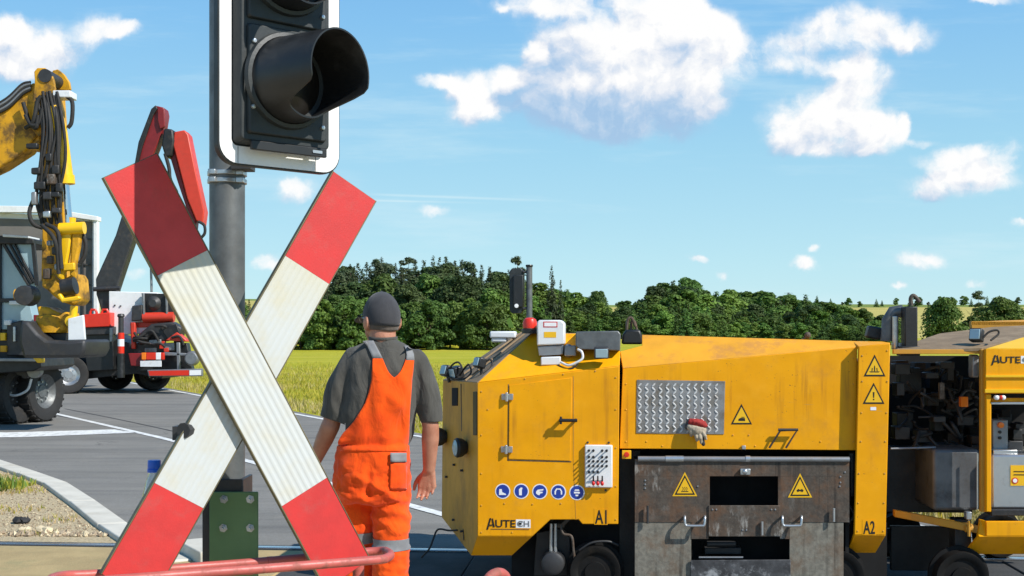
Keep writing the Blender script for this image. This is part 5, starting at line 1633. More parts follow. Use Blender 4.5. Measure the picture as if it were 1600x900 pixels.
for (x, y) in [(978, 600), (978, 640), (978, 690), (1010, 690), (1333, 560), (1333, 600), (1333, 645), (1333, 690), (1180, 697), (1282, 690), (1035, 697), (1145, 680), (1170, 680)]:
    m = MB(); m.lathe(Q(x, y, hy) + FWD * .0005, FWD, [(0, .003), (.0035, .0025), (.0055, 0)], 8); m.build('rivet', 'worn_yellow', hood, local=True)
# chequer plate with raised bars
cq = [Q(995, 593.5, hy), Q(1133, 595.5, hy), Q(1131, 678.5, hy), Q(994, 677, hy)]
m = MB(); flat(m, cq, .003, .0006); tpz = m.build('chequer_plate', 'chequer_plate', mc, bevel=.001, local=True)
m = MB(); ox, oz = cq[3].x, cq[3].z; wq = cq[1].x - ox - .005; hq = cq[0].z - oz - .004; sx_, sz_ = .040, .044
for i in range(int(wq / sx_) + 1):
    for j in range(int(hq / sz_) + 1):
        for kk in (0, 1):
            c = Vector((ox + .020 + i * sx_, hy - .0036, oz + .016 + j * sz_ + kk * sz_ * .5))
            if c.x > ox + wq - .014 or c.z > oz + hq - .012: continue
            a = R(45 if kk == 0 else -45); d = Vector((math.cos(a), 0, math.sin(a))); n = Vector((-d.z, 0, d.x))
            Lh, Wh = .0160, .0048
            base = [c - d * Lh, c - d * Lh * .5 + n * Wh, c + d * Lh * .5 + n * Wh, c + d * Lh, c + d * Lh * .5 - n * Wh, c - d * Lh * .5 - n * Wh]
            m.loft2(base, [c + (p - c) * .65 + FWD * .0035 for p in base])
m.build('raised_tread', 'tread_lit', tpz, local=True)
tpz.children[0]['kind'] = 'stuff'
# warning triangles
def triangle(par, cx, yt, yb_, hw, yl, sym, rim=False, off=.0006):
    """apex at (cx, yt), base at yb_"""
    A = Q(cx, yt, yl); B = Q(cx + hw, yb_, yl); C = Q(cx - hw, yb_, yl)
    G3 = (A + B + C) / 3
    def tri(m, s_, o_): flat(m, [G3 + (p - G3) * s_ for p in (A, B, C)], .0006, o_)
    if rim:
        m = MB(); tri(m, 1.22, off); base = m.build('warning_sticker', 'sticker_yellow', par, local=True)
        par2 = base; off += .0008
    else: par2 = par
    m = MB(); tri(m, 1.0, off); tb_ = m.build('warning_triangle' if not rim else 'black_border', 'sticker_black', par2, local=True)
    m = MB(); tri(m, .78, off + .0008); m.build('yellow_field', 'sticker_yellow', tb_, local=True)
    h = A.z - B.z
    c = Vector((G3.x, yl, G3.z)); U = h * .30
    for pg in sym:
        m = MB(); shape(m, c, pg, U, off + .0016); m.build('pictogram', 'sticker_black', tb_, local=True)
    return tb_
CRUSH = [[(-.5, -.55), (-.45, -.2), (-.1, -.05), (.55, -.1), (.6, -.55)], [(.0, .02), (.5, .0), (.5, .1), (.0, .1)]]
GAS = [[(-.8, -.35), (.8, -.35), (.6, -.5), (-.6, -.5)], [(-.08, -.3), (.08, -.3), (.08, .35), (0, .6), (-.08, .35)], [(-.45, -.3), (-.33, -.3), (-.28, .15), (-.4, .2)], [(.33, -.3), (.45, -.3), (.4, .2), (.28, .15)]]
BANG = [[(-.13, .75), (.13, .75), (.08, -.15), (-.08, -.15)], [(-.1, -.3), (.1, -.3), (.1, -.52), (-.1, -.52)]]
HOT = [[(-.6, -.48), (.6, -.48), (.6, -.6), (-.6, -.6)]] + [[(x - .05, -.4), (x + .07, -.1), (x - .05, .2), (x + .03, .2), (x + .15, -.1), (x + .05, -.4)] for x in (-.35, -.02, .3)]
HAND = [[(-.6, -.15), (-.3, .1), (-.05, -.05), (.05, -.05), (.3, .1), (.6, -.15), (.45, -.42), (.15, -.35), (0, -.25), (-.15, -.35), (-.45, -.42)]]
triangle(hood, 1158.5, 631, 663, 16.5, hy, CRUSH)
# fold-down step handle (dark outline of bar)
m = MB(); pts = [Q(1202, 700, hy - .02), Q(1219, 673, hy - .03), Q(1245, 673, hy - .03), Q(1228, 700, hy - .02)]
m.tube(pts, .006, 8); m.build('folding_step', 'rust', mc, local=True, smooth=60)
m = MB(); m.tube([Q(1216, 671.5, hy - .03), Q(1247, 671.5, hy - .03)], .008, 8); m.build('step_tread', 'dark_steel', mc, local=True)
# things on top of the hood
m = MB(); q = [(973, 523), (978, 515), (1000, 515), (1003, 523), (1004, 538), (971, 538)]; m.loft2([Q(x, y, .24) for x, y in q], [Q(x, y, .24) + Vector((0, .22, 0)) for x, y in q]); m.build('filter_housing', 'black_plastic', mc, bevel=.012, local=True)
m = MB(); m.tube(bez([Q(979, 515, .3), Q(981, 500, .3), Q(987, 497, .3), Q(993, 510, .3)], 5), .009, 8); m.tube(bez([Q(986, 515, .32), Q(987, 502, .32), Q(992, 503, .32), Q(995, 515, .32)], 5), .007, 8); m.build('filter_clip', 'rust', mc, local=True)
m = MB(); c = Q(1262, 524, .5); m.ball(c, (.02, .02, .022), 10, 8); m.tube([c, c + Vector((-.035, 0, -.03))], .008, 8); m.build('lifting_eye', 'rust', mc, local=True)
m = MB(); c = Q(1365, 520, .45); m.box(c, (.085, .09, .075), Matrix.Rotation(.2, 3, 'Y')); m.build('top_lamp', 'dark_steel', mc, bevel=.012, local=True)
m = MB(); m.tube([Q(1386, 533, .35), Q(1388, 500, .35), Q(1395, 488, .35), Q(1410, 486, .35)], .038, 14); m.build('exhaust_pipe', 'galvanised', mc, smooth=50, local=True)
m = MB(); m.tube([Q(1399, 545, .3), Q(1399, 494, .3)], .018, 10); m.span(Q(1396, 546, .3), Q(1416, 536, .36)); m.build('pipe_bracket', 'bright_zinc', mc, bevel=.003, local=True)

# --- right column A2
cy = -.02
cf = [Q(1342, 542, cy), Q(1391, 536, cy), Q(1384, 836, cy), Q(1335, 836, cy)]
m = MB(); solid(m, cf, .03); col2 = m.build('end_column', 'yellow_paint', mc, bevel=.004, local=True)
m = MB(); tq = [cf[0] + Vector((0, 0, .002)), cf[1] + Vector((0, 0, .002)), cf[1] + Vector((-.002, .2, .008)), cf[0] + Vector((.002, .2, .032))]; m.loft2(tq, [p + Vector((0, .01, -.02)) for p in tq]); m.build('column_top', 'yellow_paint', mc, bevel=.002, local=True)
m = MB(); lq = [cf[3] + Vector((0, .001, -.002)), cf[2] + Vector((0, .001, -.002)), Q(1368, 864, .16), Q(1322, 864, .16)]; m.loft2(lq, [p + Vector((0, .02, .012)) for p in lq]); m.build('column_lip', 'yellow_paint', mc, bevel=.003, local=True)
m = MB(); sq = [cf[1] + Vector((-.003, .03, -.003)), cf[2] + Vector((-.003, .03, 0)), cf[2] + Vector((-.003, .5, 0)), cf[1] + Vector((-.003, .5, 0))]; m.prism(sq, Vector((-.02, 0, 0))); m.build('column_side', 'dusty_yellow', mc, local=True)
for (x, y) in [(1347, 556), (1386, 548), (1386, 596), (1347, 596), (1346, 645), (1385, 645), (1345, 690), (1383, 690), (1342, 740), (1382, 740), (1341, 786), (1381, 786), (1340, 830), (1380, 830)]:
    m = MB(); m.lathe(Q(x, y, cy) + FWD * .0005, FWD, [(0, .003), (.0035, .0025), (.0055, 0)], 8); m.build('rivet', 'dusty_yellow', col2, local=True)
triangle(col2, 1366.5, 554, 588, 17, cy, GAS); triangle(col2, 1365, 598, 631, 17, cy, BANG)
m = MB(); flat(m, [Q(1360, 636, cy), Q(1369, 636, cy), Q(1369, 641, cy), Q(1360, 641, cy)], .0006, .0006); m.build('small_label', 'sticker_white', col2, local=True)
unit_no(col2, 'A2', 1349, 1367, 814, 834, cy)

# --- dark frame and running gear behind
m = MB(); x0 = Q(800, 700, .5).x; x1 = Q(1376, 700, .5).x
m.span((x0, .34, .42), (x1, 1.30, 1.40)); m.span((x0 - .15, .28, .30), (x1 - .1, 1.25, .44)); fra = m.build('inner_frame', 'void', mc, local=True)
m = MB(); m.span((x0 + .02, .24, .06), (x1 - .02, .30, .45)); m.span((x0 + .05, RAIL_F - .12, .06), (x1 - .02, RAIL_F - .08, .5)); m.build('underside_shade', 'void', mc, local=True)  # black sheets added to stand for the deep shade under the machine
m = MB(); q = [(968, 704), (1000, 704), (1000, 900), (968, 900)]; m.loft2([Q(x, y, .22) for x, y in q], [Q(x, y, .22) + Vector((0, .05, 0)) for x, y in q]); m.build('inner_plate', 'black_steel', mc, local=True)
m = MB(); m.span(Q(972, 717, .02), Q(986, 703, .06)); es = m.build('emergency_box', 'sticker_yellow', mc, bevel=.002, local=True)
m = MB(); m.lathe(Q(979, 710, .02), FWD, [(.012, 0), (.012, .015), (.016, .016), (.014, .028), (0, .03)], 14); m.build('emergency_button', 'hot_red', es, local=True)
for wx in (Q(930, 880, 0).x, Q(1310, 880, 0).x):
    for ry in (RAIL_N, RAIL_F):
        m = MB(); c = Vector((wx, ry, .155 + .022)); sg = 1 if ry > 1 else -1
        m.lathe(c + Vector((0, -.05, 0)), (0, 1, 0), [(0, .0), (.06, .0), (.062, .012), (.10, .014), (.118, .0), (.145, .0), (.150, .08), (.17, .085), (.17, .105), (.13, .11), (.06, .108), (0, .108)], 36)
        m.build('wheel', 'wheel_shaded_black', mc, local=True, smooth=40)
    m = MB(); m.tube([Vector((wx, RAIL_N, .177)), Vector((wx, RAIL_F, .177))], .035, 14); m.build('axle', 'dark_steel', mc, local=True)
# hydraulic ram and axle guard under the nose
m = MB(); q = [(838, 832), (876, 826), (890, 840), (892, 900), (834, 900)]; m.loft2([Q(x, y, .16) for x, y in q], [Q(x, y, .16) + Vector((0, .1, 0)) for x, y in q]); m.build('axle_guard', 'black_steel', mc, bevel=.004, local=True)
for x in (861, 868): m = MB(); m.tube([Q(x, 818, .08), Q(x, 862, .08)], .010, 12); m.build('ram_rod', 'bright_zinc', mc, local=True)
m = MB(); m.lathe(Q(864, 880, .06), FWD, [(0, .03), (.05, .03), (.066, .02), (.07, 0), (.07, -.08)], 28); m.build('hub', 'dark_steel', mc, local=True)
m = MB(); m.tube(bez([Q(876, 820, .05), Q(880, 834, .04), Q(893, 838, .04), Q(896, 860, .04), Q(899, 885, .04), Q(895, 905, .05)], 5), .008, 8); m.build('copper_pipe', 'rust', mc, local=True, smooth=60)
m = MB(); m.tube(bez([Q(905, 860, .06), Q(925, 848, .05), Q(950, 846, .06), Q(966, 852, .08)], 6), .007, 8); m.build('brake_hose', 'dark_steel', mc, local=True, smooth=60)
# --- grinding box: rusty plate front built of butted plates round two openings
gy = -.01; gt = .02
def plate(m, x0, y0, x1, y1, yl=gy, th=gt): flat(m, [Q(x0, y0, yl), Q(x1, y0, yl), Q(x1, y1, yl), Q(x0, y1, yl)], th, -th)
m = MB()
plate(m, 992, 719, 1327, 744); plate(m, 992, 744.2, 1109, 816); plate(m, 1216, 744.2, 1327, 816)
gb = m.build('grinding_box', 'rust', mc, local=True)
for a, b in (((992, 816.3), (1080, 925)), ((1234, 816.3), (1318, 925))):
    m = MB(); plate(m, a[0], a[1], b[0], b[1], gy + .003); m.build('lower_panel', 'grey_panel', gb, local=True)
for x0_, x1_ in ((1080.3, 1107), (1219, 1233.7)): m = MB(); plate(m, x0_, 816.3, x1_, 842); m.build('inner_web', 'rust', gb, local=True)
m = MB(); flat(m, [Q(1107, 789.5, gy), Q(1218.5, 789.5, gy), Q(1218.5, 838, gy), Q(1107, 838, gy)], .008, .0); flp = m.build('flap', 'rust', gb, bevel=.002, local=True)
m = MB(); flat(m, [Q(1079, 875, gy), Q(1235, 874, gy), Q(1235, 930, gy), Q(1079, 930, gy)], .01, .002); m.build('front_flap', 'scorched_plate', gb, bevel=.002, local=True)
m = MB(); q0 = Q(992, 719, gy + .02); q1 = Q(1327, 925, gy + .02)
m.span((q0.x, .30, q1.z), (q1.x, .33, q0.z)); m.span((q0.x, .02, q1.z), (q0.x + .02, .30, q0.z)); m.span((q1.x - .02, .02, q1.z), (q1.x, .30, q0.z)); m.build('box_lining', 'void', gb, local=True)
m = MB(); q = [Q(1101, 856, .15), Q(1158, 856, .15), Q(1158, 866, .15), Q(1101, 866, .15)]; m.prism(q, Vector((0, .1, 0))); m.tube([Q(1104, 850, .12), Q(1150, 850, .12)], .018, 12); m.build('grinding_motor', 'dark_steel', gb, bevel=.004, local=True)
m = MB(); m.tube([Q(1092, 871, .03), Q(1161, 871, .03)], .006, 8); m.build('inner_bar', 'grey_steel', gb, local=True)
m = MB(); m.tube([Q(997, 717, -.01), Q(1327, 718, -.01)], .016, 14); tpip = m.build('top_pipe', 'grey_steel', mc, local=True, smooth=60)
for x0_, x1_ in ((1040, 1068), (1165, 1172)): m = MB(); m.tube([Q(x0_, 717, -.01), Q(x1_, 717, -.01)], .0185, 14); m.build('pipe_sleeve', 'bright_zinc', tpip, local=True)
m = MB(); m.span(Q(1157, 742, gy - .02), Q(1172, 732, gy)); m.ball(Q(1164, 737, gy - .02), (.016, .012, .016), 10, 8); m.build('latch', 'bright_zinc', gb, bevel=.003, local=True)
for x0_, x1_ in ((1070, 1101.5), (1222.5, 1252.5)):
    m = MB(); m.tube(bez([Q(x0_, 807, gy), Q(x0_, 808, gy - .04), Q(x0_ + 1, 820, gy - .05), Q(x0_ + 7, 821.5, gy - .05), Q(x1_ - 7, 821.5, gy - .05), Q(x1_ - 1, 820, gy - .05), Q(x1_, 808, gy - .04), Q(x1_, 807, gy)], 4), .0075, 9); m.build('pull_handle', 'bright_zinc', gb, local=True, smooth=60)
for x, y0_, y1_ in ((1191, 815, 836), (1303, 794, 815), (1012, 790, 818)):
    m = MB(); m.tube([Q(x, y0_, gy - .02), Q(x, y1_, gy - .02)], .007, 9); m.build('locking_pin', 'bright_zinc' if x > 1100 else 'dark_steel', gb, local=True)
for (x, y) in [(1008, 751), (1008, 757), (1008, 763), (1313, 745), (1313, 754), (1312, 760), (1090, 760), (1320, 738), (1113, 796), (1119, 796), (1205, 796), (1211, 796), (1160, 828), (1166, 828)]:
    m = MB(); m.lathe(Q(x, y, gy) + FWD * (.0085 if 1107 < x < 1218 else .001), FWD, [(0, .004), (.004, .003), (.006, 0)], 8); m.build('box_bolt', 'grey_steel', gb, local=True)
triangle(gb, 1070, 742, 773, 16, gy, HOT, True, .001); triangle(gb, 1250, 744, 775, 15.5, gy, HAND, True, .001)
m = MB(); m.tube([Q(1331, 708, .1), Q(1331, 775, .1)], .02, 10); m.tube([Q(1326, 765, .08), Q(1322, 855, .08)], .014, 10); m.tube(bez([Q(1327, 790, .06), Q(1334, 805, .06), Q(1326, 820, .06), Q(1322, 850, .06)], 5), .008, 8); m.build('side_hose', 'dark_steel', mc, local=True, smooth=60)
m = MB(); m.box(Q(1162, 699, hy - .012), (.022, .02, .022)); m.build('catch', 'bright_zinc', mc, bevel=.003, local=True)

# --- work gloves wedged on the chequer plate's lower edge
gl = thing('work_gloves', 'worn beige work gloves with red cuffs hanging on the chequer plate', 'gloves', TL(Q(1087, 672, 0).x, hy - .04, Q(1087, 672, 0).z))
def GP(px, py, off): return Matrix.Translation(TL(0, 0, 0)) @ Matrix.Rotation(-TH, 4, 'Z') @ Q(px, py, hy - off)
g_ = MB()
limb(g_, [GP(1080, 660, .03), GP(1092, 661, .035), GP(1100, 664, .03)], [.022, .026, .02])
link_mesh('red_cuff', organic(g_, .004, 3, lambda c, n: .004 * mnoise.noise(c * 60)), 'glove_red', gl)
g_ = MB()
limb(g_, [GP(1078, 667, .03), GP(1088, 672, .04), GP(1098, 672, .03)], [.022, .03, .022])
for (a, b, r0) in (((1078, 672), (1080, 680), .011), ((1085, 676), (1089, 688), .011), ((1091, 676), (1096, 691), .012), ((1097, 674), (1103, 686), .011)):
    limb(g_, [GP(*a, .04), GP((a[0] + b[0]) / 2 + 1, (a[1] + b[1]) / 2, .05), GP(*b, .035)], [r0, r0 * .95, r0 * .8], 10)
link_mesh('glove_body', organic(g_, .0035, 3, lambda c, n: .003 * mnoise.noise(c * 70)), 'glove_cloth', gl)
g_ = MB(); limb(g_, [GP(1076, 658, .025), GP(1073, 668, .03)], [.014, .012]); limb(g_, [GP(1093, 676, .03), GP(1099, 694, .03)], [.02, .012])
link_mesh('dark_lining', organic(g_, .004, 3), 'dark_steel', gl)

# ================================================================== SECOND MACHINE (right edge)
m2 = thing('power_unit', 'yellow framed power unit coupled behind the rail machine, its dark engine and steel tanks showing', 'rail machine', TL(Q(1540, 800, 0).x, 0, 0), -TH)
M2 = Q(1540, 800, 0).x
Q_TRACK = Q
def q2(px, py, yl): return Q_TRACK(px, py, yl) - Vector((M2, 0, 0))


def box2(name, x0, y0, x1, y1, yl, d, mat, bevel=.004, par=m2):
    m = MB(); q = [q2(x0, y0, yl), q2(x1, y0, yl), q2(x1, y1, yl), q2(x0, y1, yl)]
    m.loft2(q, [p + Vector((0, d, 0)) for p in q]); return m.build(name, mat, par, bevel=bevel, local=True)


XR = 1760
cant = box2('upper_panel', 1540, 545, XR, 615, -.02, .04, 'yellow_paint')
m = MB(); q = [q2(1541, 544.5, -.02), q2(XR, 544.5, -.02), q2(XR, 514, .3), q2(1601, 526, .26)]; m.loft2(q, [p + Vector((0, .02, -.02)) for p in q]); m.build('upper_shoulder', 'bright_yellow', m2, bevel=.003, local=True)
box2('lower_trim', 1540, 586, XR, 590, -.03, .012, 'bright_yellow', .002); box2('edge_trim', 1539, 608, XR, 614, -.03, .012, 'bright_yellow', .002)
Q2save = Q
autech_par = cant
def Q(px, py, yl): return q2(px, py, yl)
autech(cant, 1548.5, 1618, 555.5, 568.5, -.02, False)
box2('side_post', 1533, 546, 1541, 800, .02, .04, 'dusty_yellow'); box2('front_post', 1541, 616, 1549, 800, -.01, .05, 'yellow_paint'); box2('cross_member', 1549.5, 622, XR, 628, .02, .03, 'yellow_paint', .002)
box2('steel_bar', 1549, 628.5, XR, 632, -.01, .02, 'bright_zinc', .002)
sk = box2('skirt', 1541, 815, XR, 838, .0, .03, 'yellow_paint')
m = MB(); q = [q2(1530, 838.5, .0), q2(XR, 838.5, .0), q2(XR, 866, .14), q2(1507, 866, .14)]; m.loft2(q, [p + Vector((0, .02, .012)) for p in q]); m.build('skirt_lip', 'yellow_paint', m2, bevel=.003, local=True)
m = MB(); q = [q2(1540, 814, .0), q2(1540, 838, .0), q2(1528, 838, .02), q2(1532, 812, .04)]; m.loft2(q, [p + Vector((0, .03, 0)) for p in q]); m.build('skirt_corner', 'yellow_paint', m2, local=True)
# roof: dusty sheet running back
m = MB(); q = [q2(1396, 548, .1), q2(1534, 543, .05), q2(1600, 527, .24), q2(XR, 512, .3), q2(XR, 500, 1.0), q2(1548, 511, 1.0), q2(1468, 521, .9), q2(1408, 541, .35)]
m.loft2(q, [p + Vector((0, 0, -.02)) for p in q]); m.build('roof_sheet', 'roof_dust', m2, local=True, bevel=.002)
box2('roof_front_rail', 1396, 546, 1533, 553, .06, .03, 'dusty_yellow', .002)
box2('roof_back_rail', 1518, 502, XR, 514, 1.1, .05, 'dusty_yellow', .003)
m = MB(); q = [q2(1518, 503, 1.1), q2(XR, 503, 1.1), q2(XR, 495, 1.6), q2(1560, 501, 1.6)]; m.loft2(q, [p + Vector((0, 0, -.02)) for p in q]); m.build('back_hood', 'worn_yellow', m2, local=True)
# stack and mounting
box2('silencer', 1414, 479, 1434, 545, .22, .10, 'black_steel', .006)
m = MB(); m.tube(bez([q2(1424, 478, .27), q2(1423, 466, .27), q2(1428, 462, .27), q2(1437, 472, .27)], 5), .012, 10); m.build('stack_tip', 'rust', m2, local=True, smooth=60)
box2('stack_foot', 1408, 541, 1438, 556, .2, .12, 'black_steel', .004)
c = q2(1526, 524, .12); lampbox('roof_lamp', c, (.07, .06, .075), (-.5, -.7, .2), 'black_plastic', m2)
m = MB(); m.tube(bez([q2(1534, 530, .1), q2(1545, 519, .1), q2(1558, 516, .1), q2(1560, 522, .1), q2(1548, 532, .08)], 6), .006, 8); m.build('roof_cable', 'rubber', m2, local=True, smooth=60)
# dark engine bay with bits of machinery
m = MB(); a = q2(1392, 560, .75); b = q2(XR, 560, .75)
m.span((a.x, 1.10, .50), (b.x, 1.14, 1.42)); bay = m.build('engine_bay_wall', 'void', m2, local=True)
rngm = random.Random(12)
for k in range(58):
    px = rngm.uniform(1396, 1528); py = rngm.uniform(560, 698); 
    if 1402 < px < 1445 and 612 < py < 662: continue
    w_ = rngm.uniform(6, 26); h = rngm.uniform(6, 28)
    box2('engine_part', px, py, min(px + w_, 1532), py + h, rngm.uniform(.35, .85), .12, rngm.choice(['black_steel', 'void', 'dark_steel', 'black_steel', 'engine_brown', 'void']), .004)
for k in range(22):
    px = rngm.uniform(1400, 1520); py = rngm.uniform(570, 690); pts = [q2(px, py, .4)]
    for j in range(3): px += rngm.uniform(-22, 26); py += rngm.uniform(-22, 26); pts.append(q2(min(max(px, 1396), 1526), min(max(py, 560), 700), .4 + rngm.uniform(-.08, .15)))
    m = MB(); m.tube(bez(pts, 5), rngm.uniform(.006, .012), 7); m.build('engine_hose', rngm.choice(['rubber', 'rubber', 'dark_steel', 'rubber']), m2, local=True, smooth=60)
box2('radiator_duct', 1406, 575, 1440, 612, .55, .1, 'black_steel'); box2('grey_canister', 1519, 554, 1530, 590, .12, .08, 'grey_steel', .01)
box2('orange_relay', 1502, 620, 1513, 636, .25, .05, 'orange_lens', .003); box2('orange_strip', 1468, 598, 1476, 624, .3, .03, 'rust', .002)
m = MB(); q_ = q2(1405, 700, .3); m.tube([q2(1392, 701, .2), q2(1462, 699, .2)], .006, 8); m.build('steel_edge', 'grey_steel', m2, local=True)
# steel tanks
t1 = box2('fuel_tank', 1458, 702, 1531, 798, .14, .5, 'tank_steel', .02)
m = MB(); m.tube([q2(1527, 708, .09), q2(1527, 796, .09)], .005, 8); m.build('tank_seam', 'bright_zinc', t1, local=True)
t2 = box2('hydraulic_tank', 1549.5, 710, XR, 795, .08, .5, 'aluminium', .012)
box2('tank_lid', 1552, 703, 1590, 710, .1, .3, 'aluminium', .004)
yp = box2('tank_sticker', 1579, 727, 1632, 759, .076, .002, 'sticker_yellow', 0, t2)
m = MB(); m.lathe(q2(1586, 751, .075), FWD, [(0, .001), (.018, .001), (.018, 0)], 18); m.build('red_ring', 'hot_red', yp, local=True); m = MB(); m.lathe(q2(1586, 751, .0735), FWD, [(0, .001), (.012, .001), (.012, 0)], 18); m.build('ring_field', 'sticker_white', yp, local=True)
for y in (736, 741): m = MB(); a = q2(1584, y, .075); b = q2(1626, y + 1.6, .075); m.span(a, (b.x, a.y - .001, b.z)); m.build('text_line', 'sticker_black', yp, local=True)
sb = box2('switch_box', 1551, 656, 1575, 702, .2, .1, 'grey_steel', .006); m = MB(); m.lathe(q2(1563, 664, .2), FWD, [(.018, 0), (.016, .02), (0, .022)], 14); m.build('switch_knob', 'orange_lens', sb, local=True)
for y in (675, 684): m = MB(); m.lathe(q2(1562, y, .2), FWD, [(.009, 0), (.009, .01), (0, .012)], 12); m.build('push_button', 'sticker_black', sb, local=True)
for k in range(16):
    px = rngm.uniform(1552, 1600); py = rngm.uniform(636, 690); box2('engine_part', px, py, px + rngm.uniform(10, 40), py + rngm.uniform(8, 22), min(.60, .3 + .02 * k), .1, rngm.choice(['black_steel', 'dark_steel', 'void']), .004)
m = MB(); a = q2(1549, 640, .6); b = q2(XR, 640, .6); m.span((a.x, .62, .75), (b.x, .64, 1.30)); m.build('bay_back', 'void', m2, local=True)
for px, mt in ((1556, 'sticker_white'), (1563, 'hot_red'), (1566, 'sticker_white')):
    m = MB(); m.lathe(q2(px, 621, .0), FWD, [(.014, 0), (.014, .02), (.01, .024), (0, .026)], 12); m.build('indicator', mt, m2, local=True)
box2('under_tray', 1549.5, 797, XR, 806, .03, .6, 'black_steel', .003)
# lower frame bar, coupling, wheels
m = MB(); q = [q2(1398, 797, .25), q2(1530, 822, .05), q2(1530, 834, .05), q2(1398, 808, .25)]; m.loft2(q, [p + Vector((0, .05, 0)) for p in q]); m.build('frame_bar', 'dusty_yellow', m2, bevel=.004, local=True)
m = MB(); m.span(q2(1384, 800, .55), (q2(1520, 760, .55).x, .75, q2(1384, 700, .55).z)); m.span(q2(1392, 822, .62), (q2(1500, 760, .62).x, .66, .10)); m.build('frame_box', 'black_steel', m2, local=True, bevel=.004)
m = MB(); m.tube([q2(1370, 835, .8), q2(1460, 835, .8)], .04, 12); m.build('coupling', 'black_steel', m2, local=True)
for ry in (RAIL_N, RAIL_F):
    for px in (1505, 1700):
        m = MB(); c = Vector((q2(px, 880, 0).x, ry, .177))
        m.lathe(c + Vector((0, -.05, 0)), (0, 1, 0), [(0, .0), (.06, .0), (.062, .012), (.10, .014), (.118, .0), (.145, .0), (.150, .08), (.17, .085), (.17, .105), (.13, .11), (0, .108)], 36)
        m.build('wheel', 'wheel_shaded_black', m2, local=True, smooth=40)
box2('axle_box', 1492, 812, 1518, 880, .14, .12, 'black_steel', .005)
box2('valve', 1510, 800, 1519, 812, .1, .05, 'bright_zinc', .003)
m = MB(); m.tube([q2(1508, 826, .06), q2(1520, 826, .06)], .02, 10); m.tube([q2(1514, 814, .04), q2(1514, 838, .04)], .008, 8); m.build('clamp', 'dusty_yellow', m2, local=True)
Q = Q2save

# ================================================================== FAR ROAD SIGNAL
fs_y = 17.6
fsb = G(827, 525 + CH * F / fs_y)
fsg = thing('road_signal', 'back of a black signal board on a thin grey post beyond the yellow machine', 'traffic signal', (fsb.x, fs_y, 0))
m = MB(); m.tube([(fsb.x, fs_y, -.1), W(827, 415, fs_y)], .045, 14); m.build('pole', 'galvanised', fsg, smooth=50)
m = MB(); t_ = W(827, 415, fs_y); m.lathe(t_, (0, 0, 1), [(.05, -.02), (.055, .0), (.05, .012), (0, .014)], 14); m.build('pole_cap', 'black_plastic', fsg)
m = MB(); q = [W(x, y, fs_y) for x, y in ((796, 424), (800, 419), (814, 419), (818, 424), (818, 484), (814, 490), (800, 490), (796, 484))]; m.prism(q, (.02, .14, 0)); bd = m.build('board', 'signal_black', fsg, bevel=.01)
m = MB(); m.prism([p + Vector((.03, -.06, 0)) for p in (W(799, 430, fs_y), W(814, 430, fs_y), W(814, 480, fs_y), W(799, 480, fs_y))], (0, .058, 0)); m.build('case_back', 'black_plastic', bd, bevel=.01)
m = MB(); m.lathe(W(807, 478, fs_y) + Vector((0, -.061, 0)), (0, -1, 0), [(.03, 0), (.03, .01), (0, .012)], 14); m.build('reflector', 'sticker_white', bd)
m = MB(); m.tube([W(817, 425, fs_y), W(827, 425, fs_y)], .02, 8); m.build('upper_arm', 'dark_steel', fsg)
m = MB(); m.tube([W(817, 482, fs_y), W(827, 482, fs_y)], .02, 8); m.build('lower_arm', 'dark_steel', fsg)

# ================================================================== EXCAVATOR (left)
EY0 = 20.6
ex = thing('wheeled_excavator', 'dirty yellow road-rail excavator with folded boom, hose bundles and grey bucket at the left edge', 'excavator', (G(20, 660).x, EY0, 0))


def solidY(name, pts, Y, d, mat, par=ex, bevel=.012, local=False):
    m = MB(); m.prism([W(x, y, Y) for x, y in pts], (0, d, 0)); return m.build(name, mat, par, bevel=bevel)


def pipe(name, pts, r, mat, par=ex, n=9, k=5):
    m = MB(); m.tube(bez([W(*p) for p in pts], k), r, n); return m.build(name, mat, par, smooth=60)


EB = 19.6
# boom coming in from the left, its knuckle, and the stick hanging down
solidY('boom', [(-300, 330), (-60, 190), (0, 165), (34, 142), (52, 128), (64, 150), (62, 205), (40, 236), (0, 262), (-60, 290), (-260, 420)], EB, .42, 'excavator_yellow', bevel=.03)
for k, dy in enumerate((-.10, .40)):
    solidY('knuckle_plate', [(48, 200), (54, 125), (53, 112), (58, 106), (70, 106), (79, 112), (84, 126), (86, 140), (80, 170), (72, 205), (60, 214)] if k == 0 else [(76, 150), (80, 118), (82, 110), (90, 108), (100, 116), (108, 128), (110, 140), (104, 142), (92, 140), (86, 160)], EB + dy, .07, 'excavator_yellow')
m = MB(); c = W(70, 118, EB - .12); m.tube([c, c + Vector((0, .75, 0))], .11, 16); m.build('knuckle_pin', 'dark_steel', ex)
stk = solidY('stick', [(62, 205), (88, 150), (92, 150), (98, 240), (100, 340), (104, 440), (64, 440), (66, 330), (64, 260)], EB + .08, .30, 'excavator_yellow', bevel=.02)
solidY('stick_cover', [(40, 205), (62, 210), (62, 236), (40, 232)], EB + .05, .3, 'excavator_yellow')
# chrome plate block at the top of the hoses
solidY('valve_block', [(82, 141), (110, 141), (110, 152), (82, 152)], EB - .15, .3, 'white_plastic', bevel=.015)
# big yellow ram with its chrome rod
m = MB(); m.tube([W(86, 166, EB - .12), W(92, 200, EB - .12), W(103, 284, EB - .12)], [.085, .125, .125], 18); ram = m.build('ram_cylinder', 'bright_yellow', ex, smooth=50)
m = MB(); m.tube([W(102, 280, EB - .12), W(108, 350, EB - .12)], .055, 14); m.build('ram_rod', 'chrome', ex, smooth=60)
m = MB(); c = W(102.5, 282, EB - .12); m.tube([c + Vector((0, 0, .08)), c + Vector((.01, 0, -.06))], .14, 18); m.build('ram_gland', 'bright_yellow', ram)
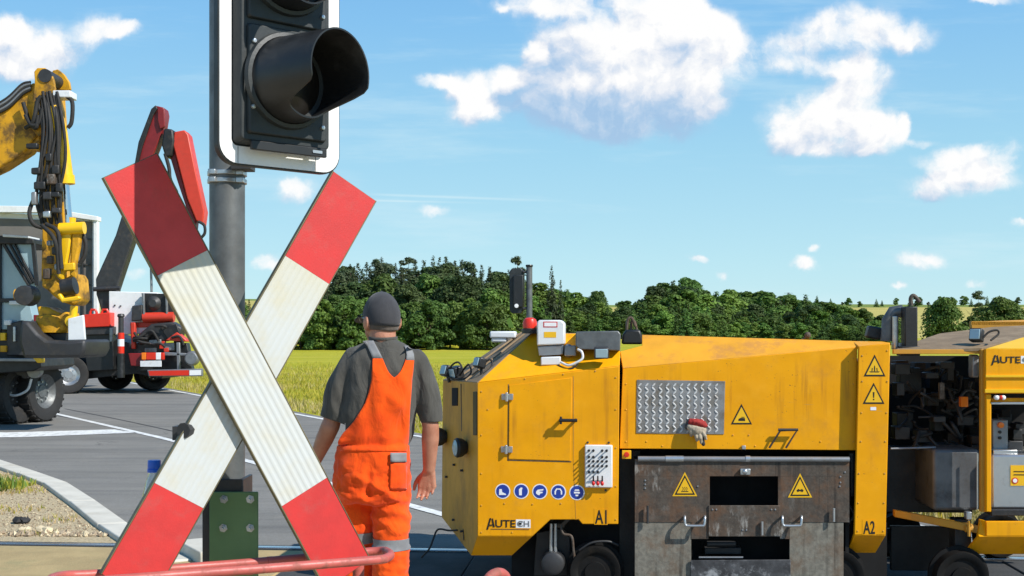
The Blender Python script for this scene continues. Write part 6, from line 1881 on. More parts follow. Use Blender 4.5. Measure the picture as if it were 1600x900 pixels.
# linkage under the ram
m = MB(); c = W(108, 358, EB - .2); m.tube([W(94, 358, EB - .3), W(132, 356, EB - .3)], .10, 16); m.tube([W(112, 340, EB - .1), W(110, 366, EB - .1)], .07, 12); m.build('link_pin', 'bright_yellow', ex, smooth=50)
for k, pts in enumerate(([(96, 360), (112, 360), (108, 392), (102, 420), (98, 440), (88, 432), (92, 398)], [(112, 360), (126, 358), (124, 384), (118, 412), (120, 440), (108, 430), (110, 392)])):
    solidY('link_arm', pts, EB - .32, .12, 'excavator_yellow' if k else 'bright_yellow', bevel=.03)
solidY('cross_link', [(98, 412), (116, 410), (116, 422), (98, 424)], EB - .36, .1, 'bright_yellow', bevel=.02)
solidY('quick_coupler', [(66, 430), (80, 426), (92, 440), (116, 426), (122, 436), (125, 468), (116, 478), (96, 472), (82, 462), (72, 452), (64, 448)], EB - .28, .5, 'excavator_yellow', bevel=.04)
m = MB(); m.tube([W(98, 450, EB - .45), W(118, 446, EB - .45)], .14, 18); m.build('coupler_drum', 'black_steel', ex, smooth=50)
solidY('coupler_frame', [(88, 460), (94, 458), (98, 466), (122, 462), (125, 466), (120, 470), (96, 473)], EB - .6, .1, 'bright_yellow', bevel=.02)
solidY('rotator', [(56, 478), (74, 480), (92, 490), (106, 486), (107, 500), (102, 520), (66, 520), (60, 500)], EB - .3, .55, 'excavator_yellow', bevel=.05)
m = MB(); m.lathe(W(84, 506, EB - .1), (0, 0, 1), [(.26, -.14), (.27, -.05), (.27, .1), (.24, .14)], 28, True); m.build('slewing_ring', 'excavator_yellow', ex)
m = MB(); m.tube([W(24, 460, EB), W(52, 462, EB)], .09, 14); m.build('side_ram', 'excavator_yellow', ex, smooth=50)
m = MB(); m.lathe(W(44, 462, EB), (0, -1, 0), [(.0, .2), (.16, .18), (.17, -.1)], 18); m.build('side_pivot', 'dark_steel', ex)
m = MB(); m.tube([W(116, 478, EB - .4), W(114, 500, EB - .4)], .06, 12); m.lathe(W(112, 502, EB - .4), (0, -1, 0), [(0, .08), (.09, .06), (.1, -.06)], 16); m.build('bucket_link', 'bright_yellow', ex, smooth=50)
solidY('bucket_bracket', [(70, 520), (104, 520), (100, 536), (72, 536)], EB - .2, .45, 'dark_steel')
bkt = solidY('bucket', [(32, 500), (44, 503), (58, 520), (72, 531), (106, 533), (133, 530), (133, 546), (127, 559), (36, 560), (29, 535)], EB - .62, 1.2, 'bucket_grey', bevel=.05)
solidY('bucket_side', [(106, 498), (130, 492), (133, 531), (106, 532)], EB - .5, .06, 'white_plastic', bkt)
# hose bundles
rngh = random.Random(21)
for k in range(11):
    x = 66 + k * 3.2
    pipe('hydraulic_hose', [(x - 6 + rngh.uniform(-3, 3), 150 + rngh.uniform(-8, 8), EB - .14), (x + rngh.uniform(-5, 4), 200, EB - .22 - .02 * (k % 4)), (x - 2 + rngh.uniform(-6, 6), 250, EB - .28), (x - 6 + rngh.uniform(-6, 6), 310, EB - .22), (x - 2 + rngh.uniform(-5, 5), 350, EB - .16)], .026, 'rubber')
for pts in ([(104, 150, EB - .1), (113, 160, EB - .1), (112, 190, EB - .1), (106, 200, EB - .1)], [(58, 300, EB - .2), (46, 330, EB - .3), (52, 350, EB - .3), (66, 356, EB - .2)], [(72, 350, EB - .3), (90, 362, EB - .4), (94, 395, EB - .4), (96, 420, EB - .4)], [(66, 352, EB - .3), (84, 372, EB - .45), (90, 400, EB - .4), (92, 428, EB - .4)],
            [(128, 366, EB - .2), (134, 380, EB - .2), (132, 400, EB - .2), (124, 412, EB - .2)], [(40, 200, EB - .1), (52, 190, EB - .2), (58, 160, EB - .2), (64, 150, EB - .2)], [(40, 180, EB - .1), (50, 196, EB - .2), (62, 190, EB - .2), (66, 170, EB - .2)], [(36, 160, EB - .1), (46, 190, EB - .1), (56, 200, EB - .2), (60, 180, EB - .2)]):
    pipe('loose_hose', pts, .034, 'rubber')
for (x, y, w_, h) in ((48, 262, 14, 10), (52, 284, 18, 12), (72, 272, 14, 16), (80, 258, 12, 14), (66, 300, 14, 12), (86, 286, 10, 14), (78, 300, 14, 8), (48, 300, 8, 20), (40, 224, 18, 8), (70, 240, 10, 12), (66, 330, 12, 10), (80, 325, 14, 8), (72, 400, 10, 12), (80, 386, 12, 12), (66, 420, 12, 16), (84, 412, 10, 10), (72, 376, 8, 8)):
    solidY('hose_fitting', [(x, y), (x + w_, y - 1), (x + w_, y + h), (x, y + h)], EB - .34, .1, rngh.choice(['bright_zinc', 'dark_steel', 'grey_steel', 'black_steel', 'black_steel', 'rust']), bevel=.02)
for k in range(5): pipe('boom_pipe', [(-30, 188 - 3 * k, EB - .03), (10, 170 - 4 * k, EB - .03), (34, 148 - 4 * k, EB - .03), (48, 140 - 3 * k, EB - .03)], .022, 'grey_steel' if k % 2 else 'rubber')
# cab
cb = EY0 + .1
solidY('cab_roof', [(-200, 368), (36, 368), (52, 374), (52, 381), (-200, 381)], cb - .1, 1.6, 'black_steel')
solidY('roof_lip', [(4, 366), (44, 369), (44, 372), (4, 370)], cb - .14, .5, 'white_plastic', bevel=.005)
gls = solidY('cab_window', [(-200, 382), (50, 382), (56, 440), (50, 470), (-200, 470)], cb, .04, 'cab_glass', bevel=0)
for pts in ([(2, 381), (7, 381), (46, 446), (42, 446)], [(12, 381), (16, 381), (50, 442), (47, 444)], [(20, 381), (23, 381), (54, 440), (51, 442)], [(48, 378), (54, 380), (60, 446), (54, 446)], [(-2, 381), (1, 381), (1, 520), (-2, 520)], [(0, 466), (44, 466), (44, 472), (0, 472)]):
    solidY('cab_bar', pts, cb - .06, .05, 'black_steel', bevel=.005)
m = MB(); m.ball(W(8, 428, cb + .5), (.10, .12, .13), 12, 8); m.ball(W(8, 450, cb + .5), (.2, .15, .25), 12, 8); m.build('seat', 'toggle_red', ex)
solidY('cab_door', [(-200, 472), (46, 472), (52, 500), (40, 515), (-200, 515)], cb, .3, 'cab_glass')
solidY('door_sill', [(14, 470), (40, 470), (40, 476), (14, 476)], cb - .08, .08, 'white_plastic', bevel=.01)
solidY('body', [(-260, 505), (40, 505), (56, 560), (-260, 560)], cb + .1, 1.9, 'black_steel')
solidY('counter_panel', [(10, 506), (34, 500), (36, 556), (10, 556)], cb - .1, .2, 'dark_steel', bevel=.02)
for (x, y, w_, h, mt) in ((0, 520, 8, 12, 'bright_yellow'), (0, 540, 10, 10, 'excavator_yellow'), (20, 510, 4, 24, 'bright_zinc'), (52, 492, 8, 14, 'dark_red'), (6, 500, 10, 8, 'white_plastic')):
    solidY('body_detail', [(x, y), (x + w_, y), (x + w_, y + h), (x, y + h)], cb - .14, .1, mt, bevel=.01)
# undercarriage
solidY('chassis', [(-260, 560), (62, 560), (64, 574), (52, 580), (-260, 600)], EY0 - .1, 1.6, 'black_steel', bevel=.02)
solidY('chassis_edge', [(-200, 558), (64, 560), (64, 565), (-200, 564)], EY0 - .2, .1, 'grey_steel', bevel=.01)
solidY('yellow_corner', [(50, 558), (66, 560), (66, 567), (58, 567)], EY0 - .25, .12, 'bright_yellow', bevel=.01)
def tyre(name, px, py, Y, r_, w_, par, mat='rubber', rim='dark_steel', yaw=0.0, seg=40, lugs=True):
    c = W(px, py, Y); c.z = r_; ax = Vector((math.cos(yaw), math.sin(yaw), 0))
    m = MB(); h = w_ / 2
    m.lathe(c, ax, [(r_ * .55, -h * .8), (r_ * .78, -h), (r_ * .93, -h * .95), (r_ * .98, -h * .75), (r_ * .985, 0), (r_ * .98, h * .75), (r_ * .93, h * .95), (r_ * .78, h), (r_ * .55, h * .8)], seg)
    if lugs:
        u = ax.orthogonal().normalized(); v = ax.cross(u)
        for k in range(26):
            for sg in (-1, 1):
                a = 2 * math.pi * (k + (.5 if sg > 0 else 0)) / 26; d = u * math.cos(a) + v * math.sin(a); t = ax.cross(d)
                m.box(c + d * r_ * .985 + ax * sg * h * .5, (h * .85, r_ * .07, r_ * .05), Matrix((ax, t, d)).transposed())
    tw = m.build(name, mat, par, smooth=30, weld=False)
    m = MB(); m.lathe(c, ax, [(0, h * .5), (r_ * .2, h * .5), (r_ * .22, h * .42), (r_ * .4, h * .35), (r_ * .5, h * .6), (r_ * .56, h * .82), (r_ * .56, -h * .8), (r_ * .4, -h * .6), (0, -h * .5)], 28)
    m.build('rim', rim, tw)
    for k in range(8):
        u = ax.orthogonal().normalized(); v = ax.cross(u); a = 2 * math.pi * k / 8
        m = MB(); p = c + (u * math.cos(a) + v * math.sin(a)) * r_ * .3; m.tube([p + ax * h * .36, p + ax * h * .5], r_ * .035, 6); m.build('wheel_nut', 'bright_zinc', tw)
    return tw
tyre('wheel', 59, 612, 21.7, .555, .40, ex, yaw=R(-13), rim='galvanised'); tyre('wheel', 19, 612, 21.2, .56, .42, ex, yaw=R(-13)); tyre('wheel', -170, 612, 20.6, .56, .42, ex, yaw=R(-13))
m = MB(); m.tube([W(-60, 585, 21.2), W(64, 585, 21.6)], .12, 14); m.build('axle', 'black_steel', ex, smooth=50)
pipe('air_line', [(0, 606, 21.0), (20, 618, 21.0), (42, 610, 21.0), (49, 592, 21.0)], .022, 'white_plastic')
for (x, y, s_) in ((34, 578, .1), (10, 578, .08), (40, 586, .06), (20, 572, .09), (54, 580, .12)): m = MB(); m.lathe(W(x, y, 20.9), (0, -1, 0), [(0, .05), (s_, .04), (s_, -.1)], 14); m.build('axle_fitting', rngh.choice(['grey_steel', 'dark_steel', 'bright_zinc']), ex)

# ================================================================== TRUCK WITH LOADING CRANE (behind)
TY = 32.5
tk = thing('crane_truck', 'dark flatbed truck with a red folding loading crane and a red and white rear bar', 'truck', (G(180, 612).x, TY, 0))
def tsol(name, pts, Y, d, mat, par=tk, bevel=.02): return solidY(name, pts, Y, d, mat, par, bevel)
# chassis and flatbed
tsol('chassis', [(60, 522), (150, 520), (214, 540), (252, 556), (262, 574), (252, 592), (214, 584), (60, 600)], TY, 2.2, 'black_steel')
tsol('mudguard', [(128, 520), (176, 516), (178, 578), (136, 580)], TY - .25, .3, 'black_plastic')
tyre('wheel', 107, 588, 32.2, .52, .34, tk, yaw=R(-68), rim='aluminium', lugs=False)
tyre('wheel', 238, 592, 34.2, .48, .55, tk, yaw=R(-58), lugs=False); tyre('wheel', 180, 596, 34.6, .48, .5, tk, yaw=R(-58), lugs=False)
# crane column, boom, jib
tsol('crane_column', [(149, 436), (180, 368), (192, 330), (208, 300), (226, 310), (206, 380), (182, 452), (176, 488), (158, 486), (150, 460)], TY + .1, .4, 'dark_steel', bevel=.04)
jb = tsol('crane_jib', [(212, 262), (218, 228), (238, 172), (244, 165), (256, 168), (258, 178), (254, 204), (240, 240), (228, 290), (214, 300)], TY + .05, .45, 'dark_red', bevel=.03)
tsol('jib_edge', [(210, 256), (216, 222), (236, 170), (243, 164), (246, 170), (240, 178), (222, 230), (214, 262)], TY - .02, .08, 'black_steel', jb)
tsol('jib_cap', [(246, 170), (257, 170), (257, 198), (250, 202), (246, 188)], TY - .03, .1, 'dark_red', jb)
bm_ = tsol('crane_boom', [(272, 206), (288, 203), (294, 210), (306, 270), (319, 330), (316, 352), (306, 344), (292, 310), (278, 256), (270, 226)], TY, .45, 'crane_red', bevel=.03)
tsol('boom_side', [(262, 204), (272, 206), (270, 226), (278, 256), (292, 310), (306, 344), (304, 360), (290, 322), (276, 280), (264, 240)], TY + .1, .35, 'dark_red', bm_)
tsol('crane_knuckle', [(256, 200), (270, 202), (272, 220), (268, 244), (258, 246), (252, 226)], TY - .05, .5, 'black_steel', bevel=.05)
pipe('crane_hose', [(258, 240, TY), (264, 262, TY), (266, 280, TY), (276, 300, TY)], .05, 'rubber', tk); pipe('crane_hose', [(310, 346, TY), (319, 352, TY), (320, 364, TY), (314, 372, TY)], .04, 'rubber', tk)
m = MB(); m.tube([W(146, 452, TY), W(188, 450, TY)], .06, 8); m.build('column_pin', 'dark_steel', tk)
tsol('column_base', [(158, 486), (176, 486), (178, 520), (156, 520)], TY + .1, .5, 'rust')
# red lifting frame on the deck
rf_ = tsol('lifting_frame', [(128, 492), (172, 488), (172, 510), (132, 512)], TY - .4, .5, 'hot_red')
for cx in (146, 164):
    m = MB(); m.tube([W(cx - 5, 492, TY - .3), W(cx - 5, 488, TY - .3), W(cx - 3, 484, TY - .3), W(cx + 3, 484, TY - .3), W(cx + 5, 488, TY - .3), W(cx + 5, 492, TY - .3)], .035, 8); m.build('lug', 'hot_red', rf_)
tsol('deck_edge', [(128, 512), (176, 510), (176, 522), (130, 524)], TY - .35, .3, 'dark_steel')
tsol('corner_post', [(171, 512), (176, 512), (176, 534), (171, 534)], TY - .4, .1, 'grey_steel', bevel=.01)
# white box behind, engine frame, stabilisers
tsol('white_cabinet', [(170, 455), (246, 457), (246, 520), (170, 524)], TY - .05, .5, 'white_paint')
for (x, y) in ((178, 476), (187, 477), (240, 470)): tsol('cabinet_bolt', [(x, y), (x + 2, y), (x + 2, y + 2), (x, y + 2)], TY - .08, .03, 'dark_steel', bevel=0)
tsol('engine_box', [(206, 478), (222, 476), (222, 500), (205, 502)], TY - .3, .2, 'dark_steel')
fr1 = tsol('pump_frame', [(221, 458), (262, 459), (274, 490), (224, 490)], TY - .2, .1, 'black_steel', bevel=.01)
m = MB(); m.lathe(W(240, 474, TY - .21), (0, -1, 0), [(0, .1), (.1, .1), (.16, .05), (.2, 0)], 18); m.build('fan', 'dark_steel', fr1)
for a in (222, 258): tsol('frame_post', [(a, 458), (a + 3, 458), (a + 4, 492), (a + 1, 492)], TY - .3, .08, 'grey_steel', bevel=.01)
m = MB(); m.tube([W(236, 420, TY + 1), W(237, 458, TY + 1)], .035, 8); m.build('aerial_post', 'grey_steel', tk)
m = MB(); m.tube([W(224, 496, TY - .2), W(272, 495, TY - .2)], .13, 16); m.build('stabiliser_cylinder', 'crane_red', tk, smooth=50)
tsol('stabiliser_beam', [(203, 504), (268, 502), (270, 509), (212, 512), (210, 528), (204, 528)], TY - .1, .3, 'crane_red')
tsol('grapple', [(214, 524), (236, 506), (268, 503), (284, 512), (280, 528), (252, 534), (236, 522), (226, 536), (216, 540)], TY - .3, .5, 'dark_steel', bevel=.05)
tsol('grapple_plate', [(250, 512), (276, 506), (282, 524), (262, 530)], TY - .35, .05, 'black_steel', bevel=.02)
tsol('red_wedge', [(258, 532), (276, 519), (290, 530), (292, 534)], TY - .4, .3, 'crane_red')
rngt = random.Random(5)
for k in range(16):
    x = rngt.uniform(205, 286); y = rngt.uniform(508, 546); w_ = rngt.uniform(6, 20); h = rngt.uniform(4, 12)
    tsol('deck_gear', [(x, y), (x + w_, y - 1), (x + w_, y + h), (x, y + h)], TY - rngt.uniform(.1, .38), .15, rngt.choice(['black_steel', 'dark_steel', 'black_plastic', 'crane_red', 'grey_steel', 'black_steel']), bevel=.015)
for k in range(7):
    x = rngt.uniform(206, 270); y = rngt.uniform(505, 540)
    pipe('deck_hose', [(x, y, TY - .4), (x + rngt.uniform(5, 14), y + rngt.uniform(-6, 8), TY - .45), (x + rngt.uniform(16, 26), y + rngt.uniform(-4, 12), TY - .4)], .035, 'rubber', tk)
tsol('stabiliser_leg', [(204, 504), (211, 504), (211, 545), (205, 545)], TY - .3, .15, 'crane_red')
# rear: lights, licence plate without legible writing, marker bar
tsol('rear_panel', [(200, 552), (222, 552), (222, 572), (204, 572)], TY - .5, .3, 'dark_red')
tsol('rear_valance', [(206, 536), (292, 536), (300, 578), (214, 580)], TY - .2, .3, 'black_plastic')
for x0, x1, mt in ((221, 228, 'orange_lens'), (228.3, 243, 'hot_red'), (243.3, 251, 'sticker_white'), (251.3, 256, 'hot_red')):
    tsol('tail_light', [(x0, 551), (x1, 551), (x1, 562), (x0, 562)], TY - .62, .1, mt, bevel=.01)
tsol('licence_plate', [(219, 564), (252, 563), (252, 573), (219, 573)], TY - .6, .04, 'white_plastic', bevel=.005)
mb_ = tsol('rear_bar', [(230, 578), (316, 576), (316, 588), (232, 588)], TY - .7, .12, 'grey_steel', bevel=.01)
tsol('red_stripe', [(232, 579.5), (295, 578.5), (295, 586.5), (234, 587)], TY - .72, .015, 'hot_red', mb_, 0); tsol('white_stripe', [(296, 578.5), (314, 578), (314, 586), (296, 586.5)], TY - .72, .015, 'sticker_white', mb_, 0)
for pts in ([(275, 535), (281, 535), (281, 578), (276, 578)], [(256, 550), (294, 552), (294, 556), (256, 556)]): tsol('jack', pts, TY - .45, .12, 'grey_steel', bevel=.02)
m = MB(); m.lathe(W(300, 560, TY - .5), (0, -1, 0), [(.0, .1), (.15, .1), (.19, .05), (.2, -.05)], 20); m.build('rear_lamp', 'grey_steel', tk)
# striped marker post on the truck's corner
mp = thing('striped_marker', 'short red and white striped marker post standing at the truck\'s rear corner', 'marker post', G(190, 590))
yy = TY - .55
for y0, y1, mt in ((520, 530, 'hot_red'), (530, 541, 'sticker_white'), (541, 552, 'hot_red')): m = MB(); m.tube([W(189, y0, yy), W(189, y1, yy)], .085, 14); m.build('stripe_band', mt, mp, smooth=50)
m = MB(); m.tube([W(189, 552, yy), W(189, 590, yy)], .10, 12); m.build('post_base', 'black_plastic', mp, smooth=50); m = MB(); m.tube([W(189, 494, yy), W(189, 520, yy)], .07, 12); m.lathe(W(189, 494, yy), (0, 0, 1), [(.06, -.05), (.1, 0), (.08, .06), (0, .07)], 12); m.build('post_head', 'dark_steel', mp)
# high white box body behind the excavator
bx = thing('box_trailer', 'tall open box trailer with white frame and dark inside, behind the excavator\'s arm', 'trailer', (G(60, 600).x, TY + 3, 0))
BY = TY + 3.2
solidY('side_wall', [(-330, 322), (150, 338), (150, 560), (-330, 560)], BY, .08, 'white_paint', bx)
solidY('inner_wall', [(-320, 330), (143, 346), (143, 540), (-320, 545)], BY - .06, .05, 'rust_board' if 'rust_board' in MATS else 'grey_board' if 'grey_board' in MATS else 'concrete', bx)
solidY('roof_edge', [(-330, 318), (60, 322), (152, 338), (152, 345), (60, 332), (-330, 330)], BY - .3, .35, 'white_paint', bx)
solidY('rear_post', [(146, 340), (152, 340), (152, 512), (146, 512)], BY - .25, .2, 'white_paint', bx)
for y in (372, 412, 444, 470): solidY('wall_rail', [(112, y), (143, y), (143, y + 2.5), (112, y + 2.5)], BY - .1, .04, 'dark_steel', bx, bevel=0)
for x in (112, 128): solidY('wall_post', [(x, 348), (x + 2, 348), (x + 2, 520), (x, 520)], BY - .11, .04, 'dark_steel', bx, bevel=0)
solidY('trailer_frame', [(-330, 560), (150, 560), (150, 575), (-330, 575)], BY - .1, 1.5, 'black_steel', bx)
for px in (-200, -60, 40): tyre('wheel', px, 600, BY + .5, .5, .35, bx, yaw=R(-80), lugs=False)

# ================================================================== TREES
nrng = np.random.default_rng(42)


def quads_mesh(name, C, N, S, mat, asp=1.0, seed=0):
    """leaf clumps: centres, facing directions, sizes -> one mesh of small bent leaves"""
    r_ = np.random.default_rng(seed); n = len(C)
    N = N / np.linalg.norm(N, axis=1, keepdims=True)
    t = r_.normal(size=(n, 3)); t -= (t * N).sum(1, keepdims=True) * N; t /= np.linalg.norm(t, axis=1, keepdims=True)
    b = np.cross(N, t)
    s = S[:, None]
    v = np.stack([C - t * s, C - b * s * asp * .6 + N * s * .15, C + t * s, C + b * s * asp * .6 + N * s * .15], 1).reshape(-1, 3)
    f = [(4 * i, 4 * i + 1, 4 * i + 2, 4 * i + 3) for i in range(n)]
    me = bpy.data.meshes.new(name); me.from_pydata(v.tolist(), [], f); me.materials.append(MATS[mat])
    return me


def trunk_mesh(name, h, r0, limbs, seed):
    rr_ = random.Random(seed); m = MB()
    m.tube(bez([(0, 0, -.4), (rr_.uniform(-.1, .1), rr_.uniform(-.1, .1), h * .4), (rr_.uniform(-.15, .15), rr_.uniform(-.15, .15), h * .92)], 5), [r0 * (1 - .85 * i / 10) for i in range(11)], 8)
    for k in range(limbs):
        z = h * rr_.uniform(.25, .75); a = rr_.uniform(0, 6.3); L = h * rr_.uniform(.15, .3)
        p = Vector((0, 0, z)); m.tube([p, p + Vector((math.cos(a) * L * .5, math.sin(a) * L * .5, L * .3)), p + Vector((math.cos(a) * L, math.sin(a) * L, L * .75))], [r0 * .4, r0 * .25, r0 * .1], 5)
    me = bpy.data.meshes.new(name); me.from_pydata([tuple(q) for q in m.v], [], m.f); me.materials.append(MATS['bark']); me.shade_smooth(); return me


def broad(name, H, Rw, mat, seed, blobs=20, per=130, leaf=.26, base=.12):
    """leafy crown: many lumps spread through the volume, leaves on each lump"""
    r_ = np.random.default_rng(seed); C = []; N = []; S = []
    for k in range(blobs):
        t = (k + r_.random()) / blobs
        z = H * (base + (.93 - base) * t); env = math.sin(math.pi * min(1, (t * .82 + .16))) ** .6
        a = r_.random() * 6.283; d = Rw * env * r_.uniform(.25, .85)
        c = np.array([d * math.cos(a), d * math.sin(a), z]); br = Rw * r_.uniform(.24, .44) * (.6 + .5 * env)
        n = r_.normal(size=(per, 3)); n /= np.linalg.norm(n, axis=1, keepdims=True); n[:, 2] = np.where(n[:, 2] < -.5, -n[:, 2], n[:, 2])
        rad = br * r_.uniform(.55, 1.12, per) ** .7
        C.append(c + n * rad[:, None] * np.array([1, 1, .8])); N.append(n * .8 + r_.normal(size=(per, 3)) * .45 + np.array([0, 0, .25])); S.append(leaf * r_.uniform(.6, 1.35, per))
    return quads_mesh(name, np.concatenate(C), np.concatenate(N), np.concatenate(S), mat, 1.3, seed)


def conifer(name, H, Rw, mat, seed, levels=26, leaf=.24, open_=.0, start=.06):
    r_ = np.random.default_rng(seed); C = []; N = []; S = []
    for l in range(levels):
        t = start + (1 - start) * (l + r_.uniform(-.2, .2)) / levels
        t = min(max(t, start), .995); rad = Rw * (1 - t) ** .85 * r_.uniform(.75, 1.15) + .05; nb = max(4, int(9 * (1 - t) + 4))
        for k in range(nb):
            if r_.random() < open_: continue
            a = r_.random() * 6.283; L = rad * r_.uniform(.7, 1.1); m_ = max(4, int(9 + 16 * (1 - t)))
            s = np.sqrt(r_.random(m_)); p = np.stack([np.cos(a) * L * s, np.sin(a) * L * s, H * t - .22 * L * s ** 1.5 + .1 * r_.normal(size=m_) * leaf * 4], 1) + r_.normal(size=(m_, 3)) * leaf * .35
            C.append(p); N.append(np.stack([np.cos(a) * .5 + r_.normal(size=m_) * .4, np.sin(a) * .5 + r_.normal(size=m_) * .4, .7 + r_.normal(size=m_) * .35], 1)); S.append(leaf * r_.uniform(.6, 1.3, m_) * (1 - .45 * t))
    return quads_mesh(name, np.concatenate(C), np.concatenate(N), np.concatenate(S), mat, 1.0, seed)


def pine(name, H, Rw, mat, seed):
    r_ = np.random.default_rng(seed); C = []; N = []; S = []
    for k in range(13):
        t = r_.uniform(.55, 1.0); a = r_.random() * 6.283; d = Rw * r_.uniform(.1, .9) * (1.15 - t) * 1.8
        c = np.array([d * math.cos(a), d * math.sin(a), H * t]); n = r_.normal(size=(90, 3)); n /= np.linalg.norm(n, axis=1, keepdims=True)
        C.append(c + n * (Rw * r_.uniform(.22, .42)) * r_.uniform(.5, 1.1, (90, 1)) * np.array([1, 1, .5])); N.append(n + np.array([0, 0, .5])); S.append(.2 * r_.uniform(.6, 1.3, 90))
    return quads_mesh(name, np.concatenate(C), np.concatenate(N), np.concatenate(S), mat, 1.0, seed)


KIND = {}
def kind(key, nm, crown, tr, ref): KIND[key] = [(nm, c, t, max(v.co.z for v in c.vertices) * .98) for c, t in zip(crown, tr)]
kind('hedge', 'broadleaf_tree', [broad('crown', 6.0, 2.3, 'leaf_mid', 10 + s, 26, 230, .165, .05) for s in range(4)], [trunk_mesh('trunk', 5, .14, 5, s) for s in range(4)], 6.0)
kind('bright', 'broadleaf_tree', [broad('crown', 6.0, 2.2, 'leaf_bright', 20 + s, 26, 230, .165, .06) for s in range(3)], [trunk_mesh('trunk', 5, .14, 5, 10 + s) for s in range(3)], 6.0)
kind('dark', 'broadleaf_tree', [broad('crown', 9.0, 2.7, 'leaf_dark', 30 + s, 28, 230, .185, .3) for s in range(3)], [trunk_mesh('trunk', 8, .18, 6, 20 + s) for s in range(3)], 9.0)
kind('spruce', 'spruce_tree', [conifer('crown', 10.0, 2.0, 'needle_dark', 40 + s, 30, .19, .1) for s in range(4)], [trunk_mesh('trunk', 9.5, .16, 0, 30 + s) for s in range(4)], 10.0)
kind('young', 'spruce_tree', [conifer('crown', 6.0, 1.7, 'needle_young', 50 + s, 24, .165, .08) for s in range(3)], [trunk_mesh('trunk', 5.6, .10, 0, 40 + s) for s in range(3)], 6.0)
kind('pine', 'pine_tree', [pine('crown', 11.0, 2.2, 'needle_dark', 60 + s) for s in range(2)], [trunk_mesh('trunk', 10.4, .15, 4, 50 + s) for s in range(2)], 11.0)
kind('round', 'round_tree', [broad('crown', 8.0, 4.4, 'leaf_mid', 70 + s, 46, 240, .21, .08) for s in range(2)], [trunk_mesh('trunk', 6.5, .22, 6, 60 + s) for s in range(2)], 8.0)

trng = random.Random(99)
NTREE = [0]


def plant(key, x, y, H, label, group=None, wide=1.0, var=None, cat='tree'):
    nm, c, t, ref = KIND[key][trng.randrange(len(KIND[key])) if var is None else var % len(KIND[key])]
    z = terrain(x, y)
    o = bpy.data.objects.new(nm, None); COL.objects.link(o); o.empty_display_size = .5
    o.location = (x, y, z - .05); s = H / ref
    o.scale = (s * wide * trng.uniform(.92, 1.1), s * wide * trng.uniform(.92, 1.1), s); o.rotation_euler = (0, 0, trng.uniform(0, 6.28))
    tag(o, label, cat, group)
    for part, me in (('crown', c), ('trunk', t)):
        ch = bpy.data.objects.new(part, me); COL.objects.link(ch); ch.parent = o
    NTREE[0] += 1
    return o


def height_for(py, x, y): return max(1.0, CH - (py - H0) * y / F - terrain(x, y))


def prof(tab, px):
    for (a, b), (c, d) in zip(tab[:-1], tab[1:]):
        if a <= px <= c: return b + (d - b) * (px - a) / (c - a)
    return tab[0][1] if px < tab[0][0] else tab[-1][1]


FRONT = [(380, 478), (430, 474), (480, 470), (520, 462), (545, 458), (600, 468), (650, 470), (700, 468), (760, 462), (788, 470), (800, 490)]
SKYL = [(384, 462), (430, 455), (470, 440), (520, 424), (545, 412), (600, 404), (640, 402), (700, 404), (752, 406), (780, 416), (800, 424), (820, 434), (850, 448), (900, 452), (960, 470)]
# front hedge row of the left wood
px = 384.0
while px < 796:
    Y = trng.uniform(124, 131); x = (px - 800) * Y / F
    plant('hedge' if trng.random() < .75 else 'bright', x, Y, height_for(prof(FRONT, px) + trng.uniform(-4, 9), x, Y), 'leafy green tree in the front row of the wood behind the field', 'front row trees of the left wood', 1.0)
    px += trng.uniform(12, 19)
# middle: darker broadleaves
px = 388.0
while px < 800:
    Y = trng.uniform(136, 146); x = (px - 800) * Y / F
    plant('dark' if trng.random() < .55 else 'hedge', x, Y, height_for(prof(SKYL, px) + trng.uniform(22, 42), x, Y), 'darker leafy tree rising between the front row and the conifers of the wood', 'middle trees of the left wood', 1.05)
    px += trng.uniform(13, 20)
# back: conifers that make the skyline
for row, (y0, y1, lo, hi) in enumerate(((150, 160, 6, 22), (164, 176, -3, 12))):
    px = 384.0 + row * 5
    while px < 800:
        Y = trng.uniform(y0, y1); x = (px - 800) * Y / F
        plant('spruce' if trng.random() < .72 else ('pine' if trng.random() < .75 else 'dark'), x, Y, height_for(prof(SKYL, px) + trng.uniform(lo, hi), x, Y), 'dark tall tree on the skyline of the wood behind the worker', 'skyline trees of the left wood', 1.1)
        px += trng.uniform(9, 15)
# right wood: young spruces and bright broadleaves climbing a rise
RTOP = [(790, 432), (820, 440), (850, 452), (880, 456), (930, 462), (960, 474), (990, 464), (1020, 454), (1045, 446), (1075, 440), (1105, 448), (1130, 458), (1160, 459), (1200, 461), (1240, 465), (1290, 465), (1312, 468), (1334, 484), (1370, 490), (1420, 494)]
for row, (y0, y1, dlo, dhi, ks) in enumerate(((165, 180, 38, 58, ('bright', 'hedge', 'young')), (190, 206, 24, 40, ('bright', 'young', 'young', 'hedge')), (222, 242, 8, 26, ('young', 'young', 'bright', 'dark')), (262, 285, -6, 7, ('young', 'dark', 'hedge', 'hedge', 'bright')))):
    px = 786.0 + row * 4
    while px < 1415:
        Y = trng.uniform(y0, y1); x = (px - 800) * Y / F
        tp = prof(RTOP, px) + trng.uniform(dlo, dhi)
        h = height_for(tp, x, Y)
        plant(trng.choice(ks), x, Y, max(3.0, h), ['green tree in the nearest row of the right wood, just above the yellow hood', 'bright green tree low in the right wood behind the hood', 'young tree in the middle of the right wood', 'tree along the top edge of the right wood'][row], ['nearest row of the right wood', 'second row of the right wood', 'middle row of the right wood', 'top row of the right wood'][row], 1.45)
        px += trng.uniform(11.5, 18)
def single(key, px, ptop, Y, label, wide=1.0, var=0, H=None):
    x = (px - 800) * Y / F; plant(key, x, Y, H or height_for(ptop, x, Y), label, None, wide, var)
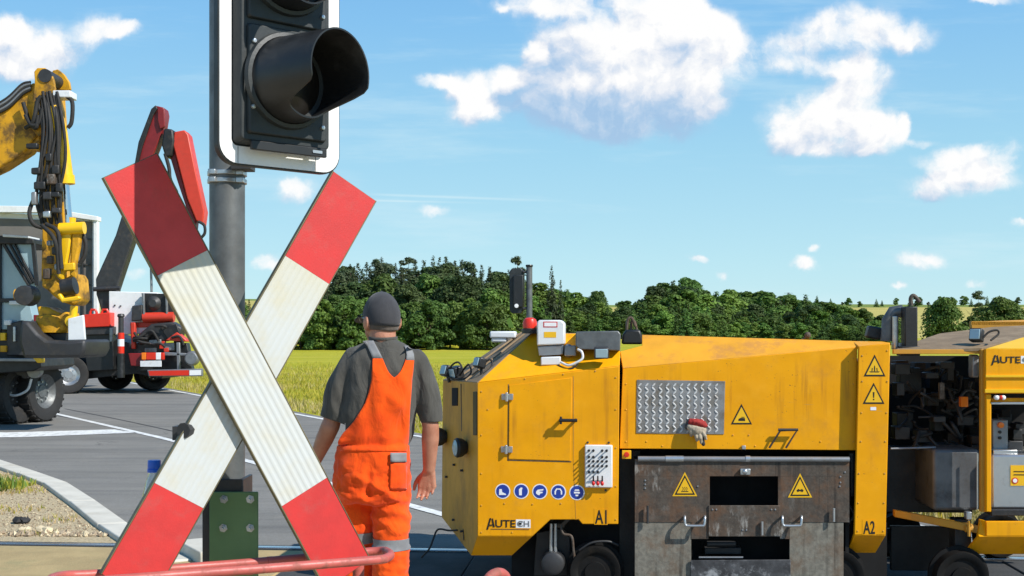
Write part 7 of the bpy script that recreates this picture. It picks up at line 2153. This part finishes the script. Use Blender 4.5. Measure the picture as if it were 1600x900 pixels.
single('pine', 808, 401, 170, 'thin pine tree standing above the skyline by the far black signal', .9, 0)
single('spruce', 862, 416, 172, 'tall dark conifer standing alone above the skyline, right of the far grey post', .8, 1)
single('spruce', 876, 438, 172, 'short pointed conifer right beside the tall dark conifer', .6, 2)
single('round', 934, 454, 250, 'round tree top rising in the dip of the skyline between the two woods', .6, 0)
single('round', 1074, 434, 292, 'broad rounded tree on the highest point of the right wood', .9, 1)
single('round', 1475, 464, 200, 'round dark green tree on the far hillside right of the black exhaust', .85, 0)
single('round', 1562, 464, 210, 'broad round tree on the far hillside above the power unit roof', 1.05, 1)
single('hedge', 1514, 494, 205, 'small bush between the two round trees on the hillside', 1.2, 1)
single('pine', 1528, 455, 300, 'thin lone tree standing behind the two round trees', 1.0, 1)
# far hedge line along the ridge
for k in range(30):
    px = 1120 + k * 17.5 + trng.uniform(-6, 6); Y = trng.uniform(640, 700); x = (px - 800) * Y / F
    plant(trng.choice(('hedge', 'dark', 'young')), x, Y, trng.uniform(2.2, 6.5), 'tiny far tree on the hedge line along the horizon ridge', 'far trees along the ridge', 1.3)
# a lattice pylon far off on the ridge
pyx = (1232 - 800) * 690 / F; pz0 = terrain(pyx, 690); pz1 = CH - (457 - H0) * 690 / F
pl_ = thing('power_pylon', 'tiny grey lattice pylon on the horizon above the right wood', 'pylon', (pyx, 690, pz0))
m = MB()
for sx in (-1, 1):
    for sy in (-1, 1): m.tube([(pyx + sx * 1.3, 690 + sy * 1.3, pz0 - .5), (pyx + sx * .3, 690 + sy * .3, pz1)], .14, 4)
nlev = 6
for k in range(nlev):
    a = 1.3 - 1.0 * k / nlev; b = 1.3 - 1.0 * (k + 1) / nlev; za = pz0 + (pz1 - pz0) * k / nlev; zb_ = pz0 + (pz1 - pz0) * (k + 1) / nlev
    for s1 in (-1, 1): m.tube([(pyx - a, 690 + s1 * a, za), (pyx + b, 690 + s1 * b, zb_)], .07, 4); m.tube([(pyx + a, 690 + s1 * a, za), (pyx - b, 690 + s1 * b, zb_)], .07, 4)
m.build('tower', 'galvanised', pl_)
for f_ in (.8, .95): m = MB(); z = pz0 + (pz1 - pz0) * f_; m.tube([(pyx - 2.6, 690, z), (pyx + 2.6, 690, z)], .12, 4); m.build('crossarm', 'galvanised', pl_)
